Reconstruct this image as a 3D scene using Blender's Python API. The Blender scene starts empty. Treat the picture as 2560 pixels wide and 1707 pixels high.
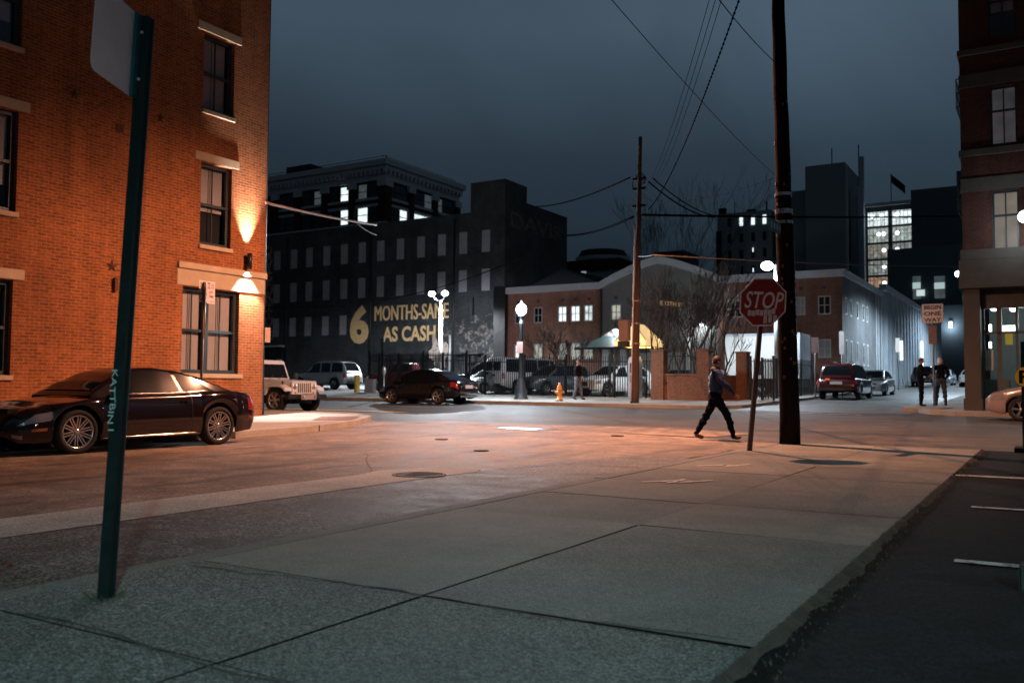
import bpy, bmesh, math, random
from mathutils import Vector, Matrix
R = random.Random(7)
rad = math.radians
scn = bpy.context.scene
C = scn.collection

# ------------------------------------------------------------------ camera
FPX, PITCH, ROLL, CAMH = 2220., rad(2.87), .0068, 1.06      # focal length in pixels of the 2560 px photograph
cam_d = bpy.data.cameras.new('camera')
cam = bpy.data.objects.new('camera', cam_d); C.objects.link(cam)
cam_d.sensor_width = 36; cam_d.lens = FPX / 2560 * 36
cam_d.clip_end = 4000; cam_d.clip_start = .1
_c, _s, _cp, _sp = math.cos(ROLL), math.sin(ROLL), math.cos(PITCH), math.sin(PITCH)
RX = Vector((_c, -_sp * _s, _cp * _s)); UX = Vector((-_s, -_sp * _c, _cp * _c)); FW = Vector((0, _cp, _sp))
cam.matrix_world = Matrix(((RX[0], UX[0], -FW[0], 0), (RX[1], UX[1], -FW[1], 0), (RX[2], UX[2], -FW[2], CAMH), (0, 0, 0, 1)))
cam_d.dof.use_dof = True; cam_d.dof.focus_distance = 9.5; cam_d.dof.aperture_fstop = 2.4
scn.camera = cam

# ------------------------------------------------------------------ world: overcast night sky lit by the city
w = bpy.data.worlds.new("World"); scn.world = w; w.use_nodes = True
nt = w.node_tree; nt.nodes.clear()
out = nt.nodes.new('ShaderNodeOutputWorld'); bg = nt.nodes.new('ShaderNodeBackground')
tc = nt.nodes.new('ShaderNodeTexCoord'); sep = nt.nodes.new('ShaderNodeSeparateXYZ')
nt.links.new(tc.outputs['Generated'], sep.inputs[0])
ramp = nt.nodes.new('ShaderNodeValToRGB'); nt.links.new(sep.outputs['Z'], ramp.inputs[0])
e = ramp.color_ramp.elements
e[0].position = 0.0; e[0].color = (.0095, .0155, .021, 1)
e[1].position = .9; e[1].color = (.008, .012, .016, 1)
for p_, c_ in ((.13, (.0145, .025, .036, 1)), (.25, (.027, .045, .065, 1)), (.38, (.062, .096, .135, 1)), (.44, (.062, .096, .135, 1)), (.55, (.012, .018, .024, 1))):
    q_ = ramp.color_ramp.elements.new(p_); q_.color = c_
no = nt.nodes.new('ShaderNodeTexNoise'); no.inputs['Scale'].default_value = 2.4; no.inputs['Detail'].default_value = 5; no.inputs['Distortion'].default_value = .6
nt.links.new(tc.outputs['Generated'], no.inputs['Vector'])
mr = nt.nodes.new('ShaderNodeMapRange'); mr.inputs[1].default_value = .3; mr.inputs[2].default_value = .7
mr.inputs[3].default_value = .78; mr.inputs[4].default_value = 1.22
nt.links.new(no.outputs['Fac'], mr.inputs[0])
# the cloud is brighter over the right-hand side of town
mx = nt.nodes.new('ShaderNodeMapRange'); mx.inputs[1].default_value = -.55; mx.inputs[2].default_value = .3
mx.inputs[3].default_value = .55; mx.inputs[4].default_value = 1.05
nt.links.new(sep.outputs['X'], mx.inputs[0])
m1 = nt.nodes.new('ShaderNodeMath'); m1.operation = 'MULTIPLY'
nt.links.new(mr.outputs[0], m1.inputs[0]); nt.links.new(mx.outputs[0], m1.inputs[1])
nt.links.new(ramp.outputs[0], bg.inputs[0]); nt.links.new(m1.outputs[0], bg.inputs[1])
nt.links.new(bg.outputs[0], out.inputs[0])
scn.view_settings.view_transform = 'Standard'; scn.view_settings.look = 'None'
scn.view_settings.exposure = 0.0; scn.view_settings.gamma = 1
scn.render.engine = 'CYCLES'
scn.cycles.use_denoising = True
scn.cycles.max_bounces = 5; scn.cycles.diffuse_bounces = 2; scn.cycles.glossy_bounces = 3
scn.cycles.transparent_max_bounces = 8; scn.cycles.transmission_bounces = 4
scn.cycles.caustics_reflective = False; scn.cycles.caustics_refractive = False
scn.cycles.sample_clamp_indirect = 3.0

# ------------------------------------------------------------------ the street grid
# s runs along the near street (away from the camera), v across it (to the left). Mesh axes: X = -v, Y = s.
TH = -rad(31.2); CU = (.518, .855)
def wpt(v, s, z=0): return (.518 * s - .855 * v, .855 * s + .518 * v, z)
def GZ(v, s):
    t = min(max((s - 17) / 18, 0), 1)
    return .02 * min(max(s - 17, 0), 150) + .006 * (min(max(v, -20), 60) - 20) * t
def pray(px, py):
    a = (px - 1280) / FPX; b = (853.5 - py) / FPX
    return FW + a * RX + b * UX
SC = 2560 / 2352
def at(px, py, d):          # world point at forward distance d seen where the photo (2352 px wide) shows it
    r = pray(px * SC, py * SC); return (r[0] * d / r[1], d, CAMH + r[2] * d / r[1])
def to_sv(x, y): return (-.855 * x + .518 * y, .518 * x + .855 * y)

# ------------------------------------------------------------------ object helpers
ORG = {}
def thing(name, label, cat, v=0, s=0, z=None, rot=None, group=None):
    o = bpy.data.objects.new(name, None); C.objects.link(o)
    o.empty_display_size = .2
    if z is None: z = GZ(v, s)
    if rot is None:
        o.rotation_euler = (0, 0, TH); ORG[o.name] = (-v, s, z)
    else:
        o.rotation_euler = (0, 0, rot); ORG[o.name] = (0, 0, 0)
    o.location = wpt(v, s, z)
    o['label'] = label; o['category'] = cat
    if group: o['group'] = group
    return o
def tag(o, label=None, cat=None, group=None, kind=None):
    if label: o['label'] = label
    if cat: o['category'] = cat
    if group: o['group'] = group
    if kind: o['kind'] = kind
    return o
HEAD = {'+s': rad(58.8), '-s': rad(238.8), '+v': rad(148.8), '-v': rad(-31.2)}

class MB:
    def __init__(self): self.v = []; self.f = []; self.m = []; self.sm = []
    def add(self, vs, fs, mi=0, smooth=False):
        b = len(self.v); self.v += [tuple(p) for p in vs]
        for f in fs: self.f.append([b + i for i in f]); self.m.append(mi); self.sm.append(smooth)
        return self
    def box(self, x0, x1, y0, y1, z0, z1, mi=0, M=None):
        vs = [(x, y, z) for z in (z0, z1) for y in (y0, y1) for x in (x0, x1)]
        if M is not None: vs = [tuple(M @ Vector(p)) for p in vs]
        return self.add(vs, [(0, 2, 3, 1), (4, 5, 7, 6), (0, 1, 5, 4), (2, 6, 7, 3), (0, 4, 6, 2), (1, 3, 7, 5)], mi)
    def sb(self, v0, v1, s0, s1, z0, z1, mi=0): return self.box(-v1, -v0, s0, s1, z0, z1, mi)
    def prism(self, poly, fn, d0, d1, mi=0):       # poly in (a,b); fn(a,b,d)->xyz
        n = len(poly)
        vs = [fn(a, b, d0) for a, b in poly] + [fn(a, b, d1) for a, b in poly]
        fs = [tuple(range(n)), tuple(range(2 * n - 1, n - 1, -1))] + [(i, (i + 1) % n, n + (i + 1) % n, n + i) for i in range(n)]
        return self.add(vs, fs, mi)
    def tube(self, pts, rs, n=8, mi=0, cap=True, smooth=True):
        pts = [Vector(p) for p in pts]
        if not hasattr(rs, '__len__'): rs = [rs] * len(pts)
        vs = []; up = Vector((0, 0, 1))
        for i, p in enumerate(pts):
            t = (pts[min(i + 1, len(pts) - 1)] - pts[max(i - 1, 0)])
            if t.length < 1e-9: t = Vector((0, 0, 1))
            t.normalize()
            a = t.cross(up)
            if a.length < .05: a = t.cross(Vector((0, 1, 0)))
            a.normalize(); b = t.cross(a)
            for k in range(n):
                an = 2 * math.pi * k / n; vs.append(p + (a * math.cos(an) + b * math.sin(an)) * rs[i])
        fs = []
        for i in range(len(pts) - 1):
            for k in range(n): fs.append((i * n + k, i * n + (k + 1) % n, (i + 1) * n + (k + 1) % n, (i + 1) * n + k))
        self.add(vs, fs, mi, smooth)
        if cap:
            self.add(vs[:n], [tuple(range(n - 1, -1, -1))], mi); self.add(vs[-n:], [tuple(range(n))], mi)
        return self
    def lathe(self, prof, c=(0, 0, 0), n=24, axis='z', mi=0, smooth=True):   # prof: (r, h)
        vs = []
        for r, h in prof:
            for k in range(n):
                an = 2 * math.pi * k / n; a, b = r * math.cos(an), r * math.sin(an)
                p = {'z': (a, b, h), 'y': (a, h, b), 'x': (h, a, b)}[axis]
                vs.append((p[0] + c[0], p[1] + c[1], p[2] + c[2]))
        fs = [(i * n + k, i * n + (k + 1) % n, (i + 1) * n + (k + 1) % n, (i + 1) * n + k) for i in range(len(prof) - 1) for k in range(n)]
        return self.add(vs, fs, mi, smooth)
    def grid(self, rows, mi=0, smooth=True, closed=False):
        n = len(rows[0]); vs = [p for r in rows for p in r]
        fs = [(i * n + k, i * n + (k + 1) % n, (i + 1) * n + (k + 1) % n, (i + 1) * n + k) for i in range(len(rows) - 1) for k in range(n if closed else n - 1)]
        return self.add(vs, fs, mi, smooth)
    def ball(self, c, r, n=12, mi=0, sz=1):
        return self.lathe([(max(r * math.sin(math.pi * i / n), 1e-4), -r * sz * math.cos(math.pi * i / n)) for i in range(n + 1)], c, n * 2, 'z', mi)
    def text(self, s, size, fn, mi=0, off=0.0, depth=.01, sx=1.0, align='LEFT', space=1.0):   # fn(x,y,d)->xyz
        cu = bpy.data.curves.new('t', 'FONT'); cu.body = s; cu.size = size; cu.offset = off; cu.align_x = align
        cu.extrude = depth / 2; cu.resolution_u = 3; cu.space_character = space
        o = bpy.data.objects.new('t', cu); C.objects.link(o)
        dg = bpy.context.evaluated_depsgraph_get(); me = bpy.data.meshes.new_from_object(o.evaluated_get(dg))
        self.add([fn(p.co.x * sx, p.co.y, p.co.z) for p in me.vertices], [tuple(f.vertices) for f in me.polygons], mi)
        bpy.data.objects.remove(o); bpy.data.curves.remove(cu); bpy.data.meshes.remove(me)
        return self
    def mesh(self, name, mats, org=(0, 0, 0), bevel=0):
        me = bpy.data.meshes.new(name)
        vs = [(p[0] - org[0], p[1] - org[1], p[2] - org[2]) for p in self.v]
        me.from_pydata(vs, [], self.f)
        for p, mi, sm in zip(me.polygons, self.m, self.sm): p.material_index = mi; p.use_smooth = sm
        for m_ in (mats if isinstance(mats, (list, tuple)) else [mats]): me.materials.append(m_)
        bm = bmesh.new(); bm.from_mesh(me)
        if any(self.sm): bmesh.ops.remove_doubles(bm, verts=bm.verts, dist=1e-5)
        bmesh.ops.recalc_face_normals(bm, faces=bm.faces)
        if bevel: bmesh.ops.bevel(bm, geom=[e for e in bm.edges if len(e.link_faces) == 2 and e.calc_face_angle(0) > .6], offset=bevel, segments=2, affect='EDGES', clamp_overlap=True)
        bm.to_mesh(me); bm.free()
        uv = me.uv_layers.new(name='UVMap').data
        for p in me.polygons:
            n = p.normal
            for li in p.loop_indices:
                c = me.vertices[me.loops[li].vertex_index].co
                if abs(n.z) > .75: uv[li].uv = (c.x, c.y)
                elif abs(n.x) > abs(n.y): uv[li].uv = (c.y, c.z)
                else: uv[li].uv = (c.x, c.z)
        return me
    def build(self, name, mats, parent=None, bevel=0, org=None):
        if org is None: org = ORG.get(parent.name, (0, 0, 0)) if parent is not None else (0, 0, 0)
        o = bpy.data.objects.new(name, self.mesh(name, mats, org, bevel)); C.objects.link(o)
        if parent is not None: o.parent = parent; ORG[o.name] = org
        return o
def single(mb, name, mats, label, cat, v, s, z=None, group=None, bevel=0):
    """a thing that is one mesh, given in absolute street coordinates"""
    if z is None: z = GZ(v, s)
    o = mb.build(name, mats, None, bevel, org=(-v, s, z))
    o.location = wpt(v, s, z); o.rotation_euler = (0, 0, TH)
    return tag(o, label, cat, group)
def copy_tree(o, parent=None):
    c = o.copy(); C.objects.link(c)
    if parent is not None: c.parent = parent
    for ch in [x for x in bpy.data.objects if x.parent == o]: copy_tree(ch, c)
    return c
def lamp(name, kind, loc, power, color, parent=None, size=.15, spot=None, blend=.5, rot=(0, 0, 0)):
    d = bpy.data.lights.new(name, kind); d.energy = power; d.color = color; d.shadow_soft_size = size
    if kind == 'SPOT': d.spot_size = rad(spot); d.spot_blend = blend
    o = bpy.data.objects.new(name, d); C.objects.link(o); o.location = loc; o.rotation_euler = rot
    if parent is not None:
        bpy.context.view_layer.update()
        o.parent = parent; o.matrix_parent_inverse = parent.matrix_world.inverted()
    return o

# ------------------------------------------------------------------ materials
MATS = {}
def _new(name):
    m = bpy.data.materials.new(name); m.use_nodes = True
    n = m.node_tree; b = n.nodes['Principled BSDF']
    return m, n, b
def _mapn(n, coord, scale):
    t = n.nodes.new('ShaderNodeTexCoord'); mp = n.nodes.new('ShaderNodeMapping')
    mp.inputs['Scale'].default_value = scale if hasattr(scale, '__len__') else (scale,) * 3
    n.links.new(t.outputs[coord], mp.inputs[0]); return mp.outputs[0]
def _noise(n, vec, scale, detail=4, rough=.6):
    x = n.nodes.new('ShaderNodeTexNoise'); x.inputs['Scale'].default_value = scale; x.inputs['Detail'].default_value = detail
    x.inputs['Roughness'].default_value = rough; n.links.new(vec, x.inputs['Vector']); return x.outputs['Fac']
def _rng(n, fac, a, b, c, d):
    x = n.nodes.new('ShaderNodeMapRange'); n.links.new(fac, x.inputs[0])
    for i, q in enumerate((a, b, c, d)): x.inputs[i + 1].default_value = q
    return x.outputs[0]
def _mix(n, fac, a, b, mode='MIX'):
    x = n.nodes.new('ShaderNodeMix'); x.data_type = 'RGBA'; x.blend_type = mode
    for i, q in ((0, fac), (6, a), (7, b)):
        if isinstance(q, (int, float)): x.inputs[i].default_value = q
        elif isinstance(q, tuple): x.inputs[i].default_value = (*q, 1) if len(q) == 3 else q
        else: n.links.new(q, x.inputs[i])
    return x.outputs[2]
def _bump(n, b, h, strength, dist=.01):
    x = n.nodes.new('ShaderNodeBump'); x.inputs['Strength'].default_value = strength; x.inputs['Distance'].default_value = dist
    n.links.new(h, x.inputs['Height']); n.links.new(x.outputs[0], b.inputs['Normal'])
def mat(name, col, rough=.6, metal=0, var=.15, scale=3, bump=0, bscale=40, coat=0, emit=None, es=0, coord='Object', spec=.5, bdist=.005):
    if name in MATS: return MATS[name]
    m, n, b = _new(name); v = _mapn(n, coord, 1)
    if var:
        f = _noise(n, v, scale, 5, .65); g = _rng(n, f, .3, .7, 1 - var, 1 + var)
        c = n.nodes.new('ShaderNodeVectorMath'); c.operation = 'SCALE'; c.inputs[0].default_value = col; n.links.new(g, c.inputs['Scale'])
        n.links.new(c.outputs[0], b.inputs['Base Color'])
        rr = _rng(n, f, .3, .7, max(rough - .08, .02), min(rough + .08, 1)); n.links.new(rr, b.inputs['Roughness'])
    else: b.inputs['Base Color'].default_value = (*col, 1); b.inputs['Roughness'].default_value = rough
    b.inputs['Metallic'].default_value = metal; b.inputs['Specular IOR Level'].default_value = spec
    if coat: b.inputs['Coat Weight'].default_value = coat; b.inputs['Coat Roughness'].default_value = .04
    if bump: _bump(n, b, _noise(n, v, bscale, 6, .7), bump, bdist)
    if emit: b.inputs['Emission Color'].default_value = (*emit, 1); b.inputs['Emission Strength'].default_value = es
    MATS[name] = m; return m
def emis(name, col, es, var=0.0, scale=2):
    if name in MATS: return MATS[name]
    m, n, b = _new(name); b.inputs['Base Color'].default_value = (.02, .02, .02, 1)
    b.inputs['Emission Color'].default_value = (*col, 1); b.inputs['Emission Strength'].default_value = es
    if var:
        f = _noise(n, _mapn(n, 'Object', 1), scale, 2); n.links.new(_rng(n, f, .3, .7, es * (1 - var), es * (1 + var)), b.inputs['Emission Strength'])
    MATS[name] = m; return m
def brickmat(name, c1, c2, mort, bw=.215, rh=.075, ms=.011, bump=.6, rough=.85, big=.25, peel=None, dist=.006):
    m, n, b = _new(name); uv = _mapn(n, 'UV', 1)
    # nobody lays bricks perfectly straight: a little wobble
    nz = n.nodes.new('ShaderNodeTexNoise'); nz.inputs['Scale'].default_value = 2.2; nz.inputs['Detail'].default_value = 3; n.links.new(uv, nz.inputs['Vector'])
    sub = n.nodes.new('ShaderNodeVectorMath'); sub.operation = 'SUBTRACT'; n.links.new(nz.outputs['Color'], sub.inputs[0]); sub.inputs[1].default_value = (.5, .5, .5)
    scl = n.nodes.new('ShaderNodeVectorMath'); scl.operation = 'SCALE'; n.links.new(sub.outputs[0], scl.inputs[0]); scl.inputs['Scale'].default_value = .035
    ad = n.nodes.new('ShaderNodeVectorMath'); n.links.new(uv, ad.inputs[0]); n.links.new(scl.outputs[0], ad.inputs[1])
    br = n.nodes.new('ShaderNodeTexBrick'); n.links.new(ad.outputs[0], br.inputs['Vector'])
    for k, q in (('Color1', (*c1, 1)), ('Color2', (*c2, 1)), ('Mortar', (*mort, 1)), ('Scale', 1.0), ('Mortar Size', ms), ('Mortar Smooth', .3), ('Bias', 0.0), ('Brick Width', bw), ('Row Height', rh)): br.inputs[k].default_value = q
    f = _noise(n, uv, .35, 6, .65); f2 = _noise(n, uv, 9, 4, .7)
    c = _mix(n, 1.0, br.outputs['Color'], _rng(n, f, .3, .7, 1 - big, 1 + big), 'MULTIPLY')
    c = _mix(n, 1.0, c, _rng(n, f2, .3, .7, .75, 1.25), 'MULTIPLY')
    st_ = n.nodes.new('ShaderNodeMapping'); st_.inputs['Scale'].default_value = (1.6, .10, 1); n.links.new(uv, st_.inputs[0])
    c = _mix(n, 1., c, _rng(n, _noise(n, st_.outputs[0], 1, 5, .65), .35, .65, .78, 1.14), 'MULTIPLY')
    if peel: c = peel(n, uv, c)
    n.links.new(c, b.inputs['Base Color']); b.inputs['Roughness'].default_value = rough; b.inputs['Specular IOR Level'].default_value = .3
    h = n.nodes.new('ShaderNodeMath'); h.operation = 'MULTIPLY_ADD'; n.links.new(br.outputs['Fac'], h.inputs[0]); h.inputs[1].default_value = -1.0
    f3 = _noise(n, uv, 24, 5, .7); sc2 = n.nodes.new('ShaderNodeMath'); sc2.operation = 'MULTIPLY'; n.links.new(f3, sc2.inputs[0]); sc2.inputs[1].default_value = 1.6
    n.links.new(sc2.outputs[0], h.inputs[2]); _bump(n, b, h.outputs[0], bump, dist)
    MATS[name] = m; return m

def glassmat(name, col=(.01, .012, .015), rough=.06):
    return mat(name, col, rough, 0, 0, spec=.8)

# wall with real openings. plane 'v' (face looks to -v) or 's' (face looks to -s); a runs along the wall
def fr(plane, c):
    if plane == 'v': return lambda a, z, d=0: (-(c + d), a, z)
    return lambda a, z, d=0: (-a, c + d, z)
def wall_holes(mb, plane, c, a0, a1, z0, z1, holes, depth=.15, mi=0, mir=None):
    f = fr(plane, c); mir = mi if mir is None else mir
    xs = sorted({a0, a1, *[h[0] for h in holes], *[h[1] for h in holes]}); zs = sorted({z0, z1, *[h[2] for h in holes], *[h[3] for h in holes]})
    for i in range(len(xs) - 1):
        for j in range(len(zs) - 1):
            cx, cz = (xs[i] + xs[i + 1]) / 2, (zs[j] + zs[j + 1]) / 2
            if any(h[0] < cx < h[1] and h[2] < cz < h[3] for h in holes): continue
            mb.add([f(xs[i], zs[j]), f(xs[i + 1], zs[j]), f(xs[i + 1], zs[j + 1]), f(xs[i], zs[j + 1])], [(0, 1, 2, 3)], mi)
    for h in holes:
        for p, q in (((h[0], h[2]), (h[1], h[2])), ((h[1], h[2]), (h[1], h[3])), ((h[1], h[3]), (h[0], h[3])), ((h[0], h[3]), (h[0], h[2]))):
            mb.add([f(p[0], p[1]), f(q[0], q[1]), f(q[0], q[1], depth), f(p[0], p[1], depth)], [(0, 1, 2, 3)], mir)
def pb(mb, plane, c, a0, a1, z0, z1, d0, d1, mi=0):     # box on a wall plane
    if plane == 'v': mb.sb(c + d0, c + d1, a0, a1, z0, z1, mi)
    else: mb.sb(a0, a1, c + d0, c + d1, z0, z1, mi)
def pq(mb, plane, c, a0, a1, z0, z1, d, mi=0):
    f = fr(plane, c); mb.add([f(a0, z0, d), f(a1, z0, d), f(a1, z1, d), f(a0, z1, d)], [(0, 1, 2, 3)], mi)
# ------------------------------------------------------------------ ground surfaces
def stones(n, v, col, scale, amt):
    vo = n.nodes.new('ShaderNodeTexVoronoi'); vo.inputs['Scale'].default_value = scale; n.links.new(v, vo.inputs['Vector'])
    sp = n.nodes.new('ShaderNodeSeparateColor'); n.links.new(vo.outputs['Color'], sp.inputs[0])
    return _mix(n, 1., col, _rng(n, sp.outputs[0], 0, 1, 1 - amt, 1 + amt), 'MULTIPLY')
def spots(n, v, col, scale, r, amt, dens=.45):
    vo = n.nodes.new('ShaderNodeTexVoronoi'); vo.inputs['Scale'].default_value = scale; n.links.new(v, vo.inputs['Vector'])
    sp = n.nodes.new('ShaderNodeSeparateColor'); n.links.new(vo.outputs['Color'], sp.inputs[0])
    a = _rng(n, vo.outputs['Distance'], r * .7, r, amt, 0); b = n.nodes.new('ShaderNodeMath'); b.operation = 'LESS_THAN'; n.links.new(sp.outputs[1], b.inputs[0]); b.inputs[1].default_value = dens
    k = n.nodes.new('ShaderNodeMath'); k.operation = 'MULTIPLY'; n.links.new(a, k.inputs[0]); n.links.new(b.outputs[0], k.inputs[1])
    return _mix(n, k.outputs[0], col, (.02, .02, .02))
def asphalt(name, base, crack=.6, patch=.35, streak=None, rough=.75, agg=.35, wet=0, oil=0.5):
    m, n, b = _new(name); v = _mapn(n, 'Object', 1)
    f1 = _noise(n, v, .35, 5, .6); f2 = _noise(n, v, 70, 3, .8); f3 = _noise(n, v, 2.3, 6, .7)
    c = n.nodes.new('ShaderNodeVectorMath'); c.operation = 'SCALE'; c.inputs[0].default_value = base
    n.links.new(_rng(n, f1, .3, .7, 1 - patch, 1 + patch), c.inputs['Scale'])
    col = _mix(n, 1., c.outputs[0], _rng(n, f2, .41, .59, 1 - agg, 1 + agg), 'MULTIPLY')
    col = _mix(n, 1., col, _rng(n, f3, .38, .62, .62, 1.3), 'MULTIPLY')
    col = stones(n, v, col, 55, agg)
    # long tyre and seam streaks running along the roadway
    if streak:
        sv_ = _mapn(n, 'Object', streak); fs = _noise(n, sv_, 1, 4, .7)
        col = _mix(n, _rng(n, fs, .52, .66, 0, oil), col, (base[0] * .28, base[1] * .27, base[2] * .3))
    if crack:
        dn = n.nodes.new('ShaderNodeTexNoise'); dn.inputs['Scale'].default_value = 1.1; dn.inputs['Detail'].default_value = 5; n.links.new(v, dn.inputs['Vector'])
        sc_ = n.nodes.new('ShaderNodeVectorMath'); sc_.operation = 'SCALE'; n.links.new(dn.outputs['Color'], sc_.inputs[0]); sc_.inputs['Scale'].default_value = 1.1
        ad = n.nodes.new('ShaderNodeVectorMath'); n.links.new(v, ad.inputs[0]); n.links.new(sc_.outputs[0], ad.inputs[1])
        vo = n.nodes.new('ShaderNodeTexVoronoi'); vo.feature = 'DISTANCE_TO_EDGE'; vo.inputs['Scale'].default_value = .32; n.links.new(ad.outputs[0], vo.inputs['Vector'])
        k = _rng(n, vo.outputs[0], 0, .006, 1, 0); km = _rng(n, _noise(n, v, .55, 3), .47, .55, 0, crack)
        mm = n.nodes.new('ShaderNodeMath'); mm.operation = 'MULTIPLY'; n.links.new(k, mm.inputs[0]); n.links.new(km, mm.inputs[1])
        col = _mix(n, mm.outputs[0], col, (base[0] * .12, base[1] * .12, base[2] * .12))
    n.links.new(col, b.inputs['Base Color'])
    n.links.new(_rng(n, f3, .3, .7, rough - .12 - wet, rough + .1), b.inputs['Roughness'])
    b.inputs['Specular IOR Level'].default_value = .4
    _bump(n, b, f2, .55, .006); MATS[name] = m; return m
def concrete(name, base, agg=.16, rough=.85, stain=.34, bscale=95, bs=.3):
    m, n, b = _new(name); v = _mapn(n, 'Object', 1)
    f1 = _noise(n, v, .6, 6, .65); f2 = _noise(n, v, bscale, 3, .75); f3 = _noise(n, v, 4.5, 6, .75)
    c = n.nodes.new('ShaderNodeVectorMath'); c.operation = 'SCALE'; c.inputs[0].default_value = base
    n.links.new(_rng(n, f1, .3, .7, 1 - stain, 1 + stain), c.inputs['Scale'])
    col = _mix(n, 1., c.outputs[0], _rng(n, f2, .41, .59, 1 - agg, 1 + agg), 'MULTIPLY')
    col = _mix(n, _rng(n, f3, .62, .72, 0, .45), col, (base[0] * .4, base[1] * .4, base[2] * .38))
    col = stones(n, v, col, bscale * .7, agg * .8); col = spots(n, v, col, 2.3, .06, .6); col = spots(n, v, col, 5.5, .07, .5, .2)
    n.links.new(col, b.inputs['Base Color']); b.inputs['Roughness'].default_value = rough
    b.inputs['Specular IOR Level'].default_value = .35
    _bump(n, b, f2, bs, .005); MATS[name] = m; return m
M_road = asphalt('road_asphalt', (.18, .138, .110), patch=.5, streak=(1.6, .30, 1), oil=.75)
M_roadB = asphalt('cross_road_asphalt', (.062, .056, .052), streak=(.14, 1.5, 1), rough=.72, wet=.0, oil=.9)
M_roadC = asphalt('far_road_asphalt', (.10, .10, .10), crack=.3, streak=(.35, .12, 1), rough=.6, oil=.85)
M_patch = asphalt('coarse_patch_asphalt', (.115, .112, .115), agg=.8, crack=.6, streak=(1.1, 1.6, 1), oil=.8)
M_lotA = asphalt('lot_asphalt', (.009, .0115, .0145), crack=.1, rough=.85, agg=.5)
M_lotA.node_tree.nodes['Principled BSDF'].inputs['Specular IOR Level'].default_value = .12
M_lotB = asphalt('far_lot_asphalt', (.13, .13, .13), crack=.1, rough=.65)
M_conc = concrete('pavement_concrete', (.155, .158, .150), agg=.42, bs=.6, bscale=150)
M_conc3 = concrete('pale_pavement_concrete', (.195, .195, .18), agg=.3, bs=.45, bscale=170)
M_conc2 = concrete('worn_pavement_concrete', (.125, .135, .13), agg=.8, bscale=120, bs=1.0)
M_concL = concrete('corner_pavement_concrete', (.33, .31, .29))
M_concF = concrete('far_pavement_concrete', (.28, .27, .25), stain=.3)
M_band = concrete('gutter_concrete', (.40, .385, .375), agg=.3)
M_joint = mat('joint_dirt', (.035, .034, .03), .95)
M_dirt = mat('kerb_dirt', (.05, .045, .038), .98, bump=1, bscale=30, bdist=.03, var=.5, scale=6)

def drape(name, poly, dz, mats, thick=0.0, mi=0, obj=None, mb=None, step=2.):
    """a sheet following the sloping ground; poly in (v, s); optional kerb skirt"""
    bm = bmesh.new(); f = bm.faces.new([bm.verts.new((-v, s, 0)) for v, s in poly])
    bmesh.ops.recalc_face_normals(bm, faces=bm.faces)
    ss = [p[1] for p in poly]; vv = [p[0] for p in poly]
    s0 = max(16.99, min(ss)); cuts = []
    k = 17.
    while k < min(max(ss), 170):
        if k > min(ss): cuts.append(('s', k))
        k += step
    if max(ss) > 17:
        k = math.ceil(min(vv) / 4) * 4
        while k < max(vv): cuts.append(('v', k)); k += 4
    for t, k in cuts:
        g = bm.verts[:] + bm.edges[:] + bm.faces[:]
        if t == 's': bmesh.ops.bisect_plane(bm, geom=g, plane_co=(0, k, 0), plane_no=(0, 1, 0))
        else: bmesh.ops.bisect_plane(bm, geom=g, plane_co=(-k, 0, 0), plane_no=(1, 0, 0))
    for v in bm.verts: v.co.z = GZ(-v.co.x, v.co.y) + dz
    if thick:
        be = [e for e in bm.edges if len(e.link_faces) == 1]
        r = bmesh.ops.extrude_edge_only(bm, edges=be)
        for g in r['geom']:
            if isinstance(g, bmesh.types.BMVert): g.co.z -= thick
    bm.verts.ensure_lookup_table(); bm.verts.index_update()
    own = mb is None
    if own: mb = MB()
    mb.add([tuple(v.co) for v in bm.verts], [[v.index for v in f.verts] for f in bm.faces], mi); bm.free()
    if own: return struct(name, mb, mats)
def struct(name, mb, mats):
    o = mb.build(name, mats, None, org=(0, 0, 0)); o.rotation_euler = (0, 0, TH); return tag(o, kind='structure')

# one sheet to the horizon
def rng(a, b, st):
    r = []; x = a
    while x < b - 1e-6: r.append(x); x += st
    return r + [b]
vs_ = [-1500, -400, -150, -60] + rng(-40, 80, 4)[0:] + [120, 250, 600, 1500]
ss_ = [-600, -100, -30, 0, 8] + rng(17, 35, 2) + rng(37, 167, 10)[0:] + [167, 300, 700, 1800]
ss_ = sorted(set(ss_))
mb = MB(); mb.grid([[(-v, s, GZ(v, s) - .0) for v in vs_] for s in ss_], smooth=False)
struct('ground', mb, M_roadB)
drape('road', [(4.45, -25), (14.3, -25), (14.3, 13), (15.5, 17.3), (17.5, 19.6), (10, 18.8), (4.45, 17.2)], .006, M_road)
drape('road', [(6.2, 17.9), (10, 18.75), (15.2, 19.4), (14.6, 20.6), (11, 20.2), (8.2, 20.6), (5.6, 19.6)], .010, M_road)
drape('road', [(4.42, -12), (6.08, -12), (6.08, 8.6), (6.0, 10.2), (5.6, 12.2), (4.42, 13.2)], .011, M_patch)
drape('road', [(6.08, -14), (6.93, -14), (6.93, 8.0), (7.1, 8.6), (6.85, 9.1), (6.2, 9.5), (6.0, 9.1), (6.08, 8.3)], .015, M_band)
drape('road', [(3.9, 31.5), (9.95, 31.5), (9.95, 165), (3.9, 165)], .008, M_roadC)
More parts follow.
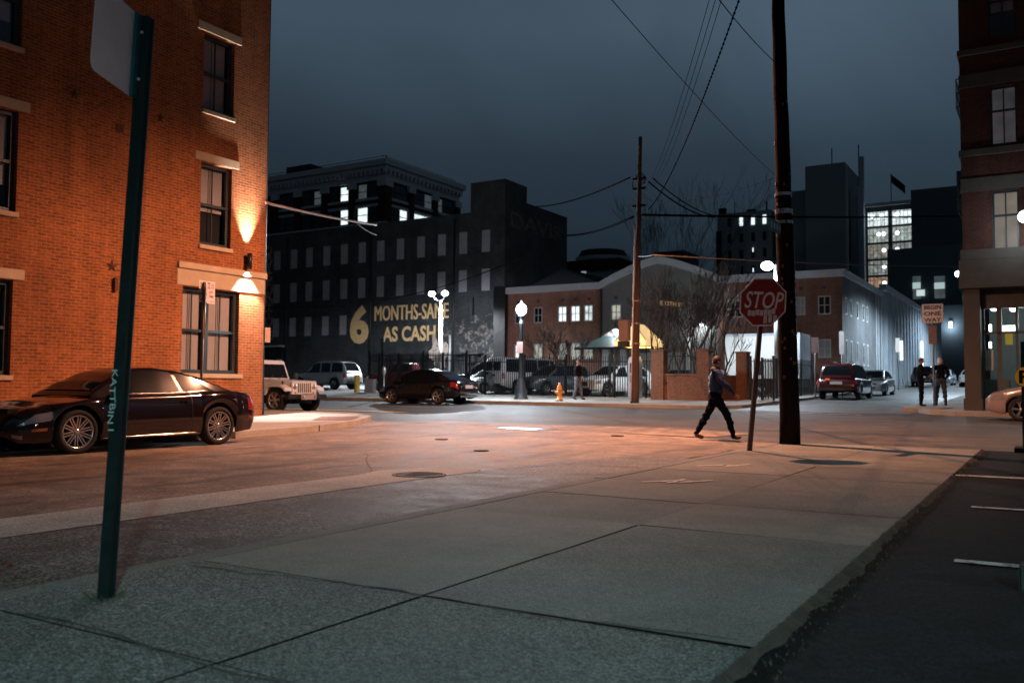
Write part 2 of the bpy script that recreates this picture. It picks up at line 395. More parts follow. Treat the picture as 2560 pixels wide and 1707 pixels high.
# near pavement: slabs with open joints, each at its own height
mb = MB(); R.seed(3)
js = [-6.2, -4.8, -3.4, -2.0, -.4, .9, 2.28, 3.54, 4.86, 6.2, 7.65, 9.1, 10.6, 12.1, 13.75, 15.3, 17.05]
for i in range(len(js) - 1):
    a, b = js[i] + .006, js[i + 1] - .006
    for (v0, v1) in ((1.02, 2.638), (2.644, 4.25)):
        z = .035 + R.uniform(-.003, .003); t = R.uniform(-.003, .003)
        worn = 1 if b < 3.6 else (2 if (v0 > 2 and i in (7, 8, 10, 12)) or (v0 < 2 and i in (9, 13)) else 0)
        x0, x1 = -v1 + .002, -v0 - .002
        if v0 < 2: x1 = -v0
        mb.add([(x0, a, z), (x1, a, z + t), (x1, b, z + t + .001), (x0, b, z)], [(0, 1, 2, 3)], worn)
        mb.add([(x0, a, z), (x0, b, z), (x0, b, z - .03), (x0, a, z - .03)], [(0, 1, 2, 3)], worn)
        mb.add([(x0, b, z), (x1, b, z + t + .001), (x1, b, 0), (x0, b, 0)], [(0, 1, 2, 3)], worn)
mb.sb(4.27, 4.43, -6.2, 3.53, -.02, .036, 0); mb.sb(4.27, 4.43, 3.545, 9.09, -.02, .034, 0); mb.sb(4.27, 4.43, 9.11, 16.4, -.02, .036, 0)
struct('pavement', mb, [M_conc, M_conc2, M_conc3])
mb = MB(); mb.add([(-4.27, -6.2, .009), (-1.0, -6.2, .009), (-1.0, 17.05, .009), (-4.27, 17.05, .009)], [(0, 1, 2, 3)]); struct('pavement_bed', mb, M_joint)
# dirt and broken asphalt between the pavement and the dark lot
mb = MB(); rows = []
R.seed(11)
s = -5.
L_, M_, R_ = [], [], []
while s < 17.2:
    w0 = .012 + .012 * R.random() + .012 * math.sin(s * 2.1) + .014 * math.sin(s * 7.3 + 1) * math.sin(s * 3.1) + .01 * math.sin(s * 17); w1 = .05 + .012 * R.random() + .02 * math.sin(s * 1.3 + 1) + .02 * math.sin(s * 6.1) * math.sin(s * 2.7) + .01 * math.sin(s * 15 + 2)
    L_.append((-(1.022 + w0 * .4), s, .037)); M_.append((-(1.02 - w0 * .3), s, .040 + .006 * R.random())); R_.append((-(1.02 - w1), s, .012)); s += .03
mb.grid([L_, M_, R_], smooth=False); struct('dirt', mb, M_dirt)
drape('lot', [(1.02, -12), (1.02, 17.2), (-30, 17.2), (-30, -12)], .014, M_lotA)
# left corner pavement with kerb
drape('pavement', [(14.2, -30), (14.2, 10.9), (13.7, 12.0), (14.35, 15.0), (15.4, 17.5), (16.7, 19.6), (18.4, 20.7), (22, 21.0), (60, 21.2), (60, 17.5), (24, 17.8), (24, -30)], .13, M_concL, .2)
# kerb stones along it
mb = MB(); pts = [(14.2, -20), (14.2, 10.9), (13.7, 12.0), (14.35, 15.0), (15.4, 17.5), (16.7, 19.6), (18.4, 20.7), (22, 21.0), (40, 21.1)]
for (a, b) in zip(pts[:-1], pts[1:]):
    A = Vector((-a[0], a[1], 0)); B = Vector((-b[0], b[1], 0)); L = (B - A).length; d = (B - A).normalized(); nn = Vector((-d.y, d.x, 0)); k = max(1, round(L / 2.2))
    for i in range(k):
        p = A + d * (L * i / k + .012); q = A + d * (L * (i + 1) / k - .012)
        dzz = R.uniform(-.006, .006) + .012
        vs = []
        for z in (-.08, 0):
            for pt, o_ in ((p, .035), (q, .035), (q, -.15), (p, -.15)):
                X = pt - nn * (-o_) if False else pt + nn * o_
                zz = GZ(-X.x, X.y) + .13 + dzz + z * 2
                vs.append((X.x, X.y, zz))
        mb.add(vs, [(3, 2, 1, 0), (4, 5, 6, 7), (0, 1, 5, 4), (1, 2, 6, 5), (2, 3, 7, 6), (3, 0, 4, 7)])
struct('kerb', mb, M_concL)
# ramp paving of small bricks at the corner
M_rampbrick = brickmat('ramp_brick', (.20, .10, .075), (.15, .08, .06), (.1, .09, .08), .2, .1, .01)
drape('ramp', [(15.55, 17.75), (16.75, 19.4), (17.6, 18.7), (16.5, 17.2)], .136, M_rampbrick)
# far side of the cross street
drape('pavement', [(9.95, 33.2), (10.4, 32.2), (11.3, 31.6), (70, 31.9), (70, 39.3), (12.2, 39.3), (9.95, 55), (9.95, 36)], .13, M_concF, .2)
drape('lot', [(12.4, 39.3), (70, 39.3), (70, 73), (11.2, 73), (11.2, 45)], .03, M_lotB)
drape('pavement', [(9.95, 55), (9.95, 120), (11.2, 120), (11.2, 55)], .12, M_concF, .15)
drape('pavement', [(3.9, 33.4), (3.4, 32.2), (2.6, 31.5), (-40, 31.3), (-40, 40), (2.45, 40), (2.45, 120), (3.9, 120)], .13, M_concF, .2)
drape('pavement', [(4.45, 33.6), (3.2, 33.6), (3.0, 35.4), (3.3, 37.5), (4.6, 37.8)], .15, M_concF, .2)
# far kerb edge, a worn lighter stone
mb = MB()
for i in range(24):
    a = 11.6 + i * 2.4; mb.sb(a, a + 2.38, 31.60, 31.74, GZ(a, 31.7) + .0, GZ(a + 1.2, 31.7) + .138)
struct('kerb', mb, M_concF)
# markings
def worn_paint0(name, col, under):
    m, n, b = _new(name); v = _mapn(n, 'Object', 1); f = _noise(n, v, 14, 8, .8)
    n.links.new(_mix(n, _rng(n, f, .40, .52, 0, 1), under, col), b.inputs['Base Color']); b.inputs['Roughness'].default_value = .8; return m
M_yel = mat('road_paint_yellow', (.55, .36, .10), .7, var=.35, scale=8)
M_wht = worn_paint0('road_paint_white', (.50, .52, .55), (.05, .05, .055))
mb = MB()
drape(None, [(18.6, 23.66), (34, 23.9), (34, 24.3), (18.6, 24.05)], .016, M_yel, mb=mb)
struct('road_marking', mb, M_yel)
mb = MB()
drape(None, [(1.0, 11.95), (-6, 12.3), (-6, 12.52), (1.0, 12.15)], .022, None, mb=mb)
drape(None, [(.62, 8.85), (-6, 9.15), (-6, 9.25), (.62, 8.96)], .022, None, mb=mb)
drape(None, [(.52, 6.02), (-6, 6.3), (-6, 6.42), (.52, 6.12)], .022, None, mb=mb)
struct('lot_marking', mb, M_wht)
mb = MB()
drape(None, [(5.2, 30.2), (9.6, 30.6), (9.6, 30.75), (5.2, 30.4)], .014, None, mb=mb)
struct('road_marking', mb, M_wht)
# survey paint sprayed on the slabs
M_spray = mat('spray_paint', (.55, .50, .46), .8, var=.5, scale=30)
mb = MB()
def stroke(pts, w, z=.0415):
    for (a, b) in zip(pts[:-1], pts[1:]):
        A = Vector((-a[0], a[1], z)); B = Vector((-b[0], b[1], z)); d = (B - A).normalized(); n_ = Vector((-d.y, d.x, 0)) * w / 2
        mb.add([A - n_, B - n_, B + n_, A + n_], [(0, 1, 2, 3)])
stroke([(3.78, 8.95), (3.55, 9.3), (3.35, 9.35)], .07); stroke([(3.62, 9.12), (3.42, 9.12), (3.2, 9.55)], .06, .0423); stroke([(3.5, 9.0), (3.5, 9.5)], .05, .0431)
stroke([(3.95, 11.2), (3.7, 11.55), (3.5, 11.5)], .08); stroke([(3.62, 11.3), (3.45, 11.85)], .06, .0423)
struct('pavement_marking', mb, M_spray)
# stray cracks that show clearly, and one broad dark streak
mb = MB()
def crack(pts, w, z):
    pts2 = []
    for (a, b) in zip(pts[:-1], pts[1:]):
        for k in range(6):
            t = k / 6; pts2.append((a[0] + (b[0] - a[0]) * t + R.uniform(-.03, .03), a[1] + (b[1] - a[1]) * t + R.uniform(-.03, .03)))
    pts2.append(pts[-1]); l_, r_ = [], []
    for i, p in enumerate(pts2):
        q = pts2[min(i + 1, len(pts2) - 1)]; o = pts2[max(i - 1, 0)]; d = Vector((-(q[0] - o[0]), q[1] - o[1], 0)).normalized(); n_ = Vector((-d.y, d.x, 0)) * w * R.uniform(.3, 1)
        c = Vector((-p[0], p[1], z)); l_.append(c - n_); r_.append(c + n_)
    mb.grid([l_, r_], smooth=False)
crack([(9.2, 10.8), (7.0, 8.3)], .012, .010); crack([(5.95, 6.6), (5.2, 7.5), (4.55, 8.1)], .009, .0145); crack([(6.0, 9.6), (5.6, 10.8), (5.3, 11.6)], .010, .0145)
crack([(4.15, 3.4), (3.4, 3.5), (2.7, 3.55), (1.9, 3.5), (1.1, 3.6)], .010, .0405); crack([(3.9, 2.32), (2.6, 2.25), (1.7, 2.2)], .009, .0405)
crack([(9, 17.5), (12, 18.3), (15, 18.2)], .03, GZ(12, 18) + .012); crack([(4.6, 12.6), (4.52, 13.6), (4.6, 14.8)], .07, .0145)  # the last one is a broad dark streak near the kerb
struct('crack_and_streak', mb, M_joint)
# puddle and iron covers
M_wet = mat('puddle_water', (.05, .05, .052), .30, 0, 0, spec=1.0, bump=.25, bscale=30)
mb = MB(); pl = []
for k in range(28):
    an = 2 * math.pi * k / 28; r = 1 + .16 * math.sin(3 * an + 1) + .1 * math.sin(5 * an)
    pl.append((10.75 + .75 * r * math.cos(an), 18.55 + .34 * r * math.sin(an)))
drape(None, pl, .0135, None, mb=mb); struct('puddle', mb, M_wet)
M_iron = mat('cast_iron', (.035, .033, .032), .85, .1, .2, 20, bump=.6, bscale=60)
for (v, s, r, lab) in ((6.35, 8.4, .32, 'round iron manhole cover in the pale gutter band of the road'), (10.2, 14.2, .13, 'small round iron valve cover out in the orange lit road'), (7.9, 12.1, .12, 'small dark valve cover nearer the pavement corner'), (7.9, 17.4, .14, 'little iron cover at the edge of the cross street')):
    mb = MB(); mb.lathe([(0.001, .019), (r * .86, .019), (r * .88, .014), (r * .93, .014), (r * .95, .021), (r, .019), (r, .0)], (-v, s, GZ(v, s)), 28, smooth=False)
    for k in range(5):
        w_ = r * (.25 + .1 * k); mb.box(-v - w_, -v + w_, s - .55 * r + k * r * .27, s - .55 * r + k * r * .27 + .02, GZ(v, s) + .018, GZ(v, s) + .023)
    single(mb, 'manhole_cover', M_iron, lab, 'manhole cover', v, s)
# weeds and grit along the ragged edge
mb = MB(); R.seed(5)
for i in range(1500):
    s = R.uniform(-1, 17); v = 1.0 + R.gauss(-.08, .06); z = .03
    if R.random() < .5:
        h = R.uniform(.006, .022); a = R.uniform(0, 6.28); lx, ly = math.cos(a) * h * .8, math.sin(a) * h * .8
        mb.add([(-v, s, z), (-v + .006, s + .004, z), (-v + lx, s + ly, z + h)], [(0, 1, 2)])
    else:
        r = R.uniform(.002, .007); mb.add([(-v - r, s, z), (-v + r, s - r, z), (-v, s + r, z), (-v, s, z + r * 1.4)], [(0, 1, 3), (1, 2, 3), (2, 0, 3)])
o = mb.build('weeds', mat('weed', (.05, .05, .03), .9), None, org=(0, 0, 0)); o.rotation_euler = (0, 0, TH); tag(o, 'dark grit and weeds along the ragged pavement edge', 'weeds', kind='stuff')
# ------------------------------------------------------------------ left brick building
M_brick = brickmat('orange_brick', (.28, .088, .026), (.17, .052, .016), (.32, .15, .068), bump=.9, big=.26)
M_stone = mat('limestone', (.40, .31, .215), .85, var=.14, scale=2, bump=.25, bscale=25)
M_frame = mat('dark_window_frame', (.022, .035, .045), .45, var=.1)
M_blind = mat('window_blind', (.50, .43, .42), .8, var=.05, scale=1)
M_glassclear = None
def clearglass(name, tint=(.9, .95, 1), refl=.5):
    m = bpy.data.materials.new(name); m.use_nodes = True; n = m.node_tree; n.nodes.clear()
    o = n.nodes.new('ShaderNodeOutputMaterial'); t = n.nodes.new('ShaderNodeBsdfTransparent'); t.inputs[0].default_value = (*tint, 1)
    g = n.nodes.new('ShaderNodeBsdfGlossy'); g.inputs['Roughness'].default_value = .03; x = n.nodes.new('ShaderNodeMixShader')
    l = n.nodes.new('ShaderNodeLayerWeight'); l.inputs[0].default_value = refl
    n.links.new(_rng(n, l.outputs['Fresnel'], 0, 1, .04, .9), x.inputs[0]); n.links.new(t.outputs[0], x.inputs[1]); n.links.new(g.outputs[0], x.inputs[2]); n.links.new(x.outputs[0], o.inputs[0])
    MATS[name] = m; return m
M_pane = clearglass('window_glass', (.8, .86, .9), .25)
M_dark = mat('dark_interior', (.012, .012, .014), .9, var=0)
V0 = 19.43
B1 = thing('brick_building', 'tall orange brick building with stone lintels on the left street corner', 'building', V0, 18.2)
holes = []
for (s0, s1) in ((15.87, 16.92), (9.85, 10.92), (4.2, 5.3), (-1.2, -.1)):
    for (z0, z1) in ((1.22, 3.30), (4.80, 7.05), (8.48, 10.6), (12.0, 14.1)):
        if s0 > 15 and z0 < 2: continue
        holes.append((s0, s1, z0, z1))
big = (15.38, 17.28, 1.34, 3.63)
mb = MB(); wall_holes(mb, 'v', V0, -12, 18.2, -.1, 16.5, holes + [big], .34)
mb.sb(V0, 34, 18.199, 18.2, -.1, 16.5); mb.sb(V0, 34, -12, -11.99, -.1, 16.5)
mb.build('wall', M_brick, B1)
mb = MB(); mb.sb(V0 - .0, 34, -12, 18.2, 16.5, 16.6); mb.sb(33.9, 34, -12, 18.2, 0, 16.5); mb.build('roof', M_dark, B1)
mb = MB(); mb.sb(V0 - .35, V0 + .1, -12, 18.5, 16.6, 17.1); mb.build('cornice', M_stone, B1)
def sash_window(par, s0, s1, z0, z1, blind_to=.0, pairs=True, name='window'):
    fm = MB(); d = .13
    pb(fm, 'v', V0, s0, s0 + .09, z0, z1, d, d + .12); pb(fm, 'v', V0, s1 - .09, s1, z0, z1, d, d + .12)
    pb(fm, 'v', V0, s0 + .09, s1 - .09, z1 - .1, z1, d, d + .12); pb(fm, 'v', V0, s0 + .09, s1 - .09, z0, z0 + .1, d, d + .12)
    zm = (z0 + z1) / 2
    pb(fm, 'v', V0, s0 + .09, s1 - .09, zm - .035, zm + .035, d + .01, d + .1)
    sc_ = (s0 + s1) / 2
    pb(fm, 'v', V0, sc_ - .012, sc_ + .012, z0 + .1, zm - .035, d + .04, d + .07); pb(fm, 'v', V0, sc_ - .012, sc_ + .012, zm + .035, z1 - .1, d + .04, d + .07)
    w = fm.build(name, M_frame, par)
    g = MB(); pq(g, 'v', V0, s0 + .09, s1 - .09, z0 + .1, z1 - .1, d + .075); g.build('pane', M_pane, w)
    bl = MB(); zb = z0 + .1 + (z1 - z0 - .2) * blind_to
    k = 3 if pairs else 1; ww = (s1 - s0 - .2) / k
    edges = [s0 + .1, sc_ - .07, sc_ + .045, s1 - .12]
    for a, b_ in zip(edges[:-1], edges[1:]):
        pb(bl, 'v', V0, a + .012, b_ - .012, zb, z1 - .1, d + .13, d + .14)
    bl.build('blind', M_blind, w)
    bk = MB(); pq(bk, 'v', V0, s0, s1, z0, z1, .335); bk.build('dark_room', M_dark, w)
    return w
for h in holes: sash_window(B1, *h, blind_to=(.0 if h[2] > 7 else .42) if h[0] > 15 else .25)
# wide ground floor window of two sashes
sash_window(B1, 15.38, 16.24, 1.34, 3.63); sash_window(B1, 16.24, 17.28, 1.34, 3.63)
ln = MB()
for (s0, s1, z0, z1) in holes:
    l = MB(); pb(l, 'v', V0, s0 - .22, s1 + .24, z1 + .02, z1 + .25, -.03, .1); l.build('lintel', M_stone, B1, bevel=.008)
    l = MB(); pb(l, 'v', V0, s0 - .03, s1 + .05, z0 - .11, z0, -.06, .13); l.build('sill', M_stone, B1, bevel=.008)
l = MB(); pb(l, 'v', V0, 15.33, 17.42, 1.22, 1.34, -.06, .13); l.build('sill', M_stone, B1, bevel=.008)
l = MB(); pb(l, 'v', V0, 15.18, 18.203, 3.65, 4.09, -.02, .1); pb(l, 'v', V0, 15.19, 18.24, 4.093, 4.26, -.07, .1); l.build('stone_band', M_stone, B1, bevel=.008)
# iron tie plates
M_rust = mat('rusted_iron', (.10, .045, .025), .8, .3, .3, 12)
def star(s, z, r):
    l = MB(); f = fr('v', V0); pts = []
    for k in range(10):
        a = math.pi / 2 + k * math.pi / 5; q = r if k % 2 == 0 else r * .42; pts.append((s + q * math.cos(a), z + q * math.sin(a)))
    vs = [f(a, b, -.012) for a, b in pts] + [f(s, z, -.06)]
    l.add(vs, [(i, (i + 1) % 10, 10) for i in range(10)]); l.build('star_anchor', M_rust, B1)
star(12.2, 7.8, .15); star(14.55, 7.86, .14); star(13.3, 3.9, .17)
l = MB(); pb(l, 'v', V0, 13.3, 13.5, 7.22, 7.4, -.02, .0); l.build('anchor_plate', M_rust, B1)
l = MB(); pb(l, 'v', V0, 13.34, 13.42, 3.3, 3.62, -.09, .0); l.build('wall_bracket', M_rust, B1)
# dark drain pipe on the far corner
l = MB(); l.tube([(-(V0 + .12), 18.27, .1), (-(V0 + .12), 18.27, 16)], .06, 8); l.build('drain_pipe', M_frame, B1)
# wall lamp throwing light up and down
WL = thing('wall_lamp', 'dark up-and-down cylinder lamp glowing on the brick building corner', 'lamp', V0 - .16, 17.48, 4.53)
l = MB(); l.lathe([(.001, 4.335), (.055, 4.335), (.055, 4.31), (.07, 4.31), (.07, 4.75), (.055, 4.75), (.055, 4.725), (.001, 4.725)], (-(V0 - .16), 17.48, 0), 20); l.sb(V0 - .09, V0 - .0, 17.42, 17.54, 4.44, 4.62)
l.build('housing', mat('lamp_black', (.02, .018, .018), .4, .5), WL)
for zz in (4.333, 4.727):
    l = MB(); l.lathe([(.001, zz), (.05, zz + .0001)], (-(V0 - .16), 17.48, 0), 16); l.build('lens', emis('lamp_warm_lens', (1, .8, .62), 9), WL)
x_, y_, _z = wpt(V0 - .16, 17.48); WC = (1, .88, .80)
lamp('lamp_light', 'SPOT', (x_, y_, 4.29), 2300, WC, WL, .03, 86, .6)
lamp('lamp_light', 'SPOT', (x_, y_, 4.77), 3600, WC, WL, .03, 56, 1.0, (math.pi, 0, 0))
# helpers giving wall coordinates for points read off the photograph (enlarged crops)
def wS(px, py, S): r = pray(px, py); t = S / (.518 * r[0] + .855 * r[1]); return (-.855 * r[0] * t + .518 * r[1] * t, CAMH + r[2] * t)
def wV(px, py, V): r = pray(px, py); t = V / (-.855 * r[0] + .518 * r[1]); return (.518 * r[0] * t + .855 * r[1] * t, CAMH + r[2] * t)
c3 = lambda x, y: (640 + x / 3.015, 380 + y / 3.015)
c5 = lambda x, y: (1240 + x / 3.136, 560 + y / 3.136)
c6 = lambda x, y: (1700 + x / 3.36, 380 + y / 3.36)
c7 = lambda x, y: (1700 + x / 2.735, 640 + y / 2.735)
c9 = lambda x, y: (1380 + x / 6.534, 620 + y / 6.534)

# ------------------------------------------------------------------ black painted warehouse
def peel(n, uv, c):
    sp = n.nodes.new('ShaderNodeSeparateXYZ'); n.links.new(uv, sp.inputs[0])
    f = _noise(n, uv, 1.3, 10, .78)
    hz = _rng(n, sp.outputs[1], 5.5, 9.0, 1, 0); hx = _rng(n, sp.outputs[0], -19, -3, 0, 1)
    k = n.nodes.new('ShaderNodeMath'); k.operation = 'MULTIPLY'; n.links.new(hz, k.inputs[0]); n.links.new(hx, k.inputs[1])
    a = n.nodes.new('ShaderNodeMath'); a.operation = 'MULTIPLY_ADD'; n.links.new(k.outputs[0], a.inputs[0]); a.inputs[1].default_value = .16; n.links.new(f, a.inputs[2])
    c = _mix(n, _rng(n, a.outputs[0], .66, .72, 0, .6), c, (.30, .25, .22))
    fl = _noise(n, uv, 5.5, 6, .8); a2 = n.nodes.new('ShaderNodeMath'); a2.operation = 'MULTIPLY_ADD'; n.links.new(hz, a2.inputs[0]); a2.inputs[1].default_value = .07; n.links.new(fl, a2.inputs[2])
    c = _mix(n, _rng(n, a2.outputs[0], .70, .74, 0, .6), c, (.26, .25, .23))
    g = _noise(n, uv, .28, 4, .6)
    c = _mix(n, _rng(n, g, .5, .62, 0, .3), c, (.07, .085, .095))
    return c
M_bbrick = brickmat('black_painted_brick', (.034, .036, .040), (.010, .012, .014), (.06, .062, .066), .24, .085, .012, bump=.7, rough=.8, big=.4, peel=peel)
def worn_paint(name, col, under, lo=.42, hi=.56, sc=3.0):
    m, n, b = _new(name); v = _mapn(n, 'Object', 1); f = _noise(n, v, sc, 8, .75)
    n.links.new(_mix(n, _rng(n, f, lo, hi, 0, 1), under, col), b.inputs['Base Color']); b.inputs['Roughness'].default_value = .8; MATS[name] = m; return m
M_board = mat('grey_window_board', (.30, .29, .31), .8, var=.16, scale=1.3)
M_sign_y = worn_paint('faded_yellow_paint', (.80, .52, .25), (.22, .16, .10), .24, .46, 2.6)
M_sign_y2 = worn_paint('very_faded_yellow_paint', (.36, .25, .13), (.04, .035, .03), .40, .55, 2.)
M_sign_w = worn_paint('ghost_sign_paint', (.12, .09, .085), (.03, .03, .03), .42, .56, 1.6)
S0, VB = 73., 45.12
BB = thing('warehouse', 'long black painted brick warehouse with boarded windows and faded furniture shop lettering', 'building', VB, S0)
hb = []
wv = [75.97, 73.31, 70.95, 68.34, 65.77, 63.22, 60.65, 58.02, 55.32, 52.68, 50.06, 47.34]
for i, v in enumerate(wv):
    hw = .56 - .004 * i
    hb.append((v - hw, v + hw, 14.22, 16.42)); hb.append((v - hw, v + hw, 10.40, 12.58))
    if i < 5: hb.append((v - hw, v + hw, 6.5, 8.62))
mb = MB(); wall_holes(mb, 's', S0, VB, 79.5, .5, 18.05, hb, .18)
mb.sb(VB, VB + .01, 73.001, 86, .5, 19.6); mb.sb(VB + .01, 79.5, 73.2, 86, 17.4, 17.5)
mb.sb(VB, 79.5, 72.98, 73.25, 18.05, 18.3); mb.build('wall', M_bbrick, BB)
mb = MB(); mb.sb(VB - .005, 49.14, 72.97, 77.2, 17.0, 21.25); mb.build('roof_tower', M_bbrick, BB)
for h in hb:
    mb = MB(); pb(mb, 's', S0, h[0], h[1], h[2], h[3], .1, .14); mb.build('boarded_window', M_board, BB)
M_pipe = mat('black_pipe', (.012, .012, .014), .5)
for v in (74.22, 61.87, 51.03):
    mb = MB(); mb.tube([(-v, 72.9, .6), (-v, 72.9, 17.8)], .09, 8); mb.build('down_pipe', M_pipe, BB)
for v, z0, z1 in ((48.7, 8.0, 9.8), (60.1, 4.0, 6.0)):
    mb = MB(); mb.sb(v - .07, v + .07, 72.8, 72.99, z0, z1); mb.build('vent_pipe', M_pipe, BB)
def stext(name, s, v0, v1, z0, z1, mats, S=S0, par=None, off=.02, plane='s', pr=.006):
    t = MB(); t.text(s, 1, lambda x, y, d: (x, y, d), off=off, depth=.0)
    xs = [p[0] for p in t.v]; ys = [p[1] for p in t.v]; a, b, c, d_ = min(xs), max(xs), min(ys), max(ys)
    m = MB(); f = fr(plane, S)
    def g(p):
        u = (p[0] - a) / (b - a); w_ = (p[1] - c) / (d_ - c)
        return f(v0 + (v1 - v0) * u, z0 + (z1 - z0) * w_, -pr)
    m.add([g(p) for p in t.v], t.f); return m.build(name, mats, par)
stext('painted_numeral', '6', 64.78, 62.1, 5.45, 9.66, M_sign_y, par=BB, off=.045)
for dv_, pr_ in ((.05, .005), (-.05, .009), (0, .013)): stext('painted_words', 'MONTHS-SAME', 61.3 + dv_, 51.75 + dv_, 7.85, 9.42, M_sign_y, par=BB, off=0, pr=pr_)
stext('painted_words', 'AS CASH', 60.2, 53.3, 5.6, 7.2, M_sign_y, par=BB, off=.03)
stext('painted_name', 'DAVIS', 73.9, 84.6, 16.7, 18.3, M_sign_w, S=VB, par=BB, off=.03, plane='v')
ys = [745, 795, 850, 895, 937, 1000, 1045, 1090, 1140, 1182, 1227, 1278, 1330, 1380]
for ch, y in zip('DAVISFURNITURE', ys):
    v, z = wS(*c3(98, y), S0); hw = .62 if ch != 'I' else .14
    stext('painted_letter', ch, v + hw, v - hw, z - .52, z + .52, M_sign_y2, par=BB, off=.03)
# garage opening with pale columns under it, far left
mb = MB(); mb.sb(74.6, 78.9, 72.7, 72.98, .8, 5.6); mb.build('garage_opening', mat('garage_black', (.006, .008, .008), .6), BB)
mb = MB(); mb.sb(74.6, 75.2, 72.55, 72.72, 1.2, 3.9); mb.sb(78.2, 78.9, 72.55, 72.72, 1.2, 4.2); mb.build('pale_panel', mat('pale_panel', (.35, .42, .38), .6), BB)
mb = MB(); mb.sb(75.4, 76.7, 72.62, 72.72, 2.1, 2.3); mb.sb(77.0, 78.0, 72.62, 72.72, 2.1, 2.3); mb.sb(74.3, 79, 72.2, 72.9, 5.3, 5.5); mb.build('ledge', mat('pale_ledge', (.3, .32, .33), .6), BB)
# tan plaster patch and a cabinet against the wall
M_tan = worn_paint('tan_plaster', (.55, .44, .38), (.10, .09, .09), .38, .46, 1.4)
mb = MB(); R.seed(2); pl = []
for k in range(30):
    a = 2 * math.pi * k / 30; r = 1 + .22 * math.sin(3 * a) + .18 * math.sin(7 * a + 1) + R.uniform(-.12, .12); pl.append((52.9 + .95 * r * math.cos(a), 3.9 + 2.3 * r * math.sin(a)))
f_ = fr('s', S0); mb.add([f_(a, z, -.006) for a, z in pl], [tuple(range(30))]); mb.build('bare_plaster_patch', M_tan, BB)
mb = MB(); mb.tube([(-51.3, 72.7, .8), (-51.3, 72.7, 6.1)], .11, 8); mb.build('white_pipe', mat('white_pipe', (.6, .6, .6), .5), BB)
mb = MB(); mb.sb(47.9, 49.6, 72.3, 72.95, 2.2, 2.9); mb.sb(48.2, 49.4, 72.4, 72.95, 3.3, 4.0); mb.sb(47.4, 50.4, 71.9, 72.95, 4.15, 4.25); mb.build('wall_machine', mat('machine_grey', (.06, .06, .065), .5), BB, bevel=.02)
# low dark outbuilding in front of its side wall
OB = thing('outbuilding', 'dark low outbuilding with a pitched roof beside the black warehouse', 'building', 40, 75)
mb = MB(); mb.sb(33.5, 44.9, 74, 85, .5, 9.6); mb.build('wall', mat('dark_render', (.02, .022, .026), .8), OB)
mb = MB(); mb.prism([(-45, 9.6), (-33.2, 9.6), (-39, 12.2)], lambda a, b, d: (a, d, b), 73.6, 85.1); mb.build('roof', mat('dark_roof', (.012, .014, .018), .9, spec=.1), OB)

# ------------------------------------------------------------------ old hotel with a bracketed cornice
M_hbrick = brickmat('dark_red_brick', (.065, .025, .022), (.045, .02, .018), (.04, .03, .03), .5, .2, .02, bump=.2)
M_terra = mat('grey_terracotta', (.55, .56, .57), .8, var=.15)
M_lit = emis('lit_window_cool', (.80, .93, .95), 1.1, .35, .9)
M_litdim = emis('lit_window_dim', (.35, .45, .48), .12, .3)
M_glassd = mat('dark_glass', (.012, .014, .018), .12, var=0)
SH, VH = 110., 90.8
HB = thing('hotel', 'old dark brick block with a pale bracketed cornice rising behind the warehouse', 'building', VH, SH)
s_far = wV(*c3(1515, 330), VH)[0]
mb = MB(); mb.sb(VH, 120, SH, SH + .01, 1.5, 35.0); mb.sb(VH, VH + .01, SH, s_far, 1.5, 35.0); mb.sb(VH, 120, SH, s_far, 34.9, 35); mb.build('wall', M_hbrick, HB)
mb = MB(); mb.sb(VH - 1.3, 119, SH - 1.3, s_far + 1, 36.2, 37.1); mb.sb(VH - .9, 119, SH - .9, s_far + .6, 35.5, 36.2); mb.sb(VH - .35, 119, SH - .35, s_far + .2, 34.0, 35.2)
k = VH - .8
while k < 118: mb.sb(k, k + .4, SH - .95, SH - .3, 34.9, 35.6); k += .95
k = SH - .8
while k < s_far: mb.sb(VH - .95, VH - .3, k, k + .4, 34.9, 35.6); k += 1.1
mb.build('cornice', M_terra, HB)
def hz_(c, x, y, plane):
    return (wS(*c3(x, y), SH) if plane == 's' else wV(*c3(x, y), VH))
pl_s = [wS(*c3(x, 300), SH)[0] for x in (155, 325, 525, 730, 958)]; pl_v = [wV(*c3(x, 300), VH)[0] for x in (992, 1165, 1345, 1515)]
for v in pl_s:
    mb = MB(); mb.sb(v - .7, v + .7, SH - .35, SH - .001, 1.5, 33.0); mb.build('pier', M_hbrick, HB)
    mb = MB(); mb.sb(v - .9, v + .9, SH - .5, SH - .001, 33.0, 34.1); mb.build('capital', M_terra, HB)
for s in pl_v:
    mb = MB(); mb.sb(VH - .35, VH - .001, s - .7, s + .7, 1.5, 33.0); mb.build('pier', M_hbrick, HB)
    mb = MB(); mb.sb(VH - .5, VH - .001, s - .9, s + .9, 33.0, 34.1); mb.build('capital', M_terra, HB)
ZC = lambda x, y: wS(*c3(x, y), SH)[1]
bands = [ZC(850, 215), ZC(850, 357), ZC(850, 405)]
mb = MB()
for z in bands:
    for a, b in zip(pl_s[1:], pl_s[:-1]): mb.sb(a + .72, b - .72, SH - .2, SH - .001, z - .25, z + .18)
    for a, b in zip(pl_v[:-1], pl_v[1:]): mb.sb(VH - .2, VH - .001, a + .72, b - .72, z - .25, z + .18)
mb.build('stone_course', M_terra, HB)
mb = MB(); mb.sb(VH - .5, 121, SH - .6, SH - .36, ZC(675, 585), ZC(675, 560)); mb.sb(VH - .5, VH - .36, SH - .6, s_far, ZC(675, 585), ZC(675, 560)); mb.build('string_course', M_terra, HB)
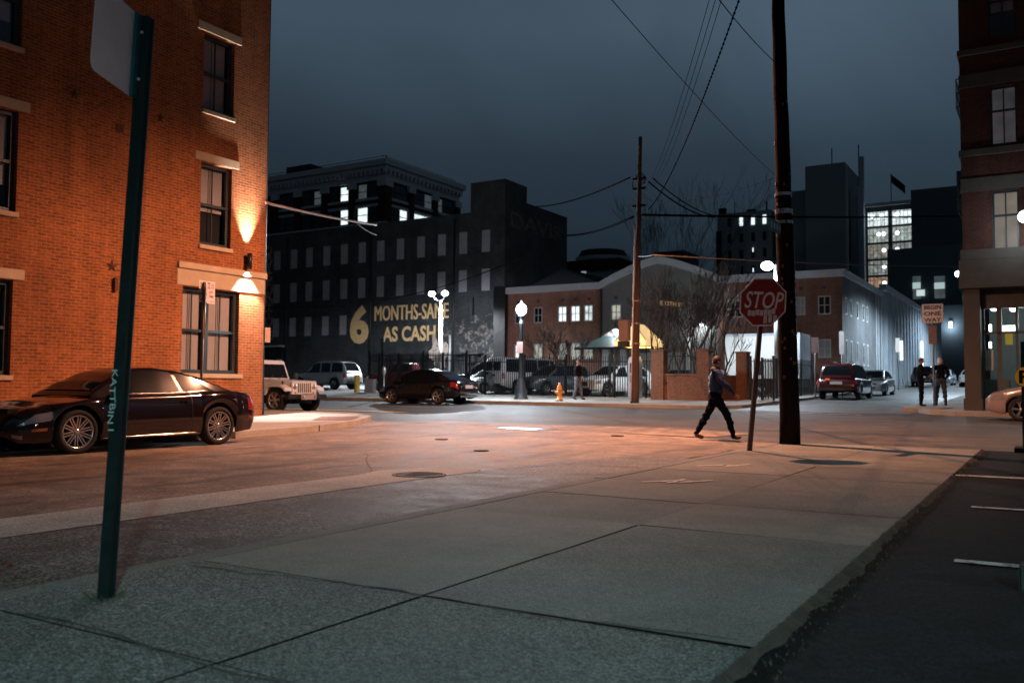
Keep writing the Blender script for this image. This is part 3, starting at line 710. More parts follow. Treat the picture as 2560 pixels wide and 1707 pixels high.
def hwin(plane, a, z0, z1, hw, m):
    w_ = MB(); c_ = SH if plane == 's' else VH
    pb(w_, plane, c_, a - hw, a + hw, z0, z1, -.06, -.001); w_.build('window', m, HB)
    t = MB(); pb(t, plane, c_, a - hw, a + hw, (z0 + z1) / 2 - .06, (z0 + z1) / 2 + .06, -.1, -.062); t.build('window_bar', M_dark, HB)
lit_s = {(675, 0), (675, 1), (805, 1)}
for row, (z0, z1) in enumerate(((ZC(675, 378), ZC(675, 270)), (ZC(675, 548), ZC(675, 443)))):
    for x in (200, 260, 385, 470, 590, 675, 805, 880):
        a = wS(*c3(x, 330 if row == 0 else 490), SH)[0]; m = M_lit if (x, row) in lit_s else (M_litdim if x in (470, 805) and row == 0 else M_glassd)
        hwin('s', a, z0, z1, .95 if m is M_lit else .8, m)
    for x in (1020, 1060, 1108, 1195, 1243, 1295, 1380, 1420, 1465):
        a = wV(*c3(x, 380 if row == 0 else 490), VH)[0]; m = M_lit if row == 1 and x in (1108, 1195, 1243, 1295) else (M_litdim if x in (1295, 1380) and row == 0 else M_glassd)
        hwin('v', a, z0, z1, .9, m)
mb = MB(); a, z = wS(*c3(230, 120), SH + 6); b, z2 = wS(*c3(410, 95), SH + 6); c_, z3 = wS(*c3(560, 150), SH + 6)
mb.sb(b, a, SH + 6, SH + 16, 36, z); mb.build('roof_hut', mat('roof_hut', (.03, .03, .035), .8), HB)
mb = MB(); mb.sb(c_, b - .01, SH + 7, SH + 12, 36, z3); mb.build('roof_hut', mat('roof_hut2', (.05, .05, .055), .8), HB)
mb = MB(); k = VH - .5
mb.tube([(-VH, SH + .5, 38.0), (-118, SH + .5, 38.0)], .05, 4); mb.tube([(-VH - .5, SH, 38.0), (-VH - .5, s_far, 38.0)], .05, 4)
for k in range(8): mb.tube([(-VH - k * 3.5, SH + .5, 37), (-VH - k * 3.5, SH + .5, 38)], .04, 4); mb.tube([(-VH - .5, SH + 1 + k * 4.6, 37), (-VH - .5, SH + 1 + k * 4.6, 38)], .04, 4)
mb.build('roof_rail', M_dark, HB)
NB = thing('annex', 'dark block with one bright lamp at the far left behind the brick corner', 'building', 120, 112)
mb = MB(); mb.sb(118.2, 135, 112, 140, 1.5, 27.5); mb.build('wall', mat('annex_wall', (.05, .055, .065), .8), NB)
v, z = wS(*c3(110, 575), 111.8); mb = MB(); mb.ball((-v, 111.7, z), .42, 6); mb.build('lamp_globe', emis('cold_globe', (.8, .92, 1), 12), NB)
v, z = wS(*c3(125, 520), 111.8); mb = MB(); mb.sb(v - .8, v + .8, 111.8, 112, z - 1.2, z + 1.2); mb.build('window', M_litdim, NB)

# ------------------------------------------------------------------ red brick office with a curved grey gable
M_rbrick = brickmat('red_brick', (.36, .13, .08), (.26, .095, .06), (.28, .21, .17), .22, .078, .011, bump=.4)
M_fascia = mat('pale_fascia', (.70, .70, .73), .5, var=.08)
M_fasciaB = mat('pale_fascia_metal', (.5, .52, .56), .45, var=.08)
M_stucco = mat('grey_stucco', (.25, .235, .22), .9, var=.12, scale=1.2, bump=.2, bscale=50)
M_white = mat('white_window_frame', (.62, .62, .6), .5, var=.05)
M_litw = emis('office_window_light', (.88, .97, 1.0), 1.25, .25, 1.5)
M_litc = emis('cream_blind_light', (.86, .84, .70), .50, .2, 1.5)
M_litb = emis('lower_blind_light', (.86, .90, .78), .42, .3, 2.5)
SR, VR = 57., 10.84
RB = thing('office_building', 'two storey red brick building with pale fascia and a curved grey central gable', 'building', VR, SR)
gable = []
for k in range(13):
    t = k / 12; v = 27.15 + (18.65 - 27.15) * t; gable.append((v, 8.0 + 1.5 * (1 - abs(2 * t - 1) ** 1.35)))
def wins_on(vlist): return vlist
up = [(34.28, 33.57), (32.64, 31.91), (30.61, 29.88), (29.56, 28.81), (28.49, 27.78)]
lo = [(34.28, 33.57), (32.63, 31.9), (30.57, 29.87), (29.53, 28.81), (28.48, 27.77)]
holes = [(b, a, 5.72, 6.88) for a, b in up] + [(b, a, 3.02, 4.17) for a, b in lo]
rt = [(18.0, 17.0), (13.62, 13.04), (12.27, 11.5)]
holesR = [(b, a, 5.62, 6.78) for a, b in rt] + [(11.52, 12.28, 2.93, 4.08), (13.0, 13.7, 2.93, 4.08)]
mb = MB(); wall_holes(mb, 's', SR, 27.15, 34.9, .5, 7.98, holes, .1); wall_holes(mb, 's', SR, VR, 18.65, .5, 7.98, holesR, .1)
mb.sb(34.9, 34.91, SR, 72, .5, 7.98); mb.build('wall', M_rbrick, RB)
mb = MB(); wall_holes(mb, 's', SR, 18.65, 27.15, .5, 8.0, [(25.6, 26.36, 5.73, 6.84)], .1)
f_ = fr('s', SR)
mb.add([f_(v, 8.0) for v, z in gable] + [f_(v, z) for v, z in gable], [(i, i + 1, 14 + i, 13 + i) for i in range(12)]); mb.build('gable_wall', M_stucco, RB)
mb = MB(); mb.sb(27.15, 35.1, SR - .25, SR + .0, 7.98, 8.45); mb.sb(VR - .1, 18.65, SR - .25, SR - .0, 7.92, 8.38)
vs = []
for v, z in gable: vs += [(-v, SR - .25, z), (-v, SR - .25, z + .5), (-v, SR + .15, z + .5), (-v, SR + .15, z)]
mb.add(vs, [(4 * i + a, 4 * i + (a + 1) % 4, 4 * i + 4 + (a + 1) % 4, 4 * i + 4 + a) for i in range(12) for a in range(4)]); mb.build('fascia', M_fascia, RB)
mb = MB(); mb.sb(VR + .05, 34.8, SR + .02, 71.6, 8.0, 8.1)
mb.add([(-v, SR + .1, z + .2) for v, z in gable] + [(-v, 71, z + .2) for v, z in gable], [(i, i + 1, 14 + i, 13 + i) for i in range(12)]); mb.build('roof', mat('grey_roof', (.10, .10, .11), .7), RB)
def cross_window(par, plane, c, a0, a1, z0, z1, light, nm='window', fw=.07, d=0.02, bars=True):
    m = MB(); a0, a1 = min(a0, a1), max(a0, a1)
    pb(m, plane, c, a0, a0 + fw, z0, z1, d - .04, d + .03); pb(m, plane, c, a1 - fw, a1, z0, z1, d - .04, d + .03)
    pb(m, plane, c, a0 + fw, a1 - fw, z1 - fw, z1, d - .04, d + .03); pb(m, plane, c, a0 + fw, a1 - fw, z0, z0 + fw, d - .04, d + .03)
    if bars:
        ac, zc = (a0 + a1) / 2, (z0 + z1) / 2
        pb(m, plane, c, ac - .025, ac + .025, z0 + fw, z1 - fw, d - .03, d + .02); pb(m, plane, c, a0 + fw, ac - .025, zc - .025, zc + .025, d - .03, d + .02); pb(m, plane, c, ac + .025, a1 - fw, zc - .025, zc + .025, d - .03, d + .02)
    w_ = m.build(nm, M_white, par)
    g = MB(); pq(g, plane, c, a0 + fw, a1 - fw, z0 + fw, z1 - fw, d + .05); g.build('pane', light, w_); return w_
for i, (a, b) in enumerate(up): cross_window(RB, 's', SR, b, a, 5.72, 6.88, M_litw if i in (2, 3) else (emis('office_window_mid', (.85, .97, .95), .85, .4, 2) if i == 4 else M_glassd))
for i, (a, b) in enumerate(lo): cross_window(RB, 's', SR, b, a, 3.02, 4.17, M_litb if i else M_litw)
cross_window(RB, 's', SR, 25.6, 26.36, 5.73, 6.84, M_litc)
for a, b in rt: cross_window(RB, 's', SR, b, a, 5.62, 6.78, M_glassd if a < 13 or a > 15 else M_blind)
for b, a in ((11.52, 12.28), (13.0, 13.7)): cross_window(RB, 's', SR, b, a, 2.93, 4.08, M_blind)
for v in (34.0, 32.3, 30.25, 29.2, 28.1, 26.0, 17.5, 13.3, 11.9):
    mb = MB(); mb.sb(v - .1, v + .1, SR - .05, SR - .001, 7.22, 7.42); mb.build('vent', mat('vent_grille', (.07, .07, .08), .7), RB)
for v in (27.12, 35.05):
    mb = MB(); mb.sb(v - .06, v + .06, SR - .14, SR - .002, .5, 8); mb.build('down_pipe', mat('dark_red_pipe', (.04, .02, .02), .6), RB)
mb = MB(); mb.sb(35.0, 36.0, SR - .3, SR + .5, .5, 8.6); mb.build('corner_shaft', M_pipe, RB)
# doors and pale panels at ground level of the gable
mb = MB(); mb.sb(26.4, 26.9, SR - .35, SR - .05, .8, 4.1); mb.sb(25.1, 25.55, SR - .35, SR - .05, .8, 4.0); mb.sb(20.55, 20.72, SR - .5, SR - .05, .8, 4.4); mb.build('white_column', mat('white_column', (.85, .85, .82), .6), RB)
mb = MB(); mb.sb(21.0, 24.6, SR - .05, SR - .001, .9, 3.4); mb.build('doorway', mat('doorway_panel', (.62, .60, .55), .6), RB)
mb = MB(); mb.sb(18.9, 20.2, SR - .06, SR - .001, 5.1, 6.6); mb.build('dark_window', M_glassd, RB)
mb = MB(); mb.sb(22.4, 23.5, SR - .06, SR - .001, 5.6, 6.9); mb.build('dark_window', M_glassd, RB)
# green entrance canopy
mb = MB(); pr = [(28.1, 4.0), (26.9, 4.62), (23.5, 4.62), (22.6, 4.0)]
vs = [(-28.3, SR - 1.9, 3.75), (-22.4, SR - 1.9, 3.75), (-23.6, SR - .02, 4.62), (-26.9, SR - .02, 4.62), (-28.3, SR - .02, 3.75), (-22.4, SR - .02, 3.75)]
mb.add(vs, [(0, 1, 2, 3), (0, 3, 4), (1, 5, 2)]); mb.sb(22.4, 28.3, SR - 1.93, SR - 1.9, 3.6, 3.75); mb.build('green_canopy', mat('green_canopy', (.02, .04, .04), .6), RB)
# side wall: grey brick then ribbed metal
M_gbrick = brickmat('grey_brick', (.17, .175, .185), (.14, .145, .155), (.14, .145, .155), .3, .1, .012, bump=.3)
M_rib = mat('ribbed_metal', (.46, .51, .56), .42, .35, var=.08, scale=1)
sw = [(57.9, 58.5), (59.5, 60.1), (61.7, 62.3), (63.9, 64.5), (65.4, 66.0)]
mb = MB(); wall_holes(mb, 'v', VR, SR, 71.6, .5, 8.0, [(a, b, 5.65, 6.75) for a, b in sw] + [(a, b, 2.6, 4.1) for a, b in sw], .12); mb.build('side_wall', M_gbrick, RB)
for a, b in sw:
    for z0, z1 in ((5.65, 6.75), (2.6, 4.1)): cross_window(RB, 'v', VR, a, b, z0, z1, M_glassd, bars=False, fw=.09)
mb = MB(); mb.sb(VR - .2, VR + .0, SR - .25, 71.6, 8.0, 8.38); mb.build('fascia', M_fasciaB, RB)
for s in (69.3, 70.3, 71.55):
    mb = MB(); mb.sb(VR - .1, VR - .001, s - .05, s + .05, .6, 8); mb.build('down_pipe', M_fasciaB, RB)
MBL = thing('metal_shed', 'long ribbed pale metal building receding down the one way street', 'building', VR, 72)
mb = MB(); s = 71.7; prof = []
while s < 112:
    prof += [(VR, s), (VR, s + 1.2), (VR - .30, s + 1.22), (VR - .30, s + 1.7), (VR, s + 1.72)]; s += 1.85
mb.grid([[(-v, s, z) for v, s in prof] for z in (.8, 8.5)], smooth=False); mb.sb(VR + .05, 30, 111.9, 112, .8, 8.9); mb.build('ribbed_wall', M_rib, MBL)
mb = MB(); mb.sb(VR - .4, VR + .1, 71.65, 112, 8.5, 8.95); mb.build('fascia', M_fasciaB, MBL)
mb = MB(); mb.sb(VR + .1, 34, 71.7, 112, 8.6, 8.7); mb.build('roof', mat('grey_roof', (.10, .10, .11), .7), MBL)
mb = MB(); mb.sb(VR - .36, VR - .335, 76.6, 77.6, 4.15, 4.5); mb.build('lit_sign', emis('small_lit_sign', (.85, .95, 1), 1.6), MBL)
for s, z0, z1 in ((79.2, 3.4, 5.0), (93, 3.0, 5.6)):
    mb = MB(); mb.sb(VR - .5, VR - .31, s - .1, s + .14, z0, z1); mb.build('strip_lamp', emis('strip_lamp', (.85, .94, 1), 2.2), MBL)

# ------------------------------------------------------------------ corner building on the right
M_pbrick = brickmat('dark_painted_brick', (.07, .025, .02), (.05, .02, .017), (.07, .04, .035), .22, .075, .01, bump=.4, big=.4)
M_dstone = mat('dirty_stone', (.062, .062, .058), .85, var=.25, scale=2, bump=.3, bscale=30)
M_conc_p = mat('grey_pillar_concrete', (.09, .10, .095), .85, var=.2, scale=3, bump=.2)
SQ, VQ = 33.2, 2.43
CB = thing('corner_building', 'dark brick corner building with a lit glass shop front on the right', 'building', VQ, SQ)
wq = [(.75, 1.53), (-1.4, -.6), (-3.6, -2.8), (-5.8, -5)]
hq = [(a, b, z0, z1) for a, b in wq for z0, z1 in ((5.62, 7.62), (9.15, 11.12), (12.8, 14.9), (16.3, 18.3))]
mb = MB(); wall_holes(mb, 's', SQ, -9, VQ, 5.35, 20, hq, .22); mb.sb(VQ - .01, VQ, SQ, 48, .4, 20); mb.build('wall', M_pbrick, CB)
mb = MB(); mb.sb(-9, VQ + .7, SQ - .7, SQ + .2, 20, 20.8); mb.sb(-9, VQ + .45, SQ - .45, SQ + .2, 19.4, 20); mb.sb(VQ, VQ + .7, SQ + .2, 46, 20, 20.8); mb.build('cornice', M_dstone, CB)
for z0, z1, d in ((5.35, 5.7, .12), (4.4, 5.34, .2), (7.66, 8.12, .05), (8.86, 9.08, .1), (11.2, 11.66, .05), (12.3, 12.5, .1), (15.0, 15.4, .05), (15.9, 16.1, .1)):
    mb = MB(); mb.sb(-9, VQ + d * .6, SQ - d, SQ + .0, z0, z1); mb.sb(VQ, VQ + d * .6, SQ, 47, z0, z1); mb.build('stone_band', M_dstone, CB, bevel=.01)
M_shade = emis('shaded_room_glow', (.52, .44, .36), .28, .25, 1.2); M_shade2 = emis('curtain_glow', (.40, .38, .42), .10, .5, .9)
for (a, b, z0, z1) in hq:
    m = MB(); d = .12
    pb(m, 's', SQ, a, a + .06, z0, z1, d, d + .07); pb(m, 's', SQ, b - .06, b, z0, z1, d, d + .07); pb(m, 's', SQ, a + .06, b - .06, z1 - .07, z1, d, d + .07); pb(m, 's', SQ, a + .06, b - .06, z0, z0 + .07, d, d + .07)
    ac = (a + b) / 2; pb(m, 's', SQ, ac - .02, ac + .02, z0 + .07, z1 - .07, d + .01, d + .06); zc = z0 + (z1 - z0) * .6; pb(m, 's', SQ, a + .06, ac - .02, zc - .05, zc + .02, d + .01, d + .06); pb(m, 's', SQ, ac + .02, b - .06, zc - .05, zc + .02, d + .01, d + .06)
    w_ = m.build('window', M_frame, CB)
    g = MB(); pq(g, 's', SQ, a + .06, b - .06, z0 + .07, z1 - .07, d + .08); g.build('pane', M_shade if z0 < 6 else (M_shade2 if z0 < 10 else M_glassd), w_)
    if z0 > 12:
        g = MB(); pq(g, 's', SQ, a + .06, b - .06, z0 + (z1 - z0) * .42, z1 - .07, d + .075); g.build('blind', mat('grey_blue_blind', (.25, .28, .33), .8), w_)
# ground floor: stone piers, glass shop front set back
for a, b in ((1.94, VQ), (-3.2, -2.7), (-8, -7.5)):
    mb = MB(); mb.sb(a, b, SQ - .12, SQ + .55, .3, 4.4); mb.sb(a - .04, b + .04, SQ - .18, SQ + .6, .25, .75); mb.build('pier', M_dstone, CB, bevel=.012)
mb = MB(); mb.sb(-8, 1.93, SQ + .3, SQ + .55, 3.75, 4.4); mb.build('transom', M_conc_p, CB)
mb = MB()
for v in (1.88, 1.45, 1.38, .9, .2, -.6, -1.6): mb.sb(v - .04, v + .04, SQ + .35, SQ + .45, .5, 3.75)
mb.sb(-2.7, 1.93, SQ + .35, SQ + .45, 2.9, 2.98); mb.sb(.93, 1.93, SQ + .35, SQ + .45, .4, .75); mb.build('shop_front_frame', mat('shop_frame', (.07, .09, .09), .5, .3), CB)
mb = MB(); pq(mb, 's', SQ, -2.7, 1.93, .4, 3.75, .4); mb.build('shop_glass', clearglass('shop_glass', (.9, .96, .93), .25), CB)
mb = MB(); mb.sb(-2.7, 1.93, SQ + 5, SQ + 5.1, .3, 4.4); mb.sb(-2.7, 2.4, SQ + .6, SQ + 5, 4.2, 4.3); mb.sb(-2.7, -2.6, SQ + .6, SQ + 5, .3, 4.2); mb.build('shop_interior', mat('shop_interior', (.12, .13, .13), .8), CB)
mb = MB(); mb.sb(1.15, 1.9, SQ + 1.2, SQ + 1.5, .3, 1.4); mb.sb(.1, .8, SQ + 1.6, SQ + 2.2, .3, 1.7); mb.sb(.2, .5, SQ + 1.4, SQ + 1.8, 1.75, 2.1); mb.build('shop_display', mat('display', (.10, .12, .11), .6), CB, bevel=.03)
def shopball(px, py, r, s, nm, m):
    v, z = wS(px, py, s); g = MB(); g.ball((-v, s, z), r, 8); return g.build(nm, m, CB), v, z
M_shopl = emis('shop_globe', (.93, 1, .96), 14)
for (px, py, r, s) in ((2485, 768, .13, SQ + .9), (2533, 771, .11, SQ + 1.3), (2534, 740, .09, SQ + 2.5)):
    o, v, z = shopball(px, py, r, s, 'globe_lamp', M_shopl)
x_, y_, _ = wpt(.6, SQ + 1.6); lamp('shop_light', 'POINT', (x_, y_, 3.4), 160, (.85, .97, 1), CB, .3)
v, z = wS(2523, 822, SQ + .7); mb = MB(); mb.sb(v - .17, v + .2, SQ + .66, SQ + .7, z - .1, z + .11); mb.build('lit_shop_sign', emis('shop_sign_white', (.85, .93, 1), 5), CB)
mb = MB(); mb.sb(v - .1, v + .12, SQ + .66, SQ + .7, z - .17, z - .1); mb.build('red_sign', emis('shop_sign_red', (.8, .06, .03), 1.2), CB)
mb = MB(); mb.sb(v - .1, v + .12, SQ + .66, SQ + .7, z - .53, z - .17); mb.build('yellow_sign', emis('shop_sign_yellow', (.7, .5, .05), .35), CB)
for px, y0, y1 in ((2476, 812, 828), (2476, 855, 870)):
    v, za = wS(px, y0, SQ + .6); v, zb = wS(px, y1, SQ + .6); mb = MB(); mb.sb(v - .035, v + .035, SQ + .58, SQ + .6, zb, za); mb.build('strip_light', M_shopl, CB)
mb = MB(); v, z = wS(2473, 900, SQ + .6); mb.sb(v - .12, v + .16, SQ + .57, SQ + .6, z - .35, z + .35); mb.build('notice', mat('notice_paper', (.5, .5, .52), .7), CB)
# fire escape rails on its side wall
mb = MB()
for z in (11.0, 7.3):
    for q in (0, .5, 1.0): mb.tube([(-VQ, 34.6, z + q), (-VQ - .22, 34.6, z + q), (-VQ - .22, 37.4, z + q), (-VQ, 37.4, z + q)], .02, 4)
    for q in range(8): mb.tube([(-VQ - .22, 34.6 + q * .4, z), (-VQ - .22, 34.6 + q * .4, z + 1)], .012, 4)
mb.build('fire_escape', M_dark, CB)
# facade lamp just at the edge of the picture
FL = thing('facade_lamp', 'bright round lamp mounted on the dark corner building facade at the right edge', 'lamp', .6, SQ - .6, 6.9)
px_, py_ = 2562, 542; v, z = wS(px_, py_, SQ - .7)
mb = MB(); mb.tube([(-v, SQ - .01, z + .5), (-v, SQ - .5, z + .55), (-v, SQ - .7, z + .2)], .025, 6); mb.build('arm', M_dark, FL)
mb = MB(); mb.ball((-v, SQ - .7, z), .2, 8); mb.build('globe', emis('facade_globe', (.88, 1, .95), 9), FL)
x_, y_, _ = wpt(v, SQ - .95); lamp('globe_light', 'POINT', (x_, y_, z - .1), 110, (.9, .95, .95), FL, .15)

# ------------------------------------------------------------------ skyline
def block(name, label, S, v0, v1, z0, z1, m, depth=18):
    T = thing(name, label, 'building', (v0 + v1) / 2, S); b = MB(); b.sb(v0, v1, S, S + depth, z0, z1); b.build('wall', m, T); return T
def grey(nm, c): return mat(nm, c, .9, var=.06, scale=.05)
TW = block('tower_block', 'plain windowless grey tower rising tallest on the skyline', 200, 37.12, 45.53, 2, 50, grey('tower_grey', (.30, .33, .34)), 22)
mb = MB(); mb.sb(45.53, 52.4, 201, 214, 2, 45.0); mb.build('shoulder', grey('tower_grey_dark', (.22, .25, .26)), TW)
mb = MB(); mb.sb(36.6, 37.1, 200, 200.6, 2, 49.3); mb.sb(34.9, 36.6, 203, 205, 2, 45); mb.sb(34.6, 34.9, 202, 203, 2, 43); mb.build('edge_rib', grey('tower_rib', (.5, .55, .6)), TW)
mb = MB(); mb.tube([(-41, 206, 50), (-41, 206, 55)], .12, 4); mb.tube([(-36, 210, 45), (-36, 210, 56)], .12, 4); mb.build('antenna', M_dark, TW)
FN = block('chimney_stack', 'thin tall pale chimney stack beside the plain grey tower', 198, 33.05, 33.95, 2, 50.3, grey('stack_grey', (.45, .5, .55)), 1.2)
DC = block('deco_building', 'pale stone block with narrow slot windows behind the bare trees', 199, 53.0, 65.2, 2, 41.0, grey('deco_stone', (.34, .33, .32)))
mb = MB(); mb.sb(64.2, 65.4, 198.6, 199, 4, 37); mb.build('dark_recess', M_dark, DC)
mb = MB(); mb.sb(63.6, 65.2, 200, 201, 41, 42.6); mb.sb(57, 59, 201, 202, 41, 41.9); mb.tube([(-62, 202, 41), (-62, 202, 44)], .1, 4); mb.tube([(-54.6, 202, 41), (-54.6, 202, 43.5)], .2, 4); mb.build('roof_plant', M_dark, DC)
M_litdeco = emis('deco_window_light', (.75, .92, 1), 1.3)
for i, v in enumerate((62.3, 59.6, 56.9, 54.3)):
    for j in range(6):
        z = 38.9 - j * 3.75; mb = MB(); mb.sb(v - .38, v + .38, 198.9, 199.0, z - 1, z + 1); mb.build('slot_window', M_litdeco if j == 0 and i > 0 else M_dark, DC)
for z in (32.2, 27.6):
    mb = MB(); mb.sb(56.8, 57.0, 198.8, 198.9, z - .5, z + .4); mb.build('lit_slot', M_litdeco, DC)
OF = block('office_tower', 'dark office tower with two columns of brightly lit glazed bays', 200, 24.0, 33.0, 2, 39.6, grey('office_dark', (.06, .075, .085)))
mb = MB(); mb.sb(24.0, 33.0, 199.4, 200.2, 39.6, 40.3); mb.build('cornice', grey('tower_rib', (.5, .55, .6)), OF)
def litpane(nm, c1, es, sc=1.2):
    if nm in MATS: return MATS[nm]
    m, n, b = _new(nm); b.inputs['Base Color'].default_value = (.03, .03, .03, 1)
    v = _mapn(n, 'UV', 1); f = _noise(n, v, sc, 3, .6)
    br = n.nodes.new('ShaderNodeTexBrick'); n.links.new(v, br.inputs['Vector'])
    for k, q in (('Scale', 1.0), ('Mortar Size', .05), ('Brick Width', .75), ('Row Height', 1.6), ('Mortar Smooth', 0.1), ('Color1', (1, 1, 1, 1)), ('Color2', (.7, .7, .7, 1)), ('Mortar', (.05, .05, .05, 1))): br.inputs[k].default_value = q
    br.offset = 0
    c = _mix(n, 1., br.outputs['Color'], _rng(n, f, .35, .65, .45, 1.3), 'MULTIPLY'); c = _mix(n, 1., c, c1, 'MULTIPLY')
    n.links.new(c, b.inputs['Emission Color']); b.inputs['Emission Strength'].default_value = es; MATS[nm] = m; return m
rows = [('cool_office', (.85, .97, 1), 1.15), ('mint_office', (.75, .88, .83), .55), ('amber_office', (.8, .76, .66), .33), ('green_office', (.72, .80, .76), .36), ('orange_office', (.95, .62, .42), .42), ('pale_office', (.8, .82, .78), .4), ('pale_office', (.8, .82, .78), .4)]
R.seed(9)
for j, (nm, c_, es) in enumerate(rows):
    z1 = 38.4 - j * 3.47; z0 = z1 - 2.95
    for i, (a, b) in enumerate(((28.6, 32.57), (24.05, 27.8))):
        if i == 1 and j >= 4: a = 25.9
        cc, ee = c_, es
        if i == 1 and j in (2, 3, 4): cc, ee = (.75, .82, .78), .35
        mb = MB(); mb.sb(a, b, 199.85, 199.95, z0, z1); w_ = mb.build('lit_bay', litpane(nm if i == 0 or j not in (2, 3, 4) else 'far_bay_%s' % nm, cc, ee), OF)
        for k in range(2 if j < 2 else 1):
            vv = (b - .9 - k * 1.9) if i == 0 and j == 0 else (b - 1 if i else a + 1.3 + (k - .5)); g = MB(); g.ball((-(min(max(vv, a + .5), b - .5)), 199.7, z1 - .9 - .4 * (j > 0)), .42, 6); g.build('room_lamp', emis('room_lamp', (.9, 1, 1), 3), w_)
FP = thing('flag_pole', 'small dark flag flying from a pole on the lit office tower roof', 'flag', 28.6, 205, 40.3)
mb = MB(); mb.tube([(-28.6, 205, 40.3), (-28.6, 205, 47.5)], .09, 5); mb.build('pole', M_dark, FP)
mb = MB(); mb.grid([[(-28.6 + .1 + u * .45, 205 + .25 * math.sin(u * 1.4), 47.3 - u * .45 - w_ * .62) for u in range(7)] for w_ in range(4)]); mb.build('cloth', mat('flag_cloth', (.03, .03, .04), .8), FP)
D1 = block('dark_tower', 'large featureless dark tower block right of the lit offices', 185, 12.4, 22.3, 2, 39.3, grey('dark_tower', (.14, .165, .19)))
mb = MB(); mb.sb(4, 14.5, 187, 195, 2, 42.5); mb.build('upper_block', grey('dark_tower', (.14, .165, .19)), D1)
# lower block with two tall part-lit windows
LB = block('street_end_building', 'dark building closing the street end with two tall part-lit windows', 140, 5, 20.2, 2, 21.5, grey('end_dark', (.13, .17, .19)), 12)
for (x0, x1, y0, y1, y2) in ((1590, 1645, 140, 180, 295), (1738, 1810, 140, 180, 290)):
    a, zt = wS(*c7(x0, y0), 139.8); b, zm = wS(*c7(x1, y1), 139.8); _, zb = wS(*c7(x0, y2), 139.8)
    mb = MB(); mb.sb(b, a, 139.8, 139.99, zb, zt); w_ = mb.build('tall_window', emis('end_window_dim', (.45, .6, .62), .10, .5, .5), LB)
    g = MB(); g.sb(b, a, 139.72, 139.78, zm - .9, zm); g.build('lit_strip', emis('end_window_lit', (.7, .88, .9), .55), w_)
    if x0 < 1600: g = MB(); g.sb(a - 1.6, a - .5, 139.66, 139.7, zb + .4, zm - 1.1); g.build('lit_panel', emis('end_window_bright', (.75, .9, .9), .75), w_)
a, z1 = wS(*c7(1885, 690), 138); b, z0 = wS(*c7(1960, 735), 138); mb = MB(); mb.sb(b, a, 137.9, 138, z0, z1); mb.build('warm_window', emis('warm_end_window', (.95, .68, .42), .6, .4, 1), LB)
mb = MB(); mb.sb(2, 12.5, 131, 139.5, 2, 12.2); mb.build('garage_block', grey('end_garage', (.03, .04, .05)), LB)
EL = thing('wall_light', 'single cold wall light on the dark block closing the one way street', 'lamp', 9, 130.8, 9)
v, z = wS(*c7(1850, 470), 130.7); mb = MB(); mb.sb(v - .18, v + .18, 130.6, 130.9, z - .4, z + .4); mb.build('fitting', emis('cold_fitting', (.8, .95, 1), 6), EL)
x_, y_, _ = wpt(v, 130.2); lamp('light', 'POINT', (x_, y_, z - .3), 500, (.7, .88, 1), EL, .3)
# rotunda and pillared block seen over the roof line
M_pst = grey('rotunda_stone', (.34, .37, .39))
RT = thing('rotunda', 'round building with dark curved roof seen between warehouse and brick office', 'building', 60, 135)
def P9(x, y, S): return wS(*c9(x, y), S)
a, zt = P9(230, 90, 135); b, _ = P9(1050, 200, 135); zr = P9(640, 190, 135)[1]; zb_ = 3; cv, rr = (a + b) / 2, abs(a - b) / 2
mb = MB(); mb.lathe([(rr * .96, zb_), (rr * .96, zr), (rr, zr + .2), (rr, zr + .8)], (-cv, 135 + rr, 0), 32, smooth=False); mb.build('wall', M_pst, RT)
mb = MB(); mb.lathe([(rr, zr + .82), (rr * .98, zt - .9), (rr * .8, zt + .6), (.1, zt + 1.2)], (-cv, 135 + rr, 0), 32); mb.build('roof', M_dark, RT)
for k in range(7):
    an = -math.pi / 2 + (k - 3) * .36; x, y = -cv + rr * .97 * math.cos(an), 135 + rr + rr * .97 * math.sin(an)
    mb = MB(); mb.box(-.5, .5, -.15, .15, zr - 6.2, zr - 3.4, M=Matrix.Translation((x, y, 0)) @ Matrix.Rotation(an + math.pi / 2, 4, 'Z')); mb.build('window', M_glassd, RT)
PB = thing('pillared_block', 'low pillared stone block with lit slit windows below the rotunda', 'building', 55, 122)
a, zt = P9(205, 400, 122); b, zt2 = P9(800, 560, 122)
mb = MB(); mb.sb(b - 6, a + 3, 122, 134, 2, zt); mb.build('wall', M_pst, PB)
mb = MB(); mb.prism([(-(a + 3.5), zt), (-(b - 6.5), zt), (-(b - 3.5), zt + 1.6), (-(a + 3), zt + 1.6)], lambda x, z, d: (x, d, z), 121.5, 134); mb.build('roof', M_dark, PB)
for x in (240, 305, 345, 500, 530):
    v, z = P9(x, 530, 121.9); mb = MB(); mb.sb(v - .22, v + .22, 121.9, 121.99, z - 1.4, z + 1.4); mb.build('slit_window', emis('slit_light', (.75, .9, .88), .9 if x > 400 else .3), PB)
MB2 = thing('distant_block', 'distant dark block with a few bright and two amber window lights', 'building', 50, 150)
a, zt = P9(890, 230, 150); b, _ = P9(1180, 230, 150)
mb = MB(); mb.sb(b - 1, a, 150, 160, 2, zt); mb.build('wall', M_pst, MB2)
for x, y, nm, c_ in ((1015, 385, 'far_bright', (.8, .9, 1)), (1105, 390, 'far_bright', (.8, .9, 1)), (1145, 398, 'far_bright', (.8, .9, 1)), (1060, 430, 'far_bright', (.8, .9, 1)), (975, 260, 'far_amber', (.8, .3, .2)), (1030, 262, 'far_amber2', (.7, .4, .15))):
    v, z = P9(x, y, 149.9); mb = MB(); mb.sb(v - .3, v + .3, 149.9, 149.99, z - .5, z + .5); mb.build('lit_window', emis(nm, c_, 2.5 if 'bright' in nm else .3), MB2)
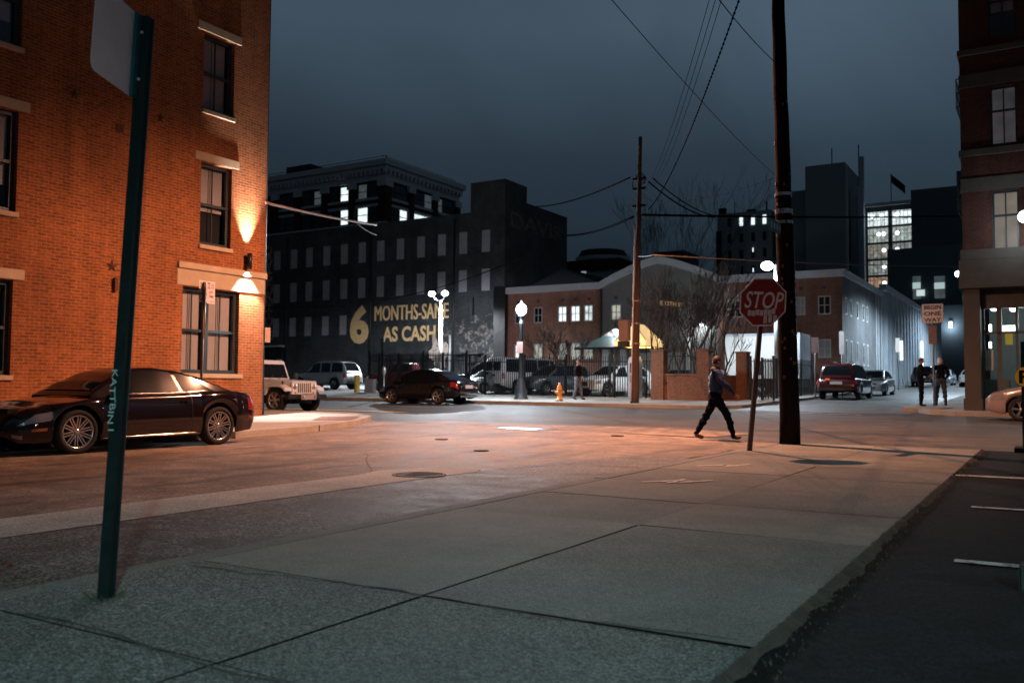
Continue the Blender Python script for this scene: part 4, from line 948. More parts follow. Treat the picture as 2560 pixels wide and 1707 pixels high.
RC = block('rear_block', 'dark flat block behind the bare trees and curved gable', 150, P9(2150, 70, 150)[0], P9(1650, 70, 150)[0], 2, P9(1700, 70, 150)[1], grey('rear_dark', (.035, .04, .05)), 8)
# ------------------------------------------------------------------ near sign post with a bare sign back
M_green = mat('dark_green_steel', (.007, .018, .019), .45, .35, .3, 6, bump=.15, bscale=30)
M_alu = mat('pink_lit_aluminium', (.92, .60, .60), .55, .1, .1, 6)  # pink lamplight tinted into the bare metal's colour
M_scr = mat('scratched_marker', (.5, .6, .6), .8)
SPv, SPs = 3.90, 2.68
tx, ty, tz = at(334, 42, 4.62)                      # where the post top shows, leaning slightly
SP = thing('sign_post', 'near dark green channel post leaning right with a bare metal sign back', 'sign post', SPv, SPs, 0.03)
bx, by, bz = wpt(SPv, SPs, .03)
ax = (Vector((tx, ty, tz)) - Vector((bx, by, bz))); Lp = ax.length; ax.normalize()
zax = ax; xax = Vector((1, 0, 0)); xax = (xax - zax * xax.dot(zax)).normalized(); yax = zax.cross(xax)
# local frame of the post in world, converted to the thing's street frame
Mloc = SP.matrix_basis
def to_street(p):      # world -> absolute street mesh coords
    v, s = to_sv(p[0], p[1]); return (-v, s, p[2])
SPB = Vector((bx, by, bz))
def post_pt(x, y, z): return to_street(SPB + xax * x + yax * y + zax * z)
mb = MB()      # U channel: flanges and web, opening to the far side
prof = [(-.042, .022), (-.030, .022), (-.020, -.018), (.020, -.018), (.030, .022), (.042, .022), (.042, .016), (.033, .016), (.024, -.024), (-.024, -.024), (-.033, .016), (-.042, .016)]
n = len(prof); vs = [post_pt(x, y, z) for z in (-.05, Lp) for x, y in prof]
mb.add(vs, [(i, (i + 1) % n, n + (i + 1) % n, n + i) for i in range(n)] + [tuple(range(n))[::-1], tuple(range(n, 2 * n))])
post_mb = mb
mb = MB(); k = .3
while k < Lp - .1:
    vs = [post_pt(.006 * math.cos(a), -.0245, k + .006 * math.sin(a)) for a in [i * math.pi / 4 for i in range(8)]]; mb.add(vs, [tuple(range(8))]); k += .05
post_mb.add(mb.v, mb.f, 1); post_mb.build('post', [M_green, M_dark], SP)
# plate: upper panel pointing back towards the viewer
p_top, p_bot = Lp + .0, Lp - .46
mb = MB(); rc = .045; d_in = Vector(wpt(0, 0)); 
dirn = Vector((-.03, -.46, 0)); dl = dirn.length
def plate(u, h, o): # u along plate, h height along post, o thickness
    P = SPB + zax * h + xax * (.004 - .03) + (Vector((-.012, -.46, 0)) / .46) * u + Vector((1, 0, 0)) * o; return to_street(P)
out_ = [(0.03, p_bot), (.43, p_bot), (.455, p_bot + .012), (.468, p_bot + .035), (.47, p_bot + .06), (.47, p_top - .06), (.455, p_top - .01), (.43, p_top), (0.03, p_top)]
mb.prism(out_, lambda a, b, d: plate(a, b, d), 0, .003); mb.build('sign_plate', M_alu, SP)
mb = MB(); mb.prism([(-.02, p_bot - .004), (.075, p_bot - .0), (.075, p_top), (-.02, p_top)], lambda a, b, d: plate(a, b, d), .0045, .02); mb.build('post_shadow_strip', mat('teal_shadow', (.02, .10, .13), .5, .3, .2), SP)  # flat teal strip standing in for the post's shadow on the plate
mb = MB()
for h in (p_bot + .1, p_top - .1): mb.lathe([(.001, -.008), (.009, -.008), (.009, 0)], (0, 0, 0), 8); mb.v[-24:] = [tuple(Vector(q) * 1.0) for q in [post_pt(x, -.03 + z * .5, h + y) for x, y, z in mb.v[-24:]]]
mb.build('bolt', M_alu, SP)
# scratched letters down the web
M2 = MB(); t = MB(); t.text('KATTBIN I', 1, lambda x, y, d: (x, y, d), depth=0)
xs = [p[0] for p in t.v]; ys_ = [p[1] for p in t.v]; wX = max(xs) - min(xs)
M2.add([post_pt(-.030 + .030 * (p[1] / .75) + .004 * math.sin(p[0] * 3), -.0285, 1.10 - (p[0] - min(xs)) / wX * .30) for p in t.v], t.f); M2.build('scratched_writing', M_scr, SP)
mb = MB(); R.seed(4)
for k in range(60):
    a = R.uniform(0, 6.28); r = R.uniform(.02, .10); x, y = -SPv + r * math.cos(a), SPs + r * math.sin(a); h = R.uniform(.01, .05); b_ = R.uniform(0, 6.28)
    mb.add([(x, y, .035), (x + .012 * math.cos(b_), y + .012 * math.sin(b_), .037), (x + h * math.cos(a), y + h * math.sin(a), .04 + h * .6)], [(0, 1, 2)])
o = mb.build('weeds', mat('dry_weed', (.10, .10, .05), .9), None, org=(0, 0, 0)); o.rotation_euler = (0, 0, TH); tag(o, 'small tuft of dry weeds at the foot of the green post', 'weeds', kind='stuff')
# brown leaf heap at the left edge
mb = MB(); R.seed(8)
for k in range(420):
    a = R.uniform(0, 6.28); r = abs(R.gauss(0, .13)); v, s = 5.05 + r * math.cos(a), 2.62 + r * math.sin(a) * 1.2; z = .012 + R.uniform(0, max(.005, .15 - r * .5)); q = R.uniform(.02, .04); b_ = R.uniform(0, 6.28); c_ = R.uniform(-.5, .5)
    mb.add([(-v, s, z), (-v + q * math.cos(b_), s + q * math.sin(b_), z + q * c_), (-v + q * math.cos(b_ + .9), s + q * math.sin(b_ + .9), z + q * .4)], [(0, 1, 2)])
single(mb, 'leaf_heap', mat('brown_leaves', (.13, .05, .03), .9, var=.4, scale=20), 'small heap of rusty brown leaves beside the road at the left edge', 'leaves', 5.05, 2.62, 0)

# ------------------------------------------------------------------ stop sign
STv, STs = 4.20, 14.43
ST = thing('stop_sign', 'red octagonal stop sign with stickers on a leaning rusty post', 'sign', STv, STs, 0.03)
M_red = mat('stop_red', (.30, .012, .02), .4, 0, .15, 4); M_refl = mat('sign_white', (.80, .85, .86), .45, 0, .1, 6); M_postr = mat('rusty_post', (.07, .04, .03), .7, .4, .35, 8)
B0 = Vector(wpt(STv, STs, .03)); Tq = Vector(at(1757, 640, 13.95)); zq = (Tq - B0).normalized(); Lq = (Tq - B0).length
fz = zq; fx = Vector((1, 0.12, 0)); fx = (fx - fz * fx.dot(fz)).normalized(); fy = fz.cross(fx)
def stp(x, y, z): return to_street(B0 + fx * x + fy * y + fz * z)
mb = MB(); vs = [stp(x, y, z) for z in (-.1, Lq - .1) for x, y in ((-.035, 0), (.035, 0), (.035, .05), (-.035, .05))]
mb.add(vs, [(0, 1, 5, 4), (1, 2, 6, 5), (2, 3, 7, 6), (3, 0, 4, 7), (4, 5, 6, 7)]); mb.build('post', M_postr, ST)
cz = Lq - .375; rr_ = .381
def octa(r, y, yb, m_, nm, par=ST):
    p = [(r / math.cos(math.pi / 8) * math.cos(math.pi / 8 + k * math.pi / 4 + .05), r / math.cos(math.pi / 8) * math.sin(math.pi / 8 + k * math.pi / 4 + .05)) for k in range(8)]
    b = MB(); b.prism(p, lambda a, c, d: stp(a, d, cz + c), y, yb); return b.build(nm, m_, par)
octa(rr_, -.004, -.001, M_refl, 'sign_border'); octa(rr_ - .022, -.0065, -.0045, M_red, 'sign_face')
t = MB(); t.text('STOP', 1, lambda x, y, d: (x, y, d), depth=0, off=.012)
xs = [p[0] for p in t.v]; ys_ = [p[1] for p in t.v]
b = MB(); b.add([stp(-.305 + .62 * (p[0] - min(xs)) / (max(xs) - min(xs)) + .03 * (p[1] / .7), -.0085, cz - .10 + .27 * (p[1] - min(ys_)) / (max(ys_) - min(ys_))) for p in t.v], t.f); b.build('stop_lettering', M_refl, ST)
b = MB(); R.seed(6)
for i in range(7):
    x = -.24 + i * .066; y0 = -.13 - .012 * (i % 2) + .006 * i; 
    for j in range(6): b.add([stp(x + j * .0098, -.0095, cz + y0), stp(x + j * .0098 + .0075, -.0095, cz + y0), stp(x + j * .0098 + .009, -.0095, cz + y0 - .085 - R.uniform(0, .015)), stp(x + j * .0098 + .001, -.0095, cz + y0 - .085)], [(0, 1, 2, 3)])
for i in range(3):
    x = .03 + i * .08; 
    for j in range(5): b.add([stp(x + j * .0115, -.0097, cz - .20), stp(x + j * .0115 + .009, -.0097, cz - .20), stp(x + j * .0115 + .0095, -.0097, cz - .325 - R.uniform(0, .02) + i * .01), stp(x + j * .0115, -.0097, cz - .325 + i * .01)], [(0, 1, 2, 3)])
b.build('sticker', M_refl, ST)
b = MB()
for z in (cz + .3, cz - .3): b.box(0, .0, 0, 0, 0, 0) if False else b.add([stp(.012 * math.cos(a), -.0098, z + .012 * math.sin(a)) for a in [k * math.pi / 4 for k in range(8)]], [tuple(range(8))])
b.build('bolt', M_postr, ST)

# ------------------------------------------------------------------ utility poles
M_wood = mat('creosoted_wood', (.011, .010, .009), .95, 0, .4, 2.5, bump=.9, bscale=7, bdist=.02, spec=.08)
M_wood2 = mat('weathered_wood', (.085, .058, .046), .9, 0, .35, 2.5, bump=.8, bscale=9, bdist=.02, spec=.15)
def woodgrain(m):
    n = m.node_tree
    for x in n.nodes:
        if x.type == 'MAPPING': x.inputs['Scale'].default_value = (6, 6, .35)
woodgrain(M_wood); woodgrain(M_wood2)
M_band = mat('steel_band', (.45, .47, .5), .3, .8, .2, 10)
UP = thing('utility_pole', 'thick dark wooden utility pole on the near pavement corner carrying a street lamp', 'utility pole', 4.09, 16.6, 0.03)
B0 = Vector(wpt(4.09, 16.6, 0)); T0 = Vector(at(1779, -300, 16.2)); axp = (T0 - B0).normalized(); Lp2 = (T0 - B0).length
def upp(h, dx=0, dy=0): return to_street(B0 + axp * h + Vector((dx, dy, 0)))
mb = MB(); R.seed(1); hs = [i * .5 for i in range(int(Lp2 / .5) + 1)]
mb.tube([upp(h, R.uniform(-.008, .008), 0) for h in hs], [.185 - .0085 * h + R.uniform(-.004, .004) for h in hs], 18); mb.build('pole', M_wood, UP)
for h, w_ in ((4.62, .03), (4.30, .045), (4.1, .03)):
    mb = MB(); c = upp(h); mb.lathe([(.153, h - w_), (.157, h - w_), (.157, h + w_), (.153, h + w_)], (c[0], c[1], 0), 20, smooth=False); mb.build('steel_band', M_band, UP)
R.seed(12)
for k in range(26):
    mb = MB(); h = R.uniform(1.2, 6.4); a = R.uniform(-2.6, -.3); c = upp(h); r = .187 - .0085 * h; mb.box(-.02, .02, -.004, .004, -.03, .03, M=Matrix.Translation((c[0] + r * math.cos(a), c[1] + r * math.sin(a), c[2])) @ Matrix.Rotation(a + math.pi / 2, 4, 'Z'))
    mb.build('staple_plate', mat('rusty_staples', (.16, .09, .07), .6, .5, .3, 30), UP)
mb = MB(); mb.tube([upp(h, .155, -.03) for h in (0.1, 2, 4.2)], .016, 6); mb.build('conduit', M_band, UP)
# lamp arm over the street, luminaire above the frame
la = upp(9.9); lb = to_street(at(1440, -90, 19.5)); 
mb = MB(); mb.tube([la, ((la[0] * 2 + lb[0]) / 3, (la[1] * 2 + lb[1]) / 3, la[2] + .5), ((la[0] + 2 * lb[0]) / 3, (la[1] + 2 * lb[1]) / 3, la[2] + .55), (lb[0], lb[1], lb[2] + .1)], .035, 8); mb.build('lamp_arm', M_band, UP)
mb = MB(); mb.lathe([(.02, .3), (.2, .28), (.33, .16), (.35, .12), (.35, -.275), (.34, -.275), (.34, .11), (.001, .12)], (lb[0], lb[1], lb[2]), 28); mb.build('lamp_head', mat('lamp_grey', (.2, .2, .2), .5), UP)
mb = MB(); mb.lathe([(.14, .04), (.11, -.05), (.001, -.08)], (lb[0], lb[1], lb[2]), 20); mb.build('lamp_lens', emis('sodium_lens', (1, .62, .42), 14), UP)
SOD = (1, .435, .245)
LX = at(1440, -90, 19.5)
lamp('sodium_light', 'SPOT', (LX[0], LX[1], LX[2] - .16), 15500, SOD, UP, .055, 162, .8, Vector((-1.7, 3.9, -10.4)).to_track_quat('-Z', 'Y').to_euler())
# street name blade
BL = MB(); q0 = upp(4.35, -.12, -.1); 
a0, a1 = Vector(at(1772, 502, 15.9)), Vector(at(1797, 515, 16.2))
hgt = .2
mbp = [(a0, 0), (a1, 0), (a1, 1), (a0, 1)]
mb = MB(); dn = (a1 - a0).normalized(); a0 = a0 - dn * .12
vs = [to_street(a0), to_street(a1), to_street(a1 - Vector((0, 0, .22))), to_street(a0 - Vector((0, 0, .22)))]
off_ = Vector((0, .004, 0)); vs += [tuple(Vector(p) + off_) for p in vs]
mb.add(vs, [(0, 1, 2, 3), (4, 5, 6, 7), (0, 1, 5, 4), (1, 2, 6, 5), (2, 3, 7, 6), (3, 0, 4, 7)])
NS = thing('street_name_sign', 'small teal street name blade strapped to the thick near pole', 'sign', 4.3, 16.4, 4.3)
o = mb.build('blade', mat('teal_sign', (.10, .30, .34), .4, var=.3, scale=12), NS)
mb = MB(); 
for k in range(4):
    t_ = .18 + k * .2; p = a0 + (a1 - a0) * t_ - Vector((0, .006, .06)); q = p + dn * .05; mb.add([to_street(p), to_street(q), to_street(q - Vector((0, 0, .1))), to_street(p - Vector((0, 0, .1)))], [(0, 1, 2, 3)])
mb.build('lettering', mat('pale_letter', (.6, .7, .72), .4), NS)
# second pole across the street
P2 = thing('utility_pole', 'leaning weathered utility pole across the street lit red on its left side', 'utility pole', 14.2, 32.9)
B2 = Vector(wpt(14.2, 32.9, GZ(14.2, 32.9))); T2 = Vector(at(1471, 315, 35.4)); a2 = (T2 - B2).normalized(); L2 = (T2 - B2).length
def p2(h, dx=0, dy=0): return to_street(B2 + a2 * h + Vector((dx, dy, 0)))
mb = MB(); hs = [i * .8 for i in range(int(L2 / .8) + 1)] + [L2]; mb.tube([p2(h, R.uniform(-.012, .012)) for h in hs], [.175 - .0095 * h for h in hs], 14); mb.build('pole', M_wood2, P2)
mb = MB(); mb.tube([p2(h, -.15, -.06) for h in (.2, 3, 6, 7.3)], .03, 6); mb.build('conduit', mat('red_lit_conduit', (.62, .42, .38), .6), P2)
mb = MB()
for h in (3.3, 4.2, 2.5): c = p2(h); mb.lathe([(.168, c[2] - .03), (.172, c[2] - .03), (.172, c[2] + .03), (.168, c[2] + .03)], (c[0], c[1], 0), 14, smooth=False)
mb.build('steel_band', mat('dull_band', (.3, .22, .2), .5, .5), P2)
for (x0, x1, y0, y1, nm, m_) in ((1548, 1575, 800, 852, 'transformer_box', mat('box_pinkish', (.22, .16, .15), .6)), (1553, 1566, 853, 868, 'pole_box', mat('pole_box_dark', (.03, .03, .03), .6))):
    A_, B_ = at(x0 / SC, y0 / SC, 35.0), at(x1 / SC, y1 / SC, 35.0); A2, B2_ = to_street(A_), to_street(B_)
    mb = MB(); cx, cy = (A2[0] + B2_[0]) / 2, (A2[1] + B2_[1]) / 2; mb.box(cx - .2, cx + .2, cy - .15, cy + .15, B2_[2], A2[2]); mb.build(nm, m_, P2, bevel=.01)
# cables bundle knots at its head
mb = MB(); R.seed(21)
c0 = p2(L2 - 1.7)
for k in range(7):
    a_ = R.uniform(0, 6.28); r = R.uniform(.25, .55); pts = [(c0[0] + r * math.cos(a_ + t * .9) * (t + 1) / 5, c0[1], c0[2] + r * math.sin(a_ + t * .9) * (t + 1) / 5 - .1 * t * .4) for t in range(5)]
    mb = MB(); mb.tube(pts, .014, 4); mb.build('cable_loop', M_dark, P2)
for dz in (-.1, -.5, -1.2): mb = MB(); c = p2(L2 - 1.6 + dz); mb.box(c[0] - .28, c[0] + .28, c[1] - .05, c[1] + .05, c[2] - .05, c[2] + .04); mb.build('cable_bracket', M_dark, P2)
SN = thing('street_name_sign', 'green E 12TH ST street name blades on the leaning far pole', 'sign', 14.0, 32.6, 4)
A_, B_ = to_street(at(1514, 688, 34.6)), to_street(at(1574, 694, 34.6))
def blade(A_, B_, h, txt, nm, m_):
    A_, B_ = Vector(A_), Vector(B_); b = MB(); vs = [A_, B_, B_ - Vector((0, 0, h)), A_ - Vector((0, 0, h))]; d = Vector((0, .01, 0)); vs = vs + [p + d for p in vs]
    b.add(vs, [(0, 1, 2, 3), (4, 5, 6, 7), (0, 1, 5, 4), (1, 2, 6, 5), (2, 3, 7, 6), (3, 0, 4, 7)]); o = b.build(nm, m_, SN)
    if txt:
        t = MB(); t.text(txt, 1, lambda x, y, d: (x, y, d), depth=0, off=.01); xs = [p[0] for p in t.v]
        b = MB(); b.add([A_ + (B_ - A_) * (.05 + .88 * (p[0] - min(xs)) / (max(xs) - min(xs))) + Vector((0, -.008, -h + h * .2 + h * .62 * p[1] / .72)) for p in t.v], t.f); b.build('lettering', mat('sign_letter', (.38, .46, .46), .5), o)
blade(A_, B_, .24, 'E 12TH ST', 'long_blade', mat('street_green', (.01, .04, .035), .5, var=0))
A2_, B2_ = to_street(at(1440, 683, 34.7)), to_street(at(1453, 692, 35.0)); blade(A2_, B2_, .22, None, 'short_blade', mat('street_green2', (.03, .10, .10), .5, var=0))

# ------------------------------------------------------------------ overhead wires
M_wire = mat('cable_black', (.006, .006, .007), 1, var=0, spec=0); M_wireg = mat('cable_grey', (.16, .14, .14), .6, var=0)
def wire(label, A, B, r, sag=.4, m=None, beads=False, seg=24, group=None, name='overhead_wire'):
    A, B = Vector(A), Vector(B); pts = []
    for i in range(seg + 1):
        t = i / seg; p = A + (B - A) * t; p.z -= sag * 4 * t * (1 - t); pts.append(to_street(p))
    b = MB(); b.tube(pts, r, 5)
    if beads:
        n_ = 110
        for i in range(n_):
            t = i / n_; p = A + (B - A) * t; p.z -= sag * 4 * t * (1 - t); q = A + (B - A) * (t + .45 / n_); q.z -= sag * 4 * (t + .45 / n_) * (1 - t - .45 / n_); b.tube([to_street(p), to_street((p + q) / 2), to_street(q)], [r, r * 1.9, r], 5)
    v, s = to_sv(A.x, A.y); return single(b, name, m or M_wire, label, 'wire', v, s, A.z)
W1_ = B2 + a2 * (L2 - 1.9)
wire('thin dark wire crossing the sky diagonally down to the thick pole', at(1370, -40, 12), at(1800, 420, 30), .007, .15)
wire('short thin wire from the top frame edge to the thick pole', at(1620, -40, 10), at(1778, 142, 16.2), .007, .05)
wire('twisted beaded cable rising from the far pole to the top edge', at(1712, -40, 13), at(1489, 482, 34), .012, .5, beads=True)
for i, x in enumerate((1646, 1655, 1664)):
    wire('%s of three faint parallel wires rising left of the beaded cable' % ('leftmost', 'middle one', 'rightmost')[i], at(x + (x - 1655) * .6, -40, 9), at(1482 + i * 8, 430, 32), .004, .4)
wire('upper thin wire running left from the far pole head', at(1447, 408, 35.2), at(1225, 475, 60), .035, .3)
wire('thick sagging cable from the far pole down left past the warehouse', at(1455, 498, 35.3), at(1298, 541, 48), .05, .2)
wire('continuation cable swinging low across the black warehouse front', at(1298, 541, 48), at(600, 705, 44), .022, 1.2)
wire('horizontal cable running right from the far pole behind the thick pole', at(1475, 494, 35.3), at(2215, 496, 62), .05, .1)
wire('upper of two cables falling right from the far pole head', at(1500, 410, 35.3), at(1650, 497, 50), .03, .3)
wire('lower of two cables falling right from the far pole head', at(1490, 418, 35.3), at(1640, 500, 48), .035, .3)
wire('pink lit cable running right from the far pole above the gable', at(1466, 589, 35.3), at(1500, 586, 30), .016, .02, M_wireg)
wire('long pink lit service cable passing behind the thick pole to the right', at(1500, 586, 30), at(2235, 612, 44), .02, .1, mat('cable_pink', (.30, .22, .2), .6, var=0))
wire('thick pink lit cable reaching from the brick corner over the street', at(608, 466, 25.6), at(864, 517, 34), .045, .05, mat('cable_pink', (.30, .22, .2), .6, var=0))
wire('thin lit cable under the thick one ending in a small insulator', at(820, 514, 33), at(864, 540, 36), .02, .05, M_wireg)
wire('faint wire from the building roof across to the thick pole', at(1480, 455, 36), at(1790, 405, 17), .004, .3)

# ------------------------------------------------------------------ lamps
M_lampb = mat('cast_lamp_black', (.012, .018, .022), .5, .3, .2)
COOL = (.78, .90, 1)
AL = thing('street_lamp', 'ornamental black street lamp with a glowing white acorn globe', 'street lamp', 20.0, 33.8, GZ(20, 33.8) + .13)
z0 = GZ(20, 33.8) + .13; c = (-20., 33.8, z0)
mb = MB(); mb.lathe([(.33, 0), (.33, .07), (.28, .1), (.27, .4), (.2, .5), (.17, .75), (.12, .85), (.1, 1.0), (.085, 1.1), (.08, 3.3), (.1, 3.34), (.1, 3.4), (.075, 3.42), (.07, 3.62), (.14, 3.66), (.16, 3.72), (.05, 3.74)], c, 20); mb.build('post', M_lampb, AL)
mb = MB(); mb.lathe([(.42, -.02), (.42, .02), (.33, .025)], c, 24, smooth=False); mb.build('plinth', M_concL, AL)
mb = MB(); mb.lathe([(.10, 3.74), (.18, 3.80), (.235, 3.93), (.24, 4.03), (.20, 4.14), (.11, 4.22), (.04, 4.26), (.02, 4.34), (.001, 4.38)], c, 20); mb.build('globe', emis('acorn_globe', (.86, .95, 1), 11), AL)
mb = MB(); mb.sb(19.85, 20.15, 33.68, 33.70, z0 + 2.05, z0 + 2.55); mb.build('parking_notice', mat('faded_notice', (.30, .18, .17), .6, var=.4, scale=15), AL)
x_, y_, _ = wpt(20, 33.35); lamp('lamp_light', 'POINT', (x_, y_, z0 + 4.1), 2600, COOL, AL, .25)
LL = thing('lot_lamp', 'tall pale parking lot pole with two bright round lamp heads', 'street lamp', 44.5, 62)
q = to_street(at(1013, 700, 70)); V_, S_ = -q[0], q[1]
zt_ = at(1013, 690, 70)[2]; g0 = GZ(V_, S_)
mb = MB(); mb.tube([(q[0], q[1], g0), (q[0], q[1], zt_)], [.16, .11], 10); 
h1, h2 = to_street(at(992, 675, 70)), to_street(at(1022, 674, 69))
mb.tube([(q[0], q[1], zt_ - .1), ((q[0] + h1[0]) / 2 - .1, (q[1] + h1[1]) / 2, zt_ + .1), (h1[0], h1[1], h1[2])], .06, 6); mb.tube([(q[0], q[1], zt_ - .1), ((q[0] + h2[0]) / 2 + .1, (q[1] + h2[1]) / 2, zt_ + .1), (h2[0], h2[1], h2[2])], .06, 6); mb.build('pole', mat('pale_pole', (.6, .62, .65), .5), LL)
for h in (h1, h2):
    mb = MB(); mb.ball((h[0], h[1], h[2]), .27, 8, sz=.8); mb.build('lamp_head', emis('lot_globe', (.9, .96, 1), 18), LL)
for h, k in ((h1, .42), (h2, -.55)):
    x_, y_, _ = wpt(-h[0], h[1]); lamp('lot_light', 'SPOT', (x_, y_, h[2] - .4), 15000 if k > 0 else 24000, (.85, .93, 1), LL, .2, 168, .3, Vector((.518 * k, .855 * k, -1)).to_track_quat('-Z', 'Y').to_euler())
x_, y_, _ = wpt(47.5, 68.3); lamp('lot_light', 'SPOT', (x_, y_, zt_ - .6), 1000, (.85, .93, 1), LL, .4, 168, .35)  # extra spot without a fitting, added to brighten the wall's right end
TL_ = thing('lot_lamp', 'tall pole with one bright floodlight behind the stop sign', 'street lamp', 14.9, 50)
q = to_street(at(1782, 640, 44)); h = to_street(at(1762, 611, 44)); zt_ = q[2] + .3
mb = MB(); mb.tube([(q[0], q[1], GZ(-q[0], q[1])), (q[0], q[1], zt_ + .4)], [.13, .09], 10); mb.tube([(q[0], q[1], zt_ + .35), (h[0], h[1], h[2] + .1)], .05, 6); mb.build('pole', mat('pale_pole', (.6, .62, .65), .5), TL_)
mb = MB(); mb.ball((h[0], h[1], h[2]), .3, 8, sz=.75); mb.build('lamp_head', emis('lot_globe', (.9, .96, 1), 18), TL_)
x_, y_, _ = wpt(-h[0], h[1] - .5); lamp('flood_light', 'SPOT', (x_, y_, h[2] - .35), 3000, COOL, TL_, .3, 165, .5)
SL = thing('street_lamp', 'slim dark street lamp with small white head down the one way street', 'street lamp', 3.2, 66)
h = to_street(at(2201, 629, 58)); mb = MB(); mb.tube([(h[0] + .35, h[1], GZ(-h[0], h[1])), (h[0] + .35, h[1], h[2] + .2)], .09, 8); mb.tube([(h[0] + .35, h[1], h[2] + .15), (h[0], h[1], h[2] + .12)], .05, 6); mb.build('pole', M_lampb, SL)
mb = MB(); mb.ball((h[0], h[1], h[2]), .2, 8); mb.build('lamp_head', emis('lot_globe', (.9, .96, 1), 18), SL)
x_, y_, _ = wpt(-h[0], h[1]); lamp('lamp_light', 'SPOT', (x_, y_, h[2] - .3), 7000, (.68, .86, 1), SL, .2, 165, .4)
x_, y_, _ = wpt(3.4, 92); lamp('lamp_light', 'SPOT', (x_, y_, 10), 9000, (.68, .86, 1), SL, .2, 160, .4)
# the cool lamp behind the camera that lights the near slabs
NL = thing('street_lamp', 'street lamp standing behind the viewer lighting the near slabs', 'street lamp', -5.5, -6)
xn, yn = 2.4, -8.0; vn, sn = to_sv(xn, yn)
mb = MB(); mb.tube([(-vn + .3, sn, 0), (-vn + .3, sn, 6.6)], .08, 8); mb.tube([(-vn + .3, sn, 6.5), (-vn, sn, 6.6)], .05, 6); mb.build('pole', M_lampb, NL)
mb = MB(); mb.ball((-vn, sn, 6.6), .18, 6); mb.build('lamp_head', emis('teal_head', (.6, .95, 1), 8), NL)
lamp('lamp_light', 'SPOT', (xn, yn, 6.35), 6500, (.42, .93, .90), NL, .12, 160, .6)
# added warm lamp, out of view, to brighten the near sign plate
NL2 = thing('street_lamp', 'unseen warm lamp added behind the viewer at the right to light the sign plate', 'street lamp', -12, 4)
vn, sn = to_sv(14, -4)
mb = MB(); mb.tube([(-vn + .3, sn, 0), (-vn + .3, sn, 3.7)], .08, 8); mb.tube([(-vn + .3, sn, 3.6), (-vn, sn, 3.7)], .05, 6); mb.build('pole', M_lampb, NL2)
mb = MB(); mb.ball((-vn, sn, 3.7), .18, 6); mb.build('lamp_head', emis('warm_head', (1, .75, .65), 8), NL2)
lamp('lamp_light', 'SPOT', (14, -4, 3.4), 3300, (1, .70, .66), NL2, .12, 178, .3)
# lights fixed to the brick office
OL = thing('wall_light', 'bright cone wall light above the green entrance canopy', 'lamp', 26.0, SR - .4, 5.3)
v, z = wS(*c5(932, 800), SR - .25); mb = MB(); mb.lathe([(.03, .22), (.06, .15), (.16, 0), (.14, 0), (.001, .02)], (-v, SR - .25, z), 12); mb.build('shade', M_lampb, OL)
x_, y_, _ = wpt(v, SR - .33); lamp('light', 'SPOT', (x_, y_, z - .02), 330, (.9, .97, 1), OL, .05, 128, .25)
OL2 = thing('wall_light', 'bright wall light glowing behind the bare street trees', 'lamp', 19.7, SR - .3, 5)
v, z = wS(*c7(150, 470), SR - .2); mb = MB(); mb.ball((-v, SR - .25, z), .12, 6); mb.build('fitting', emis('office_fitting', (.85, .95, 1), 10), OL2)
x_, y_, _ = wpt(v, SR - .45); lamp('light', 'POINT', (x_, y_, z - .1), 110, (.8, .95, 1), OL2, .1)

# ------------------------------------------------------------------ iron fence of the lot
M_iron2 = mat('fence_black', (.008, .010, .012), .5, .2, .1)
SF = 39.4
FE = thing('iron_fence', 'long black iron picket fence along the parking lot pavement', 'fence', 25, SF)
def gz(v, s): return GZ(v, s) + .12
def fence_run(par, vA, vB, s, h=2.05, step=.125, posts=2.4, nm='picket_panel', th=.03, rails=(.18, 1.72)):
    v = vA
    while v < vB - .05:
        e_ = min(v + posts, vB); b = MB()
        k = v + .1
        while k < e_ - .04:
            g = gz(k, s); b.sb(k - th / 2, k + th / 2, s - th / 2, s + th / 2, g + .08, g + h - .12 + .05); k += step
        for r in rails: g = gz((v + e_) / 2, s); b.sb(v, e_, s - .02, s + .02, g + r - .02, g + r + .02)
        b.build(nm, M_iron2, par)
        g = gz(v, s); b = MB(); b.sb(v - .045, v + .045, s - .045, s + .045, g - .1, g + h + .05); b.build('post', M_iron2, par); v = e_
    g = gz(vB, s); b = MB(); b.sb(vB - .045, vB + .045, s - .045, s + .045, g - .1, g + h + .05); b.build('post', M_iron2, par)
fence_run(FE, 15.9, 26.5, SF); 
GT = thing('sliding_gate', 'tall black double barred sliding gate at the lot entrance', 'gate', 31, SF + .3)
vg0, vg1 = wS(1160, 900, SF)[0], wS(918, 900, SF)[0]
fence_run(GT, vg0, vg1, SF + .25, h=2.3, step=.11, posts=2.9, rails=(.2, 1.8, 2.1)); 
fence_run(GT, 28.6, vg1 - .5, SF + .5, h=2.2, step=.13, posts=3.1, rails=(.2, 1.9))
mb = MB(); mb.tube([(-27.2, SF + .4, gz(27, SF) + .3), (-29.9, SF + .4, gz(29, SF) + 2.0)], .03, 4); mb.build('brace', M_iron2, GT)
FE2 = thing('iron_fence', 'black iron fence in front of the white box truck', 'fence', 11, 37)
fence_run(FE2, 6.9 + 3.4, 11.3, 39.0, posts=1.6, h=1.9); 
